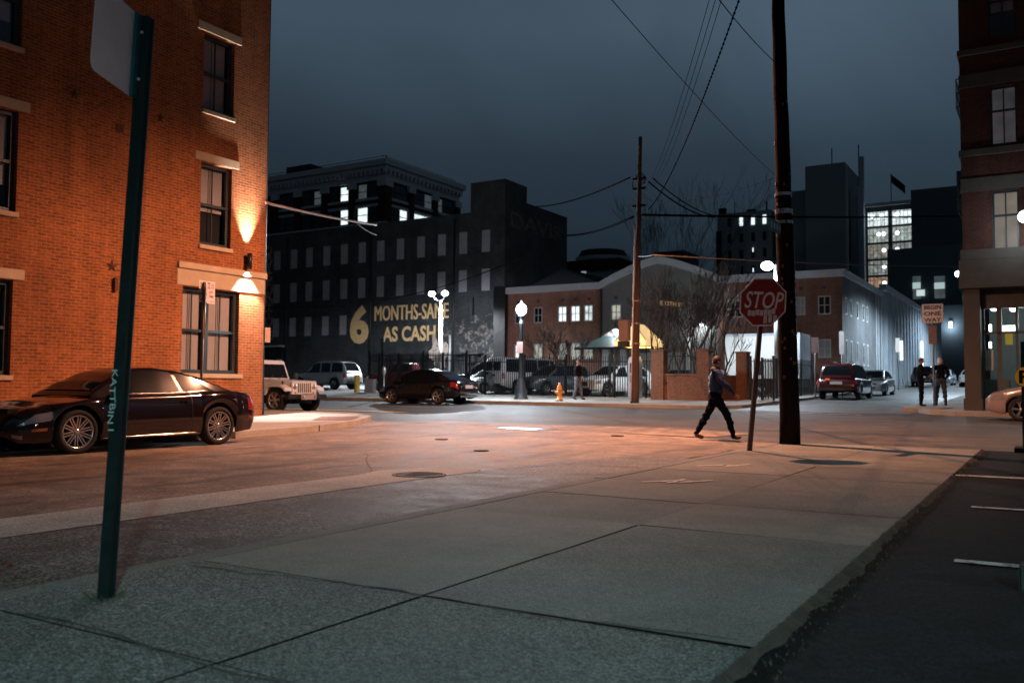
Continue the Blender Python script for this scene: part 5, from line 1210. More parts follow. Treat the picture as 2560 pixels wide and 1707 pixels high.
# fence between the brick piers and behind them
v = 10.0
RF = thing('iron_fence', 'black iron fence running back along the one way street pavement', 'fence', 10.6, 45)
b = MB()
for k in range(60):
    s = 39.5 + k * .16; g = GZ(10.9, s) + .1; b.sb(10.89, 10.91, s - .01, s + .01, g, g + 1.85)
b.sb(10.885, 10.915, 39.4, 49, GZ(10.9, 44) + 1.75, GZ(10.9, 44) + 1.79); b.build('picket_panel', M_iron2, RF)
for s in (39.4, 41.8, 44.2, 46.6, 49): b = MB(); b.sb(10.85, 10.95, s - .05, s + .05, GZ(10.9, s), GZ(10.9, s) + 2.0); b.build('post', M_iron2, RF)
# brick planter walls and piers
M_wbrick = brickmat('pier_brick', (.19, .072, .034), (.14, .052, .025), (.2, .12, .08), .22, .078, .012, bump=.7)
SPR = 37.0
PW = thing('brick_wall', 'low brick wall with three taller square brick piers at the street corner', 'wall', 13, SPR)
def P7(px, S): return wS(px, 950, S)[0]
p1a, p1b = wS(1627.5, 900, SPR)[0], wS(1658, 900, SPR)[0]; p2a, p2b = wS(1741, 900, SPR)[0], wS(1771, 900, SPR)[0]
def pier(v0, v1, s0, h):
    b = MB(); g = GZ(v0, s0); b.sb(v1, v0, s0, s0 + .55, g, g + h); b.build('pier', M_wbrick, PW)
    b = MB(); b.sb(v1 - .04, v0 + .04, s0 - .04, s0 + .59, g + h, g + h + .07); b.build('pier_cap', M_wbrick, PW, bevel=.01)
pier(p1a, p1b, SPR, 2.28); pier(p2a, p2b, SPR - .0, 2.28)
b = MB(); g = GZ(13, SPR); b.sb(p2a + .005, p1b - .005, SPR + .1, SPR + .4, g, g + 1.22); b.sb(p2a + .005, p1b - .005, SPR + .06, SPR + .44, g + 1.22, g + 1.29); b.build('low_wall', M_wbrick, PW)
p3a, p3b = wS(1839.5, 900, SPR + 2.2)[0], wS(1866, 900, SPR + 2.2)[0]
pier(p3a, p3b, SPR + 2.2, 2.2)
b = MB(); f0 = (-p2b, SPR + .28); f1 = (-p3a, SPR + 2.5)
vs = []
for (x, y) in ((f0[0] + .01, f0[1] - .15), (f1[0] - .01, f1[1] - .15), (f1[0] - .01, f1[1] + .15), (f0[0] + .01, f0[1] + .15)): vs.append((x, y, g))
vs += [(x, y, g + 1.24) for x, y, _ in vs]; b.add(vs, [(0, 1, 5, 4), (1, 2, 6, 5), (2, 3, 7, 6), (3, 0, 4, 7), (4, 5, 6, 7)]); b.build('low_wall', M_wbrick, PW)
b = MB(); k = p2a + .1
while k < p1b - .05: b.sb(k - .01, k + .01, SPR + .24, SPR + .26, g + 1.29, g + 2.2); k += .12
b.sb(p2a, p1b, SPR + .235, SPR + .265, g + 2.05, g + 2.08); b.build('railing', M_iron2, PW)
# yellow bollard, posts
def bollard(v, s, h, r, m, lab, nm='bollard', cat='bollard'):
    z = GZ(v, s) + .05; b = MB(); b.lathe([(r, 0), (r, h - .05), (r * .8, h - .01), (.001, h)], (-v, s, z), 16); return single(b, nm, m, lab, cat, v, s, z)
M_by = mat('bollard_yellow', (.55, .36, .04), .5, var=.15)
bv = wS(893, 930, 38.6)[0]; bollard(bv, 38.6, 1.1, .16, M_by, 'yellow steel bollard beside the lot gate')
b = MB(); z = GZ(30, 38.9); a_, _ = wS(917, 940, 38.9); b_, _ = wS(938, 940, 38.9); b.sb(b_, a_, 38.7, 39.0, z + .1, z + .85); b.sb(b_ - .02, a_ + .02, 38.68, 39.02, z + .85, z + .9); single(b, 'utility_cabinet', mat('cabinet_grey', (.28, .25, .26), .6, var=.15), 'small grey cabinet at the foot of the sliding gate', 'cabinet', a_, 38.9, bevel=.01)
pmv, _ = wS(960, 930, 33.2); b = MB(); z = GZ(pmv, 33.2) + .13; b.tube([(-pmv, 33.2, z), (-pmv, 33.2, z + 1.05)], .035, 8); b.lathe([(.04, 1.05), (.09, 1.12), (.1, 1.3), (.08, 1.42), (.001, 1.48)], (-pmv, 33.2, z), 12)
single(b, 'parking_meter', mat('meter_grey', (.35, .38, .4), .35, .7), 'grey parking meter behind the parked black sedan nose', 'parking meter', pmv, 33.2)
# hydrant
HY = thing('fire_hydrant', 'yellow orange fire hydrant on the far pavement', 'fire hydrant', 17.7, 33.2, GZ(17.7, 33.2) + .13)
hx, hz_2 = -17.75, GZ(17.7, 33.2) + .13; M_hy = mat('hydrant_yellow', (.62, .27, .06), .5, var=.12); c = (hx, 33.2, hz_2)
b = MB(); b.lathe([(.17, .03), (.17, .07), (.11, .08), (.105, .45), (.14, .46), (.14, .5), (.115, .51), (.12, .55), (.09, .65), (.04, .71), (.035, .76), (.001, .77)], c, 18); b.build('barrel', M_hy, HY)
b = MB(); b.lathe([(.16, .0), (.16, .03), (.11, .03)], c, 18); b.build('base', M_dark, HY)
for sx in (-1, 1): b = MB(); b.lathe([(.055, 0), (.055, sx * .07), (.065, sx * .075), (.065, sx * .1), (.03, sx * .11), (.001, sx * .13)], (hx + sx * .1, 33.2, hz_2 + .38), 12, 'x'); b.build('side_nozzle', M_hy, HY)
b = MB(); b.lathe([(.07, 0), (.07, -.06), (.08, -.065), (.08, -.09), (.001, -.11)], (hx, 33.2 - .1, hz_2 + .36), 12, 'y'); b.build('front_nozzle', M_hy, HY)
# pay station and bin behind the far pole
z = GZ(16.5, 39.8); a_, zt = wS(1588, 898, 39.0); b = MB(); b.prism([(-.28, 0), (.28, 0), (.28, 1.75), (.2, 1.92), (0, 1.98), (-.2, 1.92), (-.28, 1.75)], lambda x, q, d: (-a_ + x, d, z + .1 + q), 38.8, 39.2)
PS = thing('pay_machine', 'pale rounded parking pay machine behind the leaning pole', 'pay machine', a_, 39); b.build('case', mat('pay_case', (.42, .44, .46), .5), PS)
b = MB(); b.sb(a_ - .18, a_ + .18, 38.78, 38.799, z + 1.3, z + 1.75); b.sb(a_ - .15, a_ + .15, 38.78, 38.799, z + .85, z + 1.15); b.build('screen', M_glassd, PS)
# sign posts on the far side
def signpost(label, px, ptop, pbot, s, w_, h_, m_, txt=None, lean=0, cat='sign', z_sign_bot=None, plane='s'):
    v, zt = wS(px, ptop, s); g = GZ(v, s) + .1; T = thing('sign_post', label, cat, v, s); _, zb = wS(px, pbot, s)
    b = MB(); b.tube([(-v - lean, s + .02, g), (-v, s + .02, zt - .05)], .03, 6); b.build('post', mat('sign_post_grey', (.25, .26, .28), .5, .4), T)
    b = MB()
    if plane == 's': b.sb(v - w_ / 2, v + w_ / 2, s - .01, s, zb, zt)
    else: b.sb(v - .005, v + .005, s - w_ / 2, s + w_ / 2, zb, zt)
    b.build('sign_plate', m_, T, bevel=.003)
    if txt:
        n_ = len(txt)
        for i, t_ in enumerate(txt):
            zz1 = zt - (zt - zb) * (i + .12) / n_ - .02; zz0 = zt - (zt - zb) * (i + .95) / n_ + .02
            stext('lettering', t_, v + w_ * .40, v - w_ * .40, zz0, zz1, mat('sign_black', (.02, .02, .02), .6), S=s - .01, par=T, off=.02)
    return T
M_swh = mat('sign_plate_white', (.85, .83, .82), .5, var=.08)
OW = signpost('white BEGIN ONE WAY sign on a leaning post down the street', 2331, 760, 807, 36.3, .72, .76, M_swh, ['BEGIN', 'ONE', 'WAY'], lean=-.0)
v, zt = wS(2331, 810, 36.3); _, zb = wS(2331, 860, 36.3); b = MB(); b.sb(v - .13, v + .13, 36.28, 36.3, zb, zt - .05); b.build('lower_plate', mat('reddish_plate', (.25, .15, .14), .6, var=.3, scale=12), OW)
signpost('blank white sign edge near the red brick building corner', 2104, 828, 885, 46, .24, 1.2, mat('dull_white_plate', (.38, .37, .38), .6))
signpost('narrow white sign on a pole before the ribbed metal building', 2244, 845, 880, 62, .26, 1, emis('lit_sign_plate', (.85, .93, 1), .8))
signpost('dim pinkish sign in front of the brick office ground floor', 2037, 843, 882, 44, .35, 1, mat('pinkish_plate', (.30, .2, .2), .6))
# permit parking sign by the brick wall
s_, v_ = 13.6, 14.95
q = to_sv(*at(475, 870, 17.6)[:2]); v_, s_ = q
PP = thing('sign_post', 'twin white permit parking and tow-away signs on a channel post', 'sign', v_, s_)
P0 = Vector(at(466, 700, 17.6)); P0.z = .13; P1 = Vector(at(469, 648, 17.6))
b = MB(); b.tube([to_street(P0), to_street(P1)], .026, 6); b.build('post', mat('permit_post', (.17, .12, .09), .5, .5, .2), PP)
b = MB(); b.tube([to_street(P0 + (P1 - P0) * .62 + Vector((.04, -.03, 0))), to_street(P1 + Vector((.04, -.03, 0)))], .016, 6); b.build('bracket', mat('permit_bracket', (.5, .42, .36), .4, .5), PP)
def psign(x0, x1, y0, y1, nm):
    A_, B_ = Vector(at(x0, y0, 17.45)), Vector(at(x1, y0 + (x1 - x0) * .16, 17.75)); h = (at(x0, y0, 17.45)[2] - at(x0, y1, 17.45)[2]); nx = (B_ - A_); nx.z = 0
    w_ = nx.length; nx.normalize(); ny = Vector((nx.y, -nx.x, 0))
    P = lambda a, c, d: to_street(A_ + nx * (a * w_) + ny * d + Vector((0, 0, (B_.z - A_.z) * a - h + c * h)))
    b = MB(); b.prism([(.05, 0), (.95, 0), (1, .04), (1, .96), (.95, 1), (.05, 1), (0, .96), (0, .04)], P, 0, .003); o = b.build(nm, mat('permit_white', (.62, .56, .54), .5, var=.05), PP)
    return P, o
P_, o1 = psign(457, 475.5, 643, 693, 'permit_sign')
def stx(P, o, s, a0, a1, c0, c1, m_):
    t = MB(); t.text(s, 1, lambda x, y, d: (x, y, d), depth=0, off=.012); xs = [p[0] for p in t.v]; ys = [p[1] for p in t.v]
    b = MB(); b.add([P(a0 + (a1 - a0) * (p[0] - min(xs)) / (max(xs) - min(xs)), c0 + (c1 - c0) * (p[1] - min(ys)) / (max(ys) - min(ys)), .005) for p in t.v], t.f); b.build('lettering', m_, o)
M_ink = mat('sign_ink', (.05, .04, .045), .6, var=0); M_rink = mat('sign_red_ink', (.35, .02, .03), .6, var=0)
stx(P_, o1, 'Permit', .18, .82, .80, .90, M_ink); stx(P_, o1, 'Parking', .15, .86, .63, .74, M_ink); stx(P_, o1, 'Only', .28, .72, .50, .58, M_ink)
b = MB(); b.add([P_(.04, .33, .004), P_(.96, .33, .004), P_(.96, .44, .004), P_(.04, .44, .004)], [(0, 1, 2, 3)]); b.add([P_(.15, .12, .004), P_(.25, .17, .004), P_(.25, .14, .004), P_(.75, .14, .004), P_(.75, .10, .004), P_(.25, .10, .004), P_(.25, .07, .004)], [tuple(range(7))]); b.build('black_panel', M_ink, o1)
stx(P_, o1, '6AM-6PM', .12, .88, .355, .415, mat('permit_white', (.62, .56, .54), .5))
P_, o2 = psign(476, 494, 645.5, 697, 'tow_away_sign')
stx(P_, o2, 'TOW', .45, .85, .80, .9, M_rink); stx(P_, o2, 'AWAY', .45, .88, .68, .76, M_rink); stx(P_, o2, 'ANY', .22, .76, .46, .58, M_rink); stx(P_, o2, 'TIME', .2, .8, .26, .39, M_rink); stx(P_, o2, 'ZONE', .3, .66, .08, .13, M_rink)
b = MB(); b.add([P_(.08, .86, .004), P_(.36, .86, .004), P_(.36, .94, .004), P_(.08, .94, .004)], [(0, 1, 2, 3)]); b.add([P_(.08, .66, .004), P_(.36, .66, .004), P_(.36, .72, .004), P_(.08, .72, .004)], [(0, 1, 2, 3)]); b.add([P_(.12, .76, .004), P_(.32, .76, .004), P_(.32, .81, .004), P_(.12, .81, .004)], [(0, 1, 2, 3)]); b.add([P_(.74, .07, .004), P_(.86, .1, .004), P_(.74, .14, .004)], [(0, 1, 2)]); b.build('red_panel', M_rink, o2)
# pole with an edge-on sign just past the brick corner
q = to_sv(*at(604, 900, 26.6)[:2]); T = thing('sign_post', 'dark pole with an edge-on pink lit sign just past the brick corner', 'sign', q[0], q[1])
a_, b_ = to_street(at(603, 940, 26.6)), to_street(at(604, 640, 26.6)); b = MB(); b.tube([(a_[0], a_[1], GZ(*q) + .13), (b_[0], b_[1], b_[2])], .045, 8); b.build('post', M_lampb, T)
a_, b_ = to_street(at(606.5, 752, 26.5)), to_street(at(611, 786, 26.5)); b = MB(); b.box(a_[0], b_[0] + .0, a_[1] - .01, a_[1] + .2, b_[2], a_[2]); b.build('sign_plate', mat('pink_plate', (.55, .40, .36), .5), T)
# near pay station on the right edge and wheel stops in the dark lot
q = to_sv(8.52, 14.9); PAY = thing('pay_machine', 'black parking pay post with an orange round P badge at the right edge', 'pay machine', q[0] - .3, q[1], .02)
xx = -(q[0]); b = MB(); b.box(xx + .02, xx + .72, q[1], q[1] + .4, .02, 1.86); b.build('case', mat('pay_black', (.008, .008, .009), .5, var=.05), PAY, bevel=.01)
b = MB(); b.box(xx - .1, xx + .85, q[1] - .15, q[1] + .55, .015, .09); b.build('plinth', M_lotA, PAY)
cc = to_street(at(2562 / SC, 942 / SC, 14.9)); b = MB(); b.lathe([(.001, q[1] - .008), (.165, q[1] - .008), (.165, q[1] - .001)], (cc[0] + .02, 0, cc[2]), 32, 'y', smooth=False); b.build('badge', mat('orange_badge', (.55, .24, .01), .5, emit=(1, .42, .02), es=.12), PAY)
stext('badge_letter', 'P', -(cc[0] - .085), -(cc[0] + .09), cc[2] - .11, cc[2] + .11, M_dark, S=q[1] - .01, par=PAY, off=.03, pr=.004)
def wheelstop(v0, v1, s, lab):
    b = MB(); b.prism([(-.1, 0), (.1, 0), (.07, .13), (-.07, .13)], lambda y, z, d: (d, s + y, .014 + z), -v0, -v1); single(b, 'wheel_stop', mat('wheel_stop_concrete', (.035, .035, .033), .9, var=.3, bump=.5), lab, 'wheel stop', v0, s, .014, group='wheel stops in the dark lot', bevel=.01)
wheelstop(.16, -1.6, 5.45, 'large near concrete wheel stop low at the right edge'); wheelstop(-.12, -1.9, 8.1, 'farther small wheel stop at the right edge below the pay post')
# yellow lit fabric canopy on four posts
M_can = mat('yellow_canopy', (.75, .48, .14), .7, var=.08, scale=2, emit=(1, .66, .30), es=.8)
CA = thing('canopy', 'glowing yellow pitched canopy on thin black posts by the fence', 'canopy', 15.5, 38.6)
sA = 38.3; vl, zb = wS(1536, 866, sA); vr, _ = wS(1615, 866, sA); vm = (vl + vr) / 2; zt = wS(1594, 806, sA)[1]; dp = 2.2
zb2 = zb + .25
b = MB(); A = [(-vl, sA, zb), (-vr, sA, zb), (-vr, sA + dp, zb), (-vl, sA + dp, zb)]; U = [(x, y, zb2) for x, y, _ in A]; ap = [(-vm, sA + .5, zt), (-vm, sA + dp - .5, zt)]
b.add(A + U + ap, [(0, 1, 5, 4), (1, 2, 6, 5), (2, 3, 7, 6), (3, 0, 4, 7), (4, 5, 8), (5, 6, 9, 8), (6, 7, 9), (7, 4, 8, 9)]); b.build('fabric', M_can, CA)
for x, y in ((-vl, sA), (-vr, sA), (-vr, sA + dp), (-vl, sA + dp)): b = MB(); b.tube([(x, y, GZ(-x, y)), (x, y, zb)], .035, 6); b.build('post', M_iron2, CA)
b = MB(); b.tube([U[1], ap[0]], .02, 4); b.tube([U[0], ap[0]], .02, 4); b.tube([(-vl, sA, zb), (-vr, sA, zb), (-vr, sA + dp, zb)], .02, 4); b.build('trim', M_lampb, CA)
x_, y_, _ = wpt(vm, sA + 1.6); lamp('canopy_light', 'POINT', (x_, y_, zb - .1), 90, (1, .8, .5), CA, .1)

# ------------------------------------------------------------------ bare winter trees
M_bark = mat('winter_bark', (.050, .028, .021), .9, var=.3, scale=4); M_barkd = mat('dim_bark', (.05, .045, .045), .9)
def tree(v, s, h, stems, label, m, seed, spread=.35, depth=5, r0=.07, group='bare winter trees', twig=1.0, crown_from=1, rmin=.0095):
    R.seed(seed); T = thing('bare_tree', label, 'tree', v, s, group=group); g = GZ(v, s); tr, cr = MB(), MB()
    def grow(p, d, L, r, lev):
        n_ = 3 if lev < 3 else 2; pts = [p]; dd = d.copy()
        for i in range(n_):
            dd = (dd + Vector((R.gauss(0, .10), R.gauss(0, .10), .06 if lev else .02))).normalized(); pts.append(pts[-1] + dd * (L / n_))
        (tr if lev < crown_from else cr).tube(pts, [max(r * (1 - .4 * i / n_), rmin) for i in range(n_ + 1)], 6 if lev < 2 else 3, cap=False)
        if lev >= depth: return
        k = (R.choice((2, 3, 3)) if lev < 3 else R.choice((2, 3))) if depth == 6 else R.choice((2, 3, 3))
        for i in range(k):
            t = R.uniform(.55, 1.0) if i else 1.0; j = min(int(t * n_), n_ - 1); q = pts[j].lerp(pts[j + 1], t * n_ - j if t < 1 else 1)
            nd = (dd + Vector((R.gauss(0, spread), R.gauss(0, spread), R.uniform(.0, .25)))).normalized()
            grow(q, nd, L * R.uniform(.62, .86), r * (.62 if i == 0 else .48), lev + 1)
    for k in range(stems):
        a = 6.28 * k / stems + R.uniform(-.3, .3); ln = R.uniform(.16, .42) if stems > 1 else .05
        grow(Vector((-v + .12 * math.cos(a) * (stems > 1), s + .12 * math.sin(a) * (stems > 1), g)), Vector((math.cos(a) * ln, math.sin(a) * ln, 1)).normalized(), h * .30, r0 * R.uniform(.8, 1.1), 0)
    tr.build('trunk', m, T); cr.build('crown', m, T)
va = wS(1660, 950, 39.6)[0]; tree(va, 39.6, 6.3, 5, 'bare many-stemmed tree left of the pair behind the brick piers', M_bark, 5, .32, 5, .075)
va = wS(1722, 950, 40.2)[0]; tree(va - .3, 40.2, 6.6, 6, 'bare vase-shaped tree behind the second brick pier', M_bark, 17, .34, 5, .08)
va = wS(1790, 950, 41)[0]; tree(va, 41, 6.0, 4, 'bare leaning tree right of the pair, twigs over the white truck', M_bark, 29, .34, 5, .065)
va = wS(1600, 950, 40.8)[0]; tree(va - .3, 41.2, 4.6, 2, 'thin bare tree standing just right of the yellow canopy', M_bark, 41, .32, 5, .05)
va = wS(1395, 950, 50)[0]; tree(va, 50, 4.6, 4, 'small bare tree in front of the lit lower office windows', M_bark, 33, .4, 5, .05)
for i, (px, h, lab) in enumerate(((1620, 20, 'leftmost tall faint bare tree behind the grey gable'), (1680, 21, 'middle tall faint bare tree behind the grey gable'), (1745, 20, 'rightmost tall faint bare tree behind the grey gable'))):
    v_ = wS(px, 900, 82)[0]; tree(v_, 82, h, 1, lab, M_barkd, 60 + i, .26, 6, .16, crown_from=2)
# ------------------------------------------------------------------ vehicles
def paint(nm, c, rough=.22, metal=.0, coat=.6): return mat(nm, c, rough, metal, .0, coat=coat)
M_tyre = mat('tyre_rubber', (.012, .012, .012), .85, var=.15, scale=20); M_rim = mat('alloy_rim', (.55, .54, .55), .28, .85, .05)
M_cglass = mat('car_glass', (.006, .008, .010), .05, 0, 0, spec=.45); M_blk = mat('trim_black', (.012, .012, .013), .45, var=0); M_under = mat('underbody', (.004, .004, .004), .9, var=0)
M_hl = mat('headlight_glass', (.26, .26, .28), .12, .3, 0, coat=1); M_tl = mat('tail_light_red', (.20, .005, .008), .25, 0, 0, coat=1, emit=(1, .03, .03), es=.05); M_amb = mat('amber_lens', (.5, .13, .02), .25, 0, 0, coat=1)
M_plate = mat('number_plate', (.5, .48, .48), .5, var=.1, scale=30); M_chrome = mat('chrome', (.7, .7, .72), .12, 1, 0)
def interp(pts, x):
    if x <= pts[0][0]: return pts[0][1]
    for (a, b), (c, d) in zip(pts[:-1], pts[1:]):
        if x <= c: 
            t = (x - a) / (c - a); t = t * t * (3 - 2 * t) * .5 + t * .5; return b + (d - b) * t
    return pts[-1][1]
YR = [(0, .92), (.06, .955), (.2, .99), (.42, 1.0), (.62, .99), (.78, .97), (.9, .94), (.97, .90), (1.0, .86)]
def yf(t):
    for (a, b), (c, d) in zip(YR[:-1], YR[1:]):
        if t <= c: return b + (d - b) * (t - a) / (c - a)
    return .86
class Car:
    def __init__(self, T, sp):
        self.T, self.sp = T, sp; self.g = sp.get('gh')
    def zt(self, x): return interp(self.sp['top'], x)
    def W(self, x): return interp(self.sp['plan'], x)
    def zb(self, x, arch=True):
        z = interp(self.sp['bot'], x)
        if arch:
            for xw in (self.sp['xf'], self.sp['xr']):
                ra, r = self.sp['ra'], self.sp['r']
                if abs(x - xw) < ra: z = max(z, r + math.sqrt(ra * ra - (x - xw) ** 2))
        return z
    def side(self, x, t, o=0, sgn=-1, arch=True):
        b = self.zb(x, arch); return (x, sgn * (self.W(x) * yf(t) + o), b + (self.zt(x) - b) * t)
    def stations(self):
        sp = self.sp; x0, x1 = sp['plan'][0][0], sp['plan'][-1][0]; xs = set()
        n = 44
        for i in range(n + 1): xs.add(round(x0 + (x1 - x0) * i / n, 4))
        for p in sp['plan'] + sp['top']:
            if x0 <= p[0] <= x1: xs.add(round(p[0], 4))
        for xw in (sp['xf'], sp['xr']):
            for k in range(15): xs.add(round(xw + sp['ra'] * math.cos(math.pi * k / 14), 4))
            xs.add(round(xw + sp['ra'] + .002, 4)); xs.add(round(xw - sp['ra'] - .002, 4))
        xs = sorted(xs); r = [xs[0]]
        for x in xs[1:]:
            if x - r[-1] > .0015: r.append(x)
        return r
    def roof(self, x): return interp(self.g['roof'], x)
    def cab(self, x, z, sgn=-1, o=0):
        yb = self.W(x) * .865; return (x, sgn * (yb - self.g.get('k', .38) * (z - self.zt(x)) + o), z)
    def body(self, m):
        xs = self.stations(); ts = [0, .06, .2, .42, .62, .78, .9, .97, 1.0]; rows = []
        cr = self.sp.get('crown', .035)
        for x in xs:
            L = [self.side(x, t) for t in ts]; w, z = self.W(x) * .86, self.zt(x)
            top = [(x, -w * f, z + cr * (1 - f * f)) for f in (.8, .5, .2)]; row = L + top
            rows.append(row + [(a, -b, c) for a, b, c in reversed(row)])
        mb = MB(); mb.grid(rows, 0, True)
        for r in (rows[0], rows[-1]): mb.add(r, [tuple(range(len(r)))], 0, True)
        o = mb.build('body', m, self.T); return o
    def well(self):
        sp = self.sp; mb = MB()
        b = min(p[1] for p in sp['bot']) + .05; w = max(p[1] for p in sp['plan'])
        mb.box(sp['xr'] + sp['ra'], sp['xf'] - sp['ra'], -w * .88, w * .88, b, b + .25); mb.box(sp['plan'][0][0] + .12, sp['plan'][-1][0] - .12, -w * .5, w * .5, b + .03, sp['r'] + sp['ra'] * .9)
        mb.build('underbody', M_under, self.T)
    def wheels(self, spokes=7, style='bar', rim=None, rr=.66, sides=(-1, 1), dish=.03, sw=.05):
        sp = self.sp; r = sp['r']
        for xw in (sp['xf'], sp['xr']):
            for sg in sides:
                y = sg * (self.W(xw) * .965); tw = .21
                tb = MB(); tb.lathe([(r * rr, y - sg * .02), (r * (rr + .04), y), (r * .93, y + sg * .004), (r * .985, y - sg * .02), (r, y - sg * .045), (r, y - sg * (tw - .04)), (r * .96, y - sg * tw), (r * .6, y - sg * tw)], (xw, 0, r), 40, 'y')
                w_ = tb.build('wheel', M_tyre, self.T)
                q = r * rr; d = y - sg * dish
                rb = MB(); rb.lathe([(q * 1.03, y - sg * .004), (q * .97, y - sg * .004), (q * .93, y - sg * .03), (q * .9, y - sg * .1)], (xw, 0, r), 40, 'y')
                rb.lathe([(.001, d + sg * .012), (q * .16, d + sg * .01), (q * .2, d - sg * .01)], (xw, 0, r), 16, 'y')
                def spoke(a0, a1, w0, w1, r0=.14, r1=.95):
                    p0, p1 = Vector((math.cos(a0) * q * r0, 0, math.sin(a0) * q * r0)), Vector((math.cos(a1) * q * r1, 0, math.sin(a1) * q * r1)); dd = (p1 - p0).normalized(); nn = Vector((-dd.z, 0, dd.x)); c = Vector((xw, 0, r))
                    vs = []
                    for yy in (d, d - sg * .035):
                        y2 = yy + sg * .012 * 0
                        vs += [c + p0 - nn * w0 + Vector((0, yy, 0)), c + p0 + nn * w0 + Vector((0, yy, 0)), c + p1 + nn * w1 + Vector((0, yy + sg * (dish - .012), 0)), c + p1 - nn * w1 + Vector((0, yy + sg * (dish - .012), 0))]
                    rb.add(vs, [(0, 1, 2, 3), (4, 5, 6, 7), (0, 1, 5, 4), (1, 2, 6, 5), (2, 3, 7, 6), (3, 0, 4, 7)])
                for k in range(spokes):
                    a = 6.2832 * k / spokes + .1
                    if style == 'mesh': spoke(a - .18, a + .22, .010, .009); spoke(a + .18, a - .22, .010, .009)
                    elif style == 'y': spoke(a, a - .12, .016, .012); spoke(a, a + .12, .016, .012)
                    else: spoke(a, a, sw * .7, sw)
                rb.build('rim', rim or M_rim, w_)
                hb = MB(); hb.lathe([(.001, y - sg * .13), (q * .9, y - sg * .13)], (xw, 0, r), 24, 'y'); hb.build('brake_disc', M_under, w_)
    def cabin(self, m):
        g = self.g; x0, x1 = g['roof'][0][0], g['roof'][-1][0]; rows = []; k = g.get('k', .38)
        for i in range(41):
            x = x0 + (x1 - x0) * i / 40; zt_ = self.zt(x) - .01; zr = max(self.roof(x), zt_ + .001); h = zr - zt_
            row = []
            for t in (0, .25, .5, .75, .9): row.append(self.cab(x, zt_ + h * t))
            ye = abs(row[-1][1])
            row.append((x, -ye * .95, zt_ + h * .955)); row.append((x, -ye * .8, zt_ + h * .985)); row.append((x, -ye * .4, zr)); rows.append(row + [(a, -b, c) for a, b, c in reversed(row)])
        mb = MB(); mb.grid(rows); o = mb.build('cabin', m, self.T); return o
    def sidewin(self, bot, top, f0=.06, f1=.87, o=.006, sgns=(-1, 1), m=None, name='side_window', par=None):
        for sg in sgns:
            rows = []
            for j in range(6):
                w_ = j / 5; r_ = []
                for i in range(9):
                    u = i / 8; x = (bot[0] + (bot[1] - bot[0]) * u) * (1 - w_) + (top[0] + (top[1] - top[0]) * u) * w_; h = self.roof(x) - self.zt(x)
                    z = self.zt(x) + .025 + (h * f1 - .025) * w_ if h * f1 > .03 else self.zt(x) + .02 + .001 * j
                    r_.append(self.cab(x, z, sg, o))
                rows.append(r_)
            mb = MB(); mb.grid(rows); mb.build(name, m or M_cglass, par or self.T)
    def topglass(self, xa, xb, name, yfr=.86, o=.008):
        rows = []
        for i in range(9):
            x = xa + (xb - xa) * i / 8; zt_ = self.zt(x); h = max(self.roof(x) - zt_, .0); ye = abs(self.cab(x, zt_ + h * .9)[1]) * yfr
            s_ = 1 if xb > 0 and name == 'windscreen' else -1
            rows.append([(x + s_ * o * .7, ye * f, zt_ + h * (1 - .045 * abs(f) ** 3) + o) for f in (-1, -.8, -.5, -.2, .2, .5, .8, 1)])
        mb = MB(); mb.grid(rows); mb.build(name, M_cglass, self.T)
    def patch(self, x0, x1, t0, t1, m, name, sgns=(-1, 1), o=.006, n=7, par=None, slant=0, arch=False):
        r = []
        for sg in sgns:
            rows = [[self.side(x0 + (x1 - x0) * i / n + slant * (j / 4), t0 + (t1 - t0) * j / 4, o, sg, arch) for i in range(n + 1)] for j in range(5)]
            mb = MB(); mb.grid(rows); r.append(mb.build(name, m, par or self.T))
        return r
    def seam(self, xs, sgns=(-1, 1)):
        mb = MB()
        for x in xs:
            for sg in sgns: mb.grid([[self.side(x + d, t, .0015, sg) for d in (-.006, .006)] for t in (.04, .2, .42, .62, .78, .9, .97)], smooth=False)
        mb.build('door_gap', M_blk, self.T)
    def endpanel(self, front, y0, y1, z0, z1, m, name, o=.01, par=None, bev=0):
        x = self.sp['plan'][-1][0] if front else self.sp['plan'][0][0]; s_ = 1 if front else -1; mb = MB(); a, b = x - s_ * .05, x + s_ * o; mb.box(min(a, b), max(a, b), y0, y1, z0, z1); return mb.build(name, m, par or self.T, bevel=bev)
    def handles(self, xs, t=.74, m=None, sgns=(-1, 1)):
        for x in xs:
            for sg in sgns: 
                p = self.side(x, t, .012, sg); mb = MB(); mb.box(p[0] - .07, p[0] + .07, p[1] - .014, p[1] + .014, p[2] - .013, p[2] + .013); mb.build('door_handle', m or M_blk, self.T, bevel=.006)
    def mirrors(self, x, m, dz=.1):
        for sg in (-1, 1):
            p = self.side(x, 1, 0, sg); y = p[1] + sg * .2; z = p[2] + dz; mb = MB(); mb.box(x - .05, x + .07, min(y, y - sg * .16), max(y, y - sg * .16), z - .06, z + .06); mb.box(x - .015, x + .03, min(p[1], y - sg * .16), max(p[1], y - sg * .16), z - .06, z - .03); o = mb.build('mirror', m, self.T, bevel=.02)

def make_car(label, cat, name, v, s, head, sp, pm, z=None, extra=None, dh=0, wheel=None, group=None):
    z = GZ(v, s) if z is None else z
    T = thing(name, label, cat, v, s, z, rot=HEAD[head] + dh, group=group)
    c = Car(T, sp); c.body(pm); c.well(); c.cabin(sp.get('roof_paint', pm)); wheel = wheel or {}
    c.wheels(**wheel)
    if extra: extra(c)
    return c

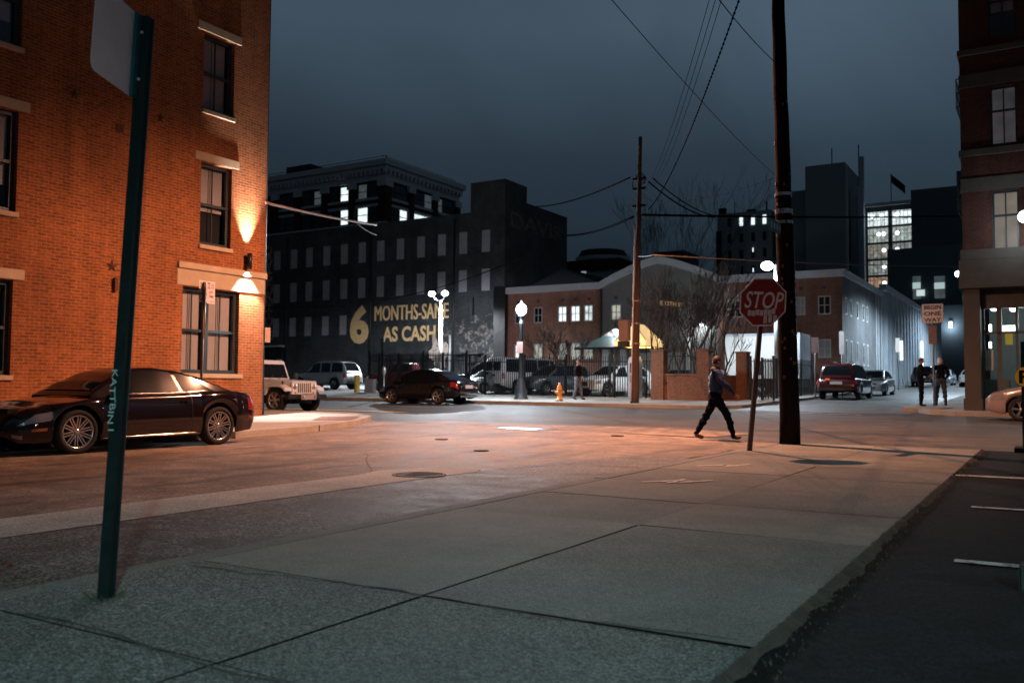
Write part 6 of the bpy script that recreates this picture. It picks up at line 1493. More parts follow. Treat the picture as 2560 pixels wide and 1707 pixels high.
# near coupe -----------------------------------------------------------
cp = dict(xf=1.31, xr=-1.31, r=.335, ra=.385, crown=.03,
  top=[(-2.26, .62), (-2.2, .80), (-2.0, .905), (-1.6, .945), (-1.1, .93), (-.4, .90), (.4, .885), (1.0, .845), (1.5, .775), (1.9, .69), (2.15, .60), (2.27, .46)],
  bot=[(-2.26, .36), (-2.1, .24), (-1.7, .21), (1.7, .19), (2.1, .19), (2.27, .28)],
  plan=[(-2.26, .66), (-2.22, .74), (-2.1, .83), (-1.8, .895), (-1.2, .915), (0, .90), (1.0, .905), (1.5, .89), (1.9, .82), (2.1, .73), (2.22, .60), (2.27, .50)],
  gh=dict(k=.62, roof=[(-1.62, .95), (-1.35, 1.06), (-1.0, 1.20), (-.6, 1.295), (-.2, 1.335), (.1, 1.325), (.4, 1.25), (.7, 1.11), (.95, .97), (1.08, .87)]))
P_cp = paint('maroon_black_paint', (.012, .006, .008), .10)
def ex_coupe(c):
    c.sidewin((-.55, .62), (-.48, .22), f1=.86); c.sidewin((-1.22, -.62), (-.90, -.55), f1=.84, name='quarter_window')
    c.topglass(.18, .98, 'windscreen'); c.topglass(-1.45, -.75, 'rear_window')
    c.seam((-.72, .78)); c.handles((-.55,), .80, P_cp); c.mirrors(.62, P_cp, .07)
    for sg in (-1, 1):                       # chrome line under the glass and along the roof edge
        mb = MB(); mb.tube([c.cab(x, c.zt(x) + .012, sg, .008) for x in [(-1.25 + i * .1) for i in range(21)]], .007, 5)
        mb.tube([c.side(x, .045, .006, sg) for x in [(-.9 + i * .1) for i in range(19)]], .011, 5); mb.build('chrome_strip', M_chrome, c.T)
    c.patch(1.74, 2.15, .60, .84, M_hl, 'headlight', slant=-.22, o=.006); c.patch(1.78, 1.98, .34, .42, M_amb, 'side_marker'); c.patch(2.08, 2.18, .14, .26, M_hl, 'fog_lamp')
    c.patch(-2.2, -1.98, .55, .88, M_tl, 'tail_light'); c.patch(-2.12, -1.98, .33, .40, M_tl, 'side_reflector')
    c.patch(-2.24, -1.75, .22, .235, M_blk, 'bumper_gap'); 
    mb = MB(); mb.box(2.2, 2.285, -.38, .38, .33, .5); mb.build('grille', M_blk, c.T, bevel=.02)
    mb = MB()
    for z in (.35, .40, .45): mb.box(2.27, 2.292, -.36, .36, z, z + .015)
    mb.build('grille_bar', M_chrome, c.T); 
    mb = MB(); mb.lathe([(.03, -2.32), (.035, -2.32), (.035, -2.1)], (0, -.52, .25), 10, 'x'); mb.build('exhaust', M_chrome, c.T)
    c.endpanel(False, -.26, .26, .5, .62, M_plate, 'number_plate', .012)
make_car('dark maroon two-door coupe parked nearest by the orange brick wall', 'car', 'parked_car', 13.28, 9.34, '-s', cp, P_cp, extra=ex_coupe, wheel=dict(spokes=10, style='mesh', rr=.72, dish=.035))

# generic four door sedan ----------------------------------------------
def sedan(L=4.5, W=.91, H=1.46, hood=.86, deck=.98):
    h = L / 2
    return dict(xf=h - .90, xr=-h + 1.0, r=.325, ra=.37, crown=.035,
      top=[(-h, .62), (-h + .05, .86), (-h + .2, deck), (-h + .55, deck + .0), (-.6, .95), (.6, .915), (h - 1.1, hood), (h - .6, hood - .1), (h - .2, hood - .2), (h, hood - .38)],
      bot=[(-h, .38), (-h + .2, .27), (-h + .5, .2), (h - .4, .19), (h, .28)],
      plan=[(-h, W * .78), (-h + .1, W * .88), (-h + .4, W * .96), (-h + 1, W), (0, W), (h - 1, W * .985), (h - .5, W * .93), (h - .15, W * .78), (h, W * .6)],
      gh=dict(k=.42, roof=[(-h + .42, deck), (-h + .8, deck + .17), (-h + 1.2, H - .1), (-h + 1.7, H - .01), (-.1, H), (.25, H - .03), (.6, H - .16), (1.0, H - .36), (1.32, .905)]))
def ex_sedan(c, pm=None, plate=True):
    h = c.sp['plan'][-1][0]
    c.sidewin((-.28, .92), (-.2, .42)); c.sidewin((-1.22, -.36), (-1.0, -.28)); c.topglass(.42, 1.22, 'windscreen'); c.topglass(-h + .5, -h + 1.2, 'rear_window')
    c.seam((-.32, .95, -1.2)); c.handles((-.15, -1.05), .76, pm); c.mirrors(.8, pm or M_blk, .08)
    c.patch(h - .55, h - .12, .6, .9, M_hl, 'headlight', slant=-.1); c.patch(-h + .03, -h + .36, .62, .88, M_tl, 'tail_light')
    c.endpanel(False, -.26, .26, .66, .8, M_plate, 'number_plate', .02); c.endpanel(True, -.4, .4, .36, .47, M_blk, 'grille', .012)
P_blk = paint('black_paint', (.006, .006, .008), .1)
fo = sedan(4.35, .91, 1.47, .86, 1.0)
vfr, _ = wS(885 * SC, 990, 30.1); vre, _ = wS(1097 * SC, 990, 30.6)
VC = 22.85
def ex_focus(c):
    ex_sedan(c, M_blk)
    h = c.sp['plan'][-1][0]
    mb = MB(); mb.box(-h - .02, -h + .02, -.62, .62, .30, .36); mb.build('rear_lip', M_chrome, c.T)
make_car('black four-door sedan parked on the far side of the cross street', 'car', 'parked_car', VC, 30.7, '+v', fo, P_blk, extra=ex_focus, wheel=dict(spokes=5, style='y', rr=.66))

# jeep -----------------------------------------------------------------
P_jp = mat('white_truck_paint', (.56, .60, .66), .35, 0, .04, coat=.5)
JT = thing('off_road_car', 'pale boxy off-road car with slotted grille nosing out past the brick corner', 'car', 23.75, 22.25, GZ(22, 22.3), rot=HEAD['-v'])
def jb(nm, m, boxes, bev=.02, par=None):
    b = MB()
    for q in boxes: b.box(*q)
    return b.build(nm, m, par or JT, bevel=bev)
# x forward; front bumper face at x=2.15
b = MB(); b.prism([(.62, .62), (.62, 1.12), (.9, 1.13), (1.92, 1.075), (1.98, 1.04), (1.98, .62)], lambda x, z, d: (x, d * (1 if x < 1 else .93), z), -.62, .62); b.build('bonnet', P_jp, JT, bevel=.03)
jb('body', P_jp, [(-1.95, .62, -.76, .76, .48, 1.12)], .03)
jb('grille_panel', P_jp, [(1.96, 2.02, -.60, .60, .60, 1.08)], .03)
b = MB()
for k in range(7): y = -.28 + k * .0933; b.box(2.019, 2.026, y - .024, y + .024, .68, 1.0)
b.build('grille_slot', M_blk, JT, bevel=.004)
for sg in (-1, 1):
    b = MB(); b.lathe([(.001, 2.045), (.07, 2.04), (.085, 2.025), (.095, 2.018)], (0, sg * .45, .88), 20, 'x'); b.build('headlight', M_hl, JT)
    b = MB(); b.lathe([(.001, 2.03), (.035, 2.028), (.042, 2.015)], (0, sg * .43, .68), 12, 'x'); b.build('indicator', M_amb, JT)
    b = MB(); pr = [(1.02, .60), (1.16, .86), (1.30, .94), (1.80, .94), (2.02, .84), (2.06, .72), (1.98, .72), (1.95, .79), (1.76, .86), (1.36, .86), (1.24, .80), (1.12, .58)]
    b.prism(pr, lambda x, z, d: (x, d, z), min(sg * .60, sg * .94), max(sg * .60, sg * .94)); b.build('fender', P_jp, JT, bevel=.02)
    b = MB(); pr = [(-2.0, .60), (-1.86, .86), (-1.72, .94), (-1.20, .94), (-1.0, .82), (-.92, .60), (-1.02, .58), (-1.1, .76), (-1.26, .86), (-1.68, .86), (-1.78, .8), (-1.9, .58)]
    b.prism(pr, lambda x, z, d: (x, d, z), min(sg * .76, sg * .94), max(sg * .76, sg * .94)); b.build('fender', M_blk, JT, bevel=.02)
    jb('latch', M_blk, [(1.55, 1.62, min(sg * .575, sg * .60), max(sg * .575, sg * .60), .98, 1.07)], .004)
    jb('mirror', M_blk, [(.62, .72, min(sg * .84, sg * 1.02), max(sg * .84, sg * 1.02), 1.16, 1.36), (.64, .68, min(sg * .7, sg * .85), max(sg * .7, sg * .85), 1.14, 1.18)], .02)
b = MB(); b.prism([(.50, 1.12), (.62, 1.12), (.36, 1.74), (.30, 1.80), (-1.9, 1.82), (-1.98, 1.74), (-1.98, 1.12)], lambda x, z, d: (x, d * (1 - .06 * (z - 1.12)), z), -.72, .72); b.build('hard_top', P_jp, JT, bevel=.03)
b = MB(); ws = lambda x, z, y: (x + .008, y, z); b.add([(.595, -.62, 1.18), (.595, .62, 1.18), (.395, .60, 1.66), (.395, -.60, 1.66)], [(0, 1, 2, 3)]); b.v = [(x + .012, y, z) for x, y, z in b.v]; b.build('windscreen', M_cglass, JT)
for sg in (-1, 1):
    b = MB(); b.add([(.45, sg * .728, 1.17), (-.42, sg * .728, 1.17), (-.42, sg * .700, 1.68), (.26, sg * .700, 1.68)], [(0, 1, 2, 3)]); b.add([(-.52, sg * .728, 1.17), (-1.8, sg * .728, 1.17), (-1.8, sg * .700, 1.68), (-.52, sg * .700, 1.68)], [(0, 1, 2, 3)]); b.build('side_window', M_cglass, JT)
jb('front_bumper', M_blk, [(2.0, 2.2, -.92, .92, .46, .62), (2.18, 2.23, -.32, .32, .44, .64)], .03)
jb('bumper_plate', mat('bumper_grey', (.33, .30, .30), .5), [(2.225, 2.24, -.36, .36, .44, .62)], .01)
for sg in (-1, 1):
    b = MB(); b.lathe([(.001, 2.25), (.05, 2.248), (.06, 2.24)], (0, sg * .27, .53), 12, 'x'); b.build('fog_lamp', M_hl, JT)
b = MB(); b.tube([(.63, -.3, 1.14), (.60, -.05, 1.28)], .01, 4); b.tube([(.63, .15, 1.14), (.60, .4, 1.28)], .01, 4); b.build('wiper', M_blk, JT)
jb('underbody', M_under, [(-1.8, 1.9, -.5, .5, .3, .6)], 0)
class _W: pass
jc = Car(JT, dict(xf=1.5, xr=-1.45, r=.43, ra=.5, plan=[(-2, .92), (2, .92)], top=[(-2, 1), (2, 1)], bot=[(-2, .5), (2, .5)])); jc.wheels(spokes=6, style='bar', rr=.60, dish=.02, sw=.045)

# SUVs and vans ---------------------------------------------------------
def suv(L, W, H, belt, hood, rear_slope=.25, ws=.9, nose=.12, xfo=.92, xro=1.0, r=.37, hoodlen=1.25):
    h = L / 2; xw = h - hoodlen
    return dict(xf=h - xfo, xr=-h + xro, r=r, ra=r + .06, crown=.03,
      top=[(-h, belt * .62), (-h + .06, belt - .02), (-h + .3, belt), (.5, belt - .03), (xw, hood + .03), (h - .5, hood - .03), (h - nose, hood - .14), (h, hood - .4)],
      bot=[(-h, .46), (-h + .2, .36), (-h + .6, .30), (h - .5, .28), (h, .36)],
      plan=[(-h, W * .86), (-h + .12, W * .95), (-h + .5, W), (0, W), (h - .9, W * .985), (h - .4, W * .93), (h - .1, W * .82), (h, W * .68)],
      gh=dict(k=.22, roof=[(-h + .04, belt), (-h + .12 + rear_slope * .5, belt + (H - belt) * .6), (-h + .2 + rear_slope, H - .06), (-h + .6 + rear_slope, H), (xw - ws - .2, H), (xw - ws + .1, H - .04), (xw - ws * .5, belt + (H - belt) * .55), (xw + .12, hood + .04)]))
def ex_suv(c, pm, wins, ws0, rack=False, front_lights=True, rear_up=True, dark=M_blk, split=True, grw=.45):
    h = c.sp['plan'][-1][0]; 
    for bt in wins: c.sidewin(*bt)
    c.topglass(ws0[0], ws0[1], 'windscreen', .88); c.topglass(-h + .1, -h + ws0[2], 'rear_window', .86)
    c.seam([w_[0][1] + .04 for w_ in wins]); c.handles([w_[0][0] + .1 for w_ in wins[:2]], .78, pm); c.mirrors(wins[0][0][1] - .05, dark, .12)
    c.patch(h - .42, h - .08, .62, .9, M_hl, 'headlight'); c.patch(-h + .02, -h + .2, .55, .96, M_tl, 'tail_light')
    c.endpanel(True, -grw, grw, .55, .78, dark, 'grille', .015); c.endpanel(True, -grw - .17, grw + .17, .36, .46, dark, 'front_bumper', .03); c.endpanel(False, -.28, .28, .72, .86, M_plate, 'number_plate', .03); c.endpanel(False, -.7, .7, .42, .56, dark, 'rear_bumper', .05)
    if rack:
        zr = max(p[1] for p in c.g['roof']); 
        for sg in (-1, 1): mb = MB(); mb.tube([(-h + .8, sg * .5, zr + .05), (.3, sg * .5, zr + .05)], .02, 5); mb.build('roof_rack', M_blk, c.T)
P_sil = paint('silver_paint', (.42, .43, .44), .3, .3); P_red = paint('red_truck_paint', (.28, .012, .025), .3); P_wh = mat('white_paint', (.80, .80, .80), .3, 0, .03, coat=.6); P_gry = paint('grey_green_paint', (.22, .26, .27), .3, .2); P_dk = paint('dark_suv_paint', (.012, .013, .016), .15); P_maroon = paint('minivan_red_paint', (.04, .004, .006), .25)
P_lsil = paint('light_silver_paint', (.42, .45, .48), .25, .4)
P_van = mat('van_white_paint', (.68, .68, .69), .4, 0, .04, coat=.3)
tahoe = suv(5.1, 1.0, 1.93, 1.18, 1.08, .28, .95, r=.40, hoodlen=1.35)
vt = wS(768 * SC, 960, 45.6)[0]
make_car('large silver sports utility car parked left of the yellow bollard', 'car', 'parked_car', vt + 1.55, 46.5, '+v', tahoe, P_sil, extra=lambda c: ex_suv(c, P_sil, [((-.15, 1.0), (-.1, .55)), ((-1.1, -.25), (-1.05, -.2)), ((-2.25, -1.2), (-2.1, -1.15))], (.35, 1.25, .45), True), wheel=dict(spokes=6, sw=.04, rr=.6))
make_car('second pale sports utility car mostly hidden behind the boxy off-road car', 'car', 'parked_car', vt + 4.2, 49.5, '+v', tahoe, paint('pale_blue_paint', (.2, .24, .28), .3, .2), extra=lambda c: ex_suv(c, M_blk, [((-.15, 1.0), (-.1, .55)), ((-1.1, -.25), (-1.05, -.2)), ((-2.25, -1.2), (-2.1, -1.15))], (.35, 1.25, .45), True))
# red pickup behind the gate
pk = dict(xf=1.85, xr=-1.75, r=.40, ra=.46, crown=.03, top=[(-2.9, .9), (-2.85, 1.25), (-.6, 1.27), (.3, 1.2), (1.2, 1.16), (2.5, 1.08), (2.7, .9), (2.8, .7)], bot=[(-2.9, .6), (-2.5, .5), (2.4, .42), (2.8, .5)], plan=[(-2.9, .9), (-2.7, .97), (0, 1.0), (1.8, .98), (2.5, .92), (2.8, .75)], gh=dict(k=.25, roof=[(-.75, 1.27), (-.6, 1.6), (-.45, 1.84), (.2, 1.87), (.75, 1.8), (1.1, 1.5), (1.42, 1.17)]))
va = wS(905 * SC, 950, 47)[0]
make_car('red pickup truck behind the black sliding gate', 'pickup truck', 'pickup_truck', va - .2, 48.2, '+v', pk, P_red, extra=lambda c: (c.sidewin((-.45, .95), (-.4, .6)), c.topglass(.7, 1.3, 'windscreen'), c.patch(2.35, 2.72, .62, .9, M_hl, 'headlight'), c.seam((-.5, 1.0)), c.handles((-.3,), .8, M_blk), c.patch(-2.86, -2.7, .55, .9, M_tl, 'tail_light'), c.endpanel(True, -.5, .5, .6, .85, M_chrome, 'grille', .02), c.endpanel(True, -.8, .8, .42, .56, M_chrome, 'front_bumper', .06)), dh=.25)
va = wS(870 * SC, 950, 50)[0]
make_car('dark car with bright headlamp glints just right of the silver sports utility car', 'car', 'parked_car', va - 1.0, 51.5, '+v', sedan(4.6), P_dk, extra=lambda c: ex_sedan(c, M_blk), dh=.2)
va = wS(1092 * SC, 950, 47)[0]
esc = suv(4.55, .92, 1.70, 1.08, 1.02, .22, .85, r=.35)
make_car('black sports utility car with shiny roof behind the gate frame', 'car', 'parked_car', va + 1.2, 50.5, '+v', tahoe, P_dk, extra=lambda c: ex_suv(c, M_blk, [((-.15, 1.0), (-.1, .55)), ((-1.1, -.25), (-1.05, -.2)), ((-2.25, -1.2), (-2.1, -1.15))], (.35, 1.25, .45), True))
# lot cars facing the street
def nose(px, s): return wS(px * SC, 960, s)[0]
make_car('pale green sedan facing out behind the black sedan tail', 'car', 'parked_car', nose(1081, 42.8), 45.2, '-s', sedan(4.5, .88, 1.45), P_gry, extra=lambda c: ex_sedan(c, P_gry), dh=-.3)
van = suv(5.9, 1.0, 2.12, 1.22, 1.05, .06, .75, .05, xfo=1.05, xro=1.15, r=.37, hoodlen=.95)
van['gh']['k'] = .1
def ex_van(c):
    ex_suv(c, M_blk, [((1.15, 1.95), (1.1, 1.6)), ((.1, 1.05), (.1, 1.02)), ((-1.1, 0), (-1.1, 0)), ((-2.6, -1.25), (-2.55, -1.25))], (1.5, 2.3, .12), dark=M_blk)
    for sg in (-1, 1): c.endpanel(False, min(sg * .08, sg * .72), max(sg * .08, sg * .72), 1.32, 1.86, M_cglass, 'rear_door_window', -.02)
    mb = MB(); mb.box(-2.97, -2.94, -.008, .008, .55, 2.0); mb.build('door_gap', M_blk, c.T); c.endpanel(False, -.22, .12, .95, 1.12, M_blk, 'plate_recess', .025)
make_car('white passenger van parked tail towards the street behind the fence', 'van', 'passenger_van', nose(1146, 44) - .1, 47.2, '+s', van, P_van, extra=ex_van, wheel=dict(spokes=8, sw=.02, rr=.55), dh=-.28)
make_car('dark grey sports utility car parked nose out left of the walking man', 'car', 'parked_car', nose(1222, 41.8), 44.3, '-s', esc, paint('slate_paint', (.10, .12, .145), .25, .3), extra=lambda c: ex_suv(c, M_blk, [((-.1, .85), (-.05, .45)), ((-1.0, -.2), (-.95, -.15)), ((-1.95, -1.1), (-1.8, -1.05))], (.25, 1.05, .4), True), wheel=dict(spokes=7, sw=.03, rr=.62), dh=-.32)
lex = suv(4.65, .94, 1.66, 1.06, .98, .5, .95, r=.37, hoodlen=1.2); lex['roof_paint'] = P_wh
make_car('white crossover car parked nose out between walking man and leaning pole', 'car', 'parked_car', nose(1362, 41.0), 43.6, '-s', lex, P_wh, extra=lambda c: ex_suv(c, P_wh, [((-.15, .9), (-.1, .45)), ((-1.15, -.25), (-1.0, -.2)), ((-1.8, -1.25), (-1.55, -1.15))], (.2, 1.05, .6), grw=.24), wheel=dict(spokes=5, style='y', rr=.68), dh=-.32)
make_car('dark car between pay machine and left brick pier', 'car', 'parked_car', nose(1502, 41.5), 45.5, '-s', sedan(4.6), P_dk, extra=lambda c: ex_sedan(c, M_blk))
make_car('low dark car behind the low brick wall railings', 'car', 'parked_car', nose(1570, 41.5), 45.2, '-s', sedan(4.6), paint('dark_green_paint', (.03, .05, .05), .2), extra=lambda c: ex_sedan(c, M_blk))
# box truck --------------------------------------------------------------
BT = thing('box_truck', 'white box truck body parked broadside behind the iron fence', 'truck', 15, 49, rot=None)
g = GZ(14, 49); v1 = wS(1812, 900, 49)[0]; v0 = wS(2000, 900, 49)[0]; zt = wS(1812, 836, 49)[1]
M_bx = mat('truck_box_white', (.74, .73, .70), .4, 0, .03, scale=1); b = MB(); b.sb(v0, v1, 49, 51.4, g + .95, zt); b.build('cargo_box', M_bx, BT, bevel=.03)
b = MB(); b.sb(v0, v1, 48.97, 49.0, zt - .12, zt - .02); b.sb(v0 - .02, v0 + .06, 48.96, 49.05, g + .95, zt); b.sb(v0 - .03, v0 - .005, 49.1, 51.3, g + 1.0, zt - .05); b.build('box_trim', mat('box_trim', (.5, .55, .62), .4, .3), BT)
b = MB(); b.sb(v0 + .1, v1 - .1, 49.2, 51.2, g + .5, g + .95); b.build('chassis', M_under, BT)
for vv in (v0 + 1.1, v0 + 2.1, v1 - .9):
    b = MB(); b.lathe([(.20, 49.18), (.24, 49.1), (.42, 49.1), (.46, 49.14), (.46, 49.38), (.2, 49.4)], (-vv, 0, g + .46), 24, 'y'); w_ = b.build('wheel', M_tyre, BT); b = MB(); b.lathe([(.001, 49.22), (.08, 49.2), (.1, 49.3), (.2, 49.28), (.245, 49.16)], (-vv, 0, g + .46), 20, 'y'); b.build('rim', mat('steel_rim', (.5, .5, .52), .4, .6), w_)
b = MB(); b.sb(v0 + 2.0, v0 + 2.35, 48.975, 48.99, g + 1.15, g + 1.9); b.build('side_marker_panel', M_blk, BT)
# one way street cars ------------------------------------------------------
mini = suv(4.9, .98, 1.76, 1.02, .98, .2, 1.05, r=.33, hoodlen=1.0)
def ex_mini(c):
    ex_suv(c, M_blk, [((.1, 1.2), (.1, .65)), ((-1.05, 0), (-1.0, 0)), ((-2.1, -1.15), (-2.0, -1.1))], (.5, 1.4, .32), True)
    c.endpanel(False, .3, .5, .92, 1.0, mat('lit_reflector', (.6, .12, .05), .2, emit=(1, .2, .08), es=.5), 'reflector', .03)
make_car('dark red minivan parked at the kerb of the one way street', 'minivan', 'minivan', 8.75, 46.8, '+s', mini, P_maroon, extra=ex_mini, wheel=dict(spokes=7, sw=.03, rr=.6))
make_car('silver car facing the viewer just beyond the red minivan', 'car', 'parked_car', 8.6, 54.2, '-s', sedan(4.5, .9, 1.46), P_lsil, extra=lambda c: ex_sedan(c, P_lsil))
make_car('dark hatchback parked near the ribbed metal wall', 'car', 'parked_car', 9.0, 82, '+s', esc, P_dk, extra=lambda c: ex_suv(c, M_blk, [((-.1, .85), (-.05, .45)), ((-1.0, -.2), (-.95, -.15))], (.25, 1.05, .4)))
make_car('bluish white car half hidden behind the standing man', 'car', 'parked_car', 8.3, 90, '-s', sedan(4.5), P_lsil, extra=lambda c: ex_sedan(c, P_lsil))
make_car('pale far car with red tail light right of the standing woman', 'car', 'parked_car', 5.6, 84, '+s', sedan(4.5), P_wh, extra=lambda c: ex_sedan(c, P_wh))
# car at right behind the pay post
make_car('pink lit silver car partly cut off behind the black pay post', 'car', 'parked_car', -.62, 29.9, '+v', sedan(4.5, .92, 1.48, .98, 1.02), paint('pink_lit_silver_paint', (.30, .25, .25), .3, .3), extra=lambda c: ex_sedan(c, M_blk), wheel=dict(spokes=5, style='y'))  # pink street light put into the silver paint colour
# ------------------------------------------------------------------ people
M_skin = mat('skin', (.42, .22, .16), .6, var=.08); M_shoe = mat('dark_shoe', (.02, .018, .016), .6); M_tan_shoe = mat('tan_shoe', (.16, .09, .05), .7)
def person(label, v, s, head, J, cloth, hair, hairlen=.0, height=1.75, z=None, grip=.4):
    """J: joint positions in a body frame (x forward, y left, z up) for a 1.75 m figure"""
    T = thing('person', label, 'person', v, s, GZ(v, s) + .012 if z is None else z, rot=head); k = height / 1.75
    N, E, RAD, TAG = [], [], [], []
    def add(p, r, t, par=None):
        N.append(Vector(p) * k); RAD.append((r[0] * k, r[1] * k) if hasattr(r, '__len__') else (r * k, r * k)); TAG.append(t)
        if par is not None: E.append((par, len(N) - 1))
        return len(N) - 1
    P = J; L = lambda a, b, t: Vector(a).lerp(Vector(b), t)
    bk = P.get('bulk', 1.0); pel = add(P['pelvis'], (.155, .13), 'p'); wst = add(L(P['pelvis'], P['chest'], .38), (.165 * bk, .145 * bk), 'j', pel); ch = add(P['chest'], (.185 * bk, .155 * bk), 'j', wst)
    ns = add(L(P['chest'], P['neck'], .72), (.12, .09), 'j', ch); nk = add(P['neck'], .055, 's', ns); hd0 = add(L(P['neck'], P['head'], .55), (.062, .07), 's', nk)
    hd = add(P['head'], (.076, .092), 's', hd0); top = add(Vector(P['head']) + (Vector(P['head']) - Vector(P['neck'])).normalized() * .085, (.062, .074), 's', hd)
    for sd in ('l', 'r'):
        sh = add(P['sh' + sd], .068, 'j', ns); ua = add(L(P['sh' + sd], P['el' + sd], .45), .062 * bk, 'j', sh); el = add(P['el' + sd], .055 * bk, 'j', ua); fa = add(L(P['el' + sd], P['wr' + sd], .5), .042, 'j', el); wr = add(P['wr' + sd], .030, 'j', fa)
        d = (Vector(P['wr' + sd]) - Vector(P['el' + sd])).normalized(); pm = add(Vector(P['wr' + sd]) + d * .055, (.036, .020), 's', wr)
        side = d.cross(Vector((0, 1, 0))); side = side.normalized() if side.length > .1 else Vector((1, 0, 0)); inn = d.cross(side).normalized()
        for f, (off, ln) in enumerate(((-.028, .066), (-.010, .078), (.010, .074), (.027, .058))):
            b = N[pm] / k + d * .028 + side * off; a1 = add(b, .0105, 's', pm); m1 = add(b + d * ln * .45 + inn * .008 * grip, .0095, 's', a1); add(b + d * ln * .8 + inn * .045 * grip, .008, 's', m1)
        tb = Vector(P['wr' + sd]) + d * .03; t1 = add(tb + side * -.034, .012, 's', wr); t2 = add(tb + side * -.052 + d * .035, .010, 's', t1)
        hp = add(P['hip' + sd], .102, 'p', pel); th = add(L(P['hip' + sd], P['kn' + sd], .45), .092, 'p', hp); kn = add(P['kn' + sd], .070, 'p', th); cf = add(L(P['kn' + sd], P['an' + sd], .4), .068, 'p', kn); an = add(P['an' + sd], .046, 'p', cf)
        hl = add(Vector(P['an' + sd]) + Vector((-.02, 0, -.045)), .040, 'f', an); to = Vector(P['to' + sd]); bl = add(L(P['an' + sd], to, .6) + Vector((0, 0, -.02)), (.045, .034), 'f', hl); add(to, (.038, .024), 'f', bl)
    me = bpy.data.meshes.new('t'); me.from_pydata([tuple(n) for n in N], E, []); o = bpy.data.objects.new('t', me); C.objects.link(o)
    md = o.modifiers.new('s', 'SKIN'); sk = me.skin_vertices[0].data
    for i, r in enumerate(RAD): sk[i].radius = r; sk[i].use_root = (i == 0)
    md.branch_smoothing = .4; m2 = o.modifiers.new('b', 'SUBSURF'); m2.levels = 2; m2.render_levels = 2
    dg = bpy.context.evaluated_depsgraph_get(); em = bpy.data.meshes.new_from_object(o.evaluated_get(dg)); bpy.data.objects.remove(o)
    em.name = 'body'; mats = {'s': M_skin, 'j': cloth[0], 'p': cloth[1], 'f': cloth[2]}; keys = list(mats)
    em.materials.clear()
    for q in keys: em.materials.append(mats[q])
    for p in em.polygons:
        c = p.center; p.material_index = keys.index(TAG[min(range(len(N)), key=lambda i: (N[i] - c).length - RAD[i][0] * .5)]); p.use_smooth = True
    # loosen the clothes with small folds
    R.seed(int(v * 10))
    for vtx in em.vertices:
        c = vtx.co; i = min(range(len(N)), key=lambda i: (N[i] - c).length - RAD[i][0] * .5)
        if TAG[i] in 'jp': vtx.co = c + (c - N[i]).normalized() * (.008 + .010 * math.sin(c.z * 38 + c.x * 22) + .006 * math.sin(c.z * 71 + c.y * 40))
    b = bpy.data.objects.new('body', em); C.objects.link(b); b.parent = T
    # face and hair
    H = Vector(P['head']) * k; F = Vector(P.get('face', (1, 0, 0))).normalized(); Uz = Vector((0, 0, 1)); S = Uz.cross(F).normalized(); Uz = F.cross(S)
    mb = MB(); n0 = H + F * .088 * k; mb.add([n0 - S * .014 + Uz * -.02, n0 + S * .014 + Uz * -.02, n0 + F * .024 + Uz * -.022, n0 + Uz * .03], [(0, 2, 3), (2, 1, 3), (0, 1, 2)]); mb.build('nose', M_skin, T)
    mb = MB()
    for sg in (-1, 1): c = H + F * .080 * k + S * sg * .032 + Uz * .012; mb.ball(tuple(c), .011, 5)
    mb.build('eyes', M_blk, T)
    mb = MB(); c = H + F * .086 * k - Uz * .048; mb.add([c - S * .024, c + S * .024, c + S * .02 - Uz * .008 + F * .004, c - S * .02 - Uz * .008 + F * .004], [(0, 1, 2, 3)]); mb.build('mouth', mat('lips', (.25, .09, .08), .6), T)
    mb = MB()
    for sg in (-1, 1): mb.ball(tuple(H + S * sg * .080 * k - F * .005), .02, 5, sz=1.5)
    mb.build('ears', M_skin, T)
    if hair:
        mb = MB(); rows = []; R.seed(3)
        for i in range(9):
            ph = math.pi * .62 * i / 8; row = []
            for j in range(18):
                a = 2 * math.pi * j / 18; fwd = math.cos(a); lim = ph if fwd < .35 else min(ph, math.pi * .36)
                r = (.098 + hairlen * .12 + R.uniform(-.005, .005)) * k; p = H + Uz * (.022 + (r * 1.12) * math.cos(lim)) + (F * (fwd * .98) + S * math.sin(a) * .86) * r * math.sin(lim)
                if hairlen and i > 5 and fwd < .35: p -= Uz * hairlen * (i - 5) * .10
                row.append(tuple(p))
            rows.append(row)
        mb.grid(rows, closed=True); mb.build('hair', hair, T)
    return T, k
st = dict(pelvis=(0, 0, .95), chest=(.0, 0, 1.27), neck=(.0, 0, 1.49), head=(.02, 0, 1.61),
  shl=(-.0, .19, 1.41), shr=(0, -.19, 1.41), ell=(-.03, .26, 1.13), elr=(-.03, -.26, 1.13), wrl=(.06, .24, .90), wrr=(.06, -.24, .90),
  hipl=(0, .095, .90), hipr=(0, -.095, .90), knl=(.02, .10, .50), knr=(.02, -.10, .50), anl=(0, .11, .09), anr=(0, -.11, .09), tol=(.17, .13, .035), tor=(.17, -.13, .035))
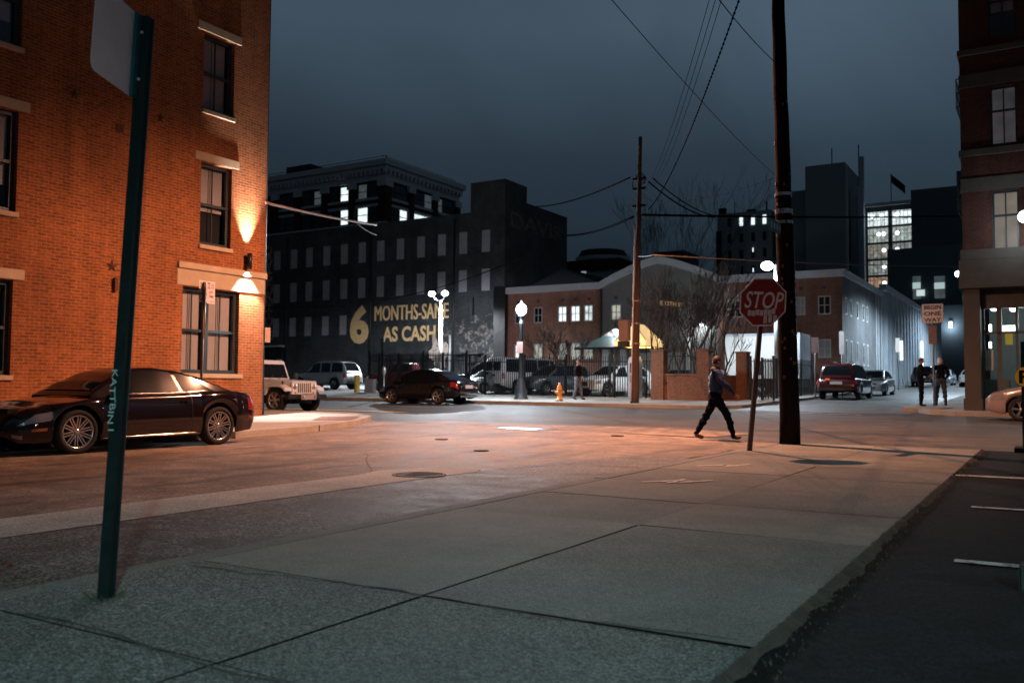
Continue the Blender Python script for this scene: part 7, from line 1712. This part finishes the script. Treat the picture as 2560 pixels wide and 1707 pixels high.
# crossing person, long stride to the right
wk = dict(st); wk.update(pelvis=(0, 0, .91), chest=(.02, 0, 1.23), neck=(.0, 0, 1.44), head=(.035, 0, 1.57), shl=(.02, .19, 1.36), shr=(-.0, -.19, 1.36),
  ell=(-.04, .26, 1.09), wrl=(.08, .25, .88), elr=(.15, -.27, 1.10), wrr=(.33, -.25, .93), hipl=(.02, .09, .87), hipr=(-.02, -.09, .87),
  knl=(-.16, .10, .50), anl=(-.37, .11, .13), tol=(-.22, .12, .035), knr=(.22, -.10, .50), anr=(.33, -.10, .10), tor=(.49, -.12, .07), face=(1, .25, -.1), bulk=1.25)
M_jack = mat('blue_jacket', (.012, .036, .12), .6, var=.6, scale=9, bump=.8, bscale=22, bdist=.03, spec=.3); M_navy = mat('black_trousers', (.004, .006, .010), .95, spec=.08)
M_blackc = mat('black_coat', (.005, .005, .007), .9, spec=.1); M_jean = mat('grey_jeans', (.09, .10, .12), .85, var=.3, scale=10); M_jean2 = mat('dark_blue_jeans', (.035, .05, .07), .85, var=.2)
M_hairb = mat('dark_hair', (.03, .02, .018), .6); M_hairw = mat('white_hair', (.45, .43, .41), .6, var=.3, scale=30); M_hairg = mat('brown_hair', (.06, .035, .028), .7)
T, k = person('person in blue jacket striding right across the near street behind the stop sign', 5.72, 17.3, math.atan2(-.06, 1), wk, (M_jack, M_navy, M_tan_shoe), M_hairb, .05, 1.72)
mb = MB(); mb.lathe([(.06, 1.36), (.10, 1.38), (.10, 1.42), (.075, 1.45), (.06, 1.44)], (.0, 0, 0), 20); mb.build('hood', mat('grey_hood', (.09, .09, .10), .8), T)
w2 = dict(st); w2.update(knl=(.10, .10, .50), anl=(.16, .10, .09), tol=(.32, .12, .035), knr=(-.04, -.10, .48), anr=(-.14, -.10, .10), tor=(.02, -.12, .035), elr=(.02, -.24, 1.14), wrr=(.22, -.18, 1.02), elk=0, ell=(-.08, .25, 1.14), wrl=(-.02, .24, .9), bulk=1.2)
T, k = person('man in black jacket and grey jeans walking along the far pavement past the hydrant', 17.75, 34.9, HEAD['-v'], w2, (M_blackc, M_jean, M_shoe), M_hairb, 0, 1.76, z=GZ(17.75, 34.9) + .135)
s1 = dict(st); s1.update(pelvis=(-.02, 0, .95), chest=(-.03, 0, 1.27), neck=(.0, 0, 1.48), head=(.03, 0, 1.60), ell=(.02, .25, 1.14), wrl=(.24, .12, 1.10), elr=(.02, -.25, 1.14), wrr=(.24, -.12, 1.12), face=(1, 0, -.1))
pz = GZ(4.2, 35) + .155
T, k = person('man with reddish face in dark coat standing left of the white haired person', *to_sv(*at(2115, 900, 32.6)[:2]), math.atan2(-.35, 1), s1, (M_blackc, M_navy, M_shoe), M_hairg, 0, 1.80, z=pz)
s2 = dict(st); s2.update(anl=(0, .16, .09), anr=(0, -.16, .09), tol=(.15, .19, .035), tor=(.15, -.19, .035), knl=(.02, .13, .5), knr=(.02, -.13, .5), ell=(.0, .27, 1.13), wrl=(.16, .20, 1.0), elr=(.0, -.27, 1.13), wrr=(.16, -.2, 1.0))
T, k = person('white haired person in dark coat and jeans seen from behind beside the sign pole', *to_sv(*at(2161, 900, 33.2)[:2]), math.atan2(1, .25), s2, (M_blackc, M_jean2, M_shoe), M_hairw, .14, 1.80, z=pz)
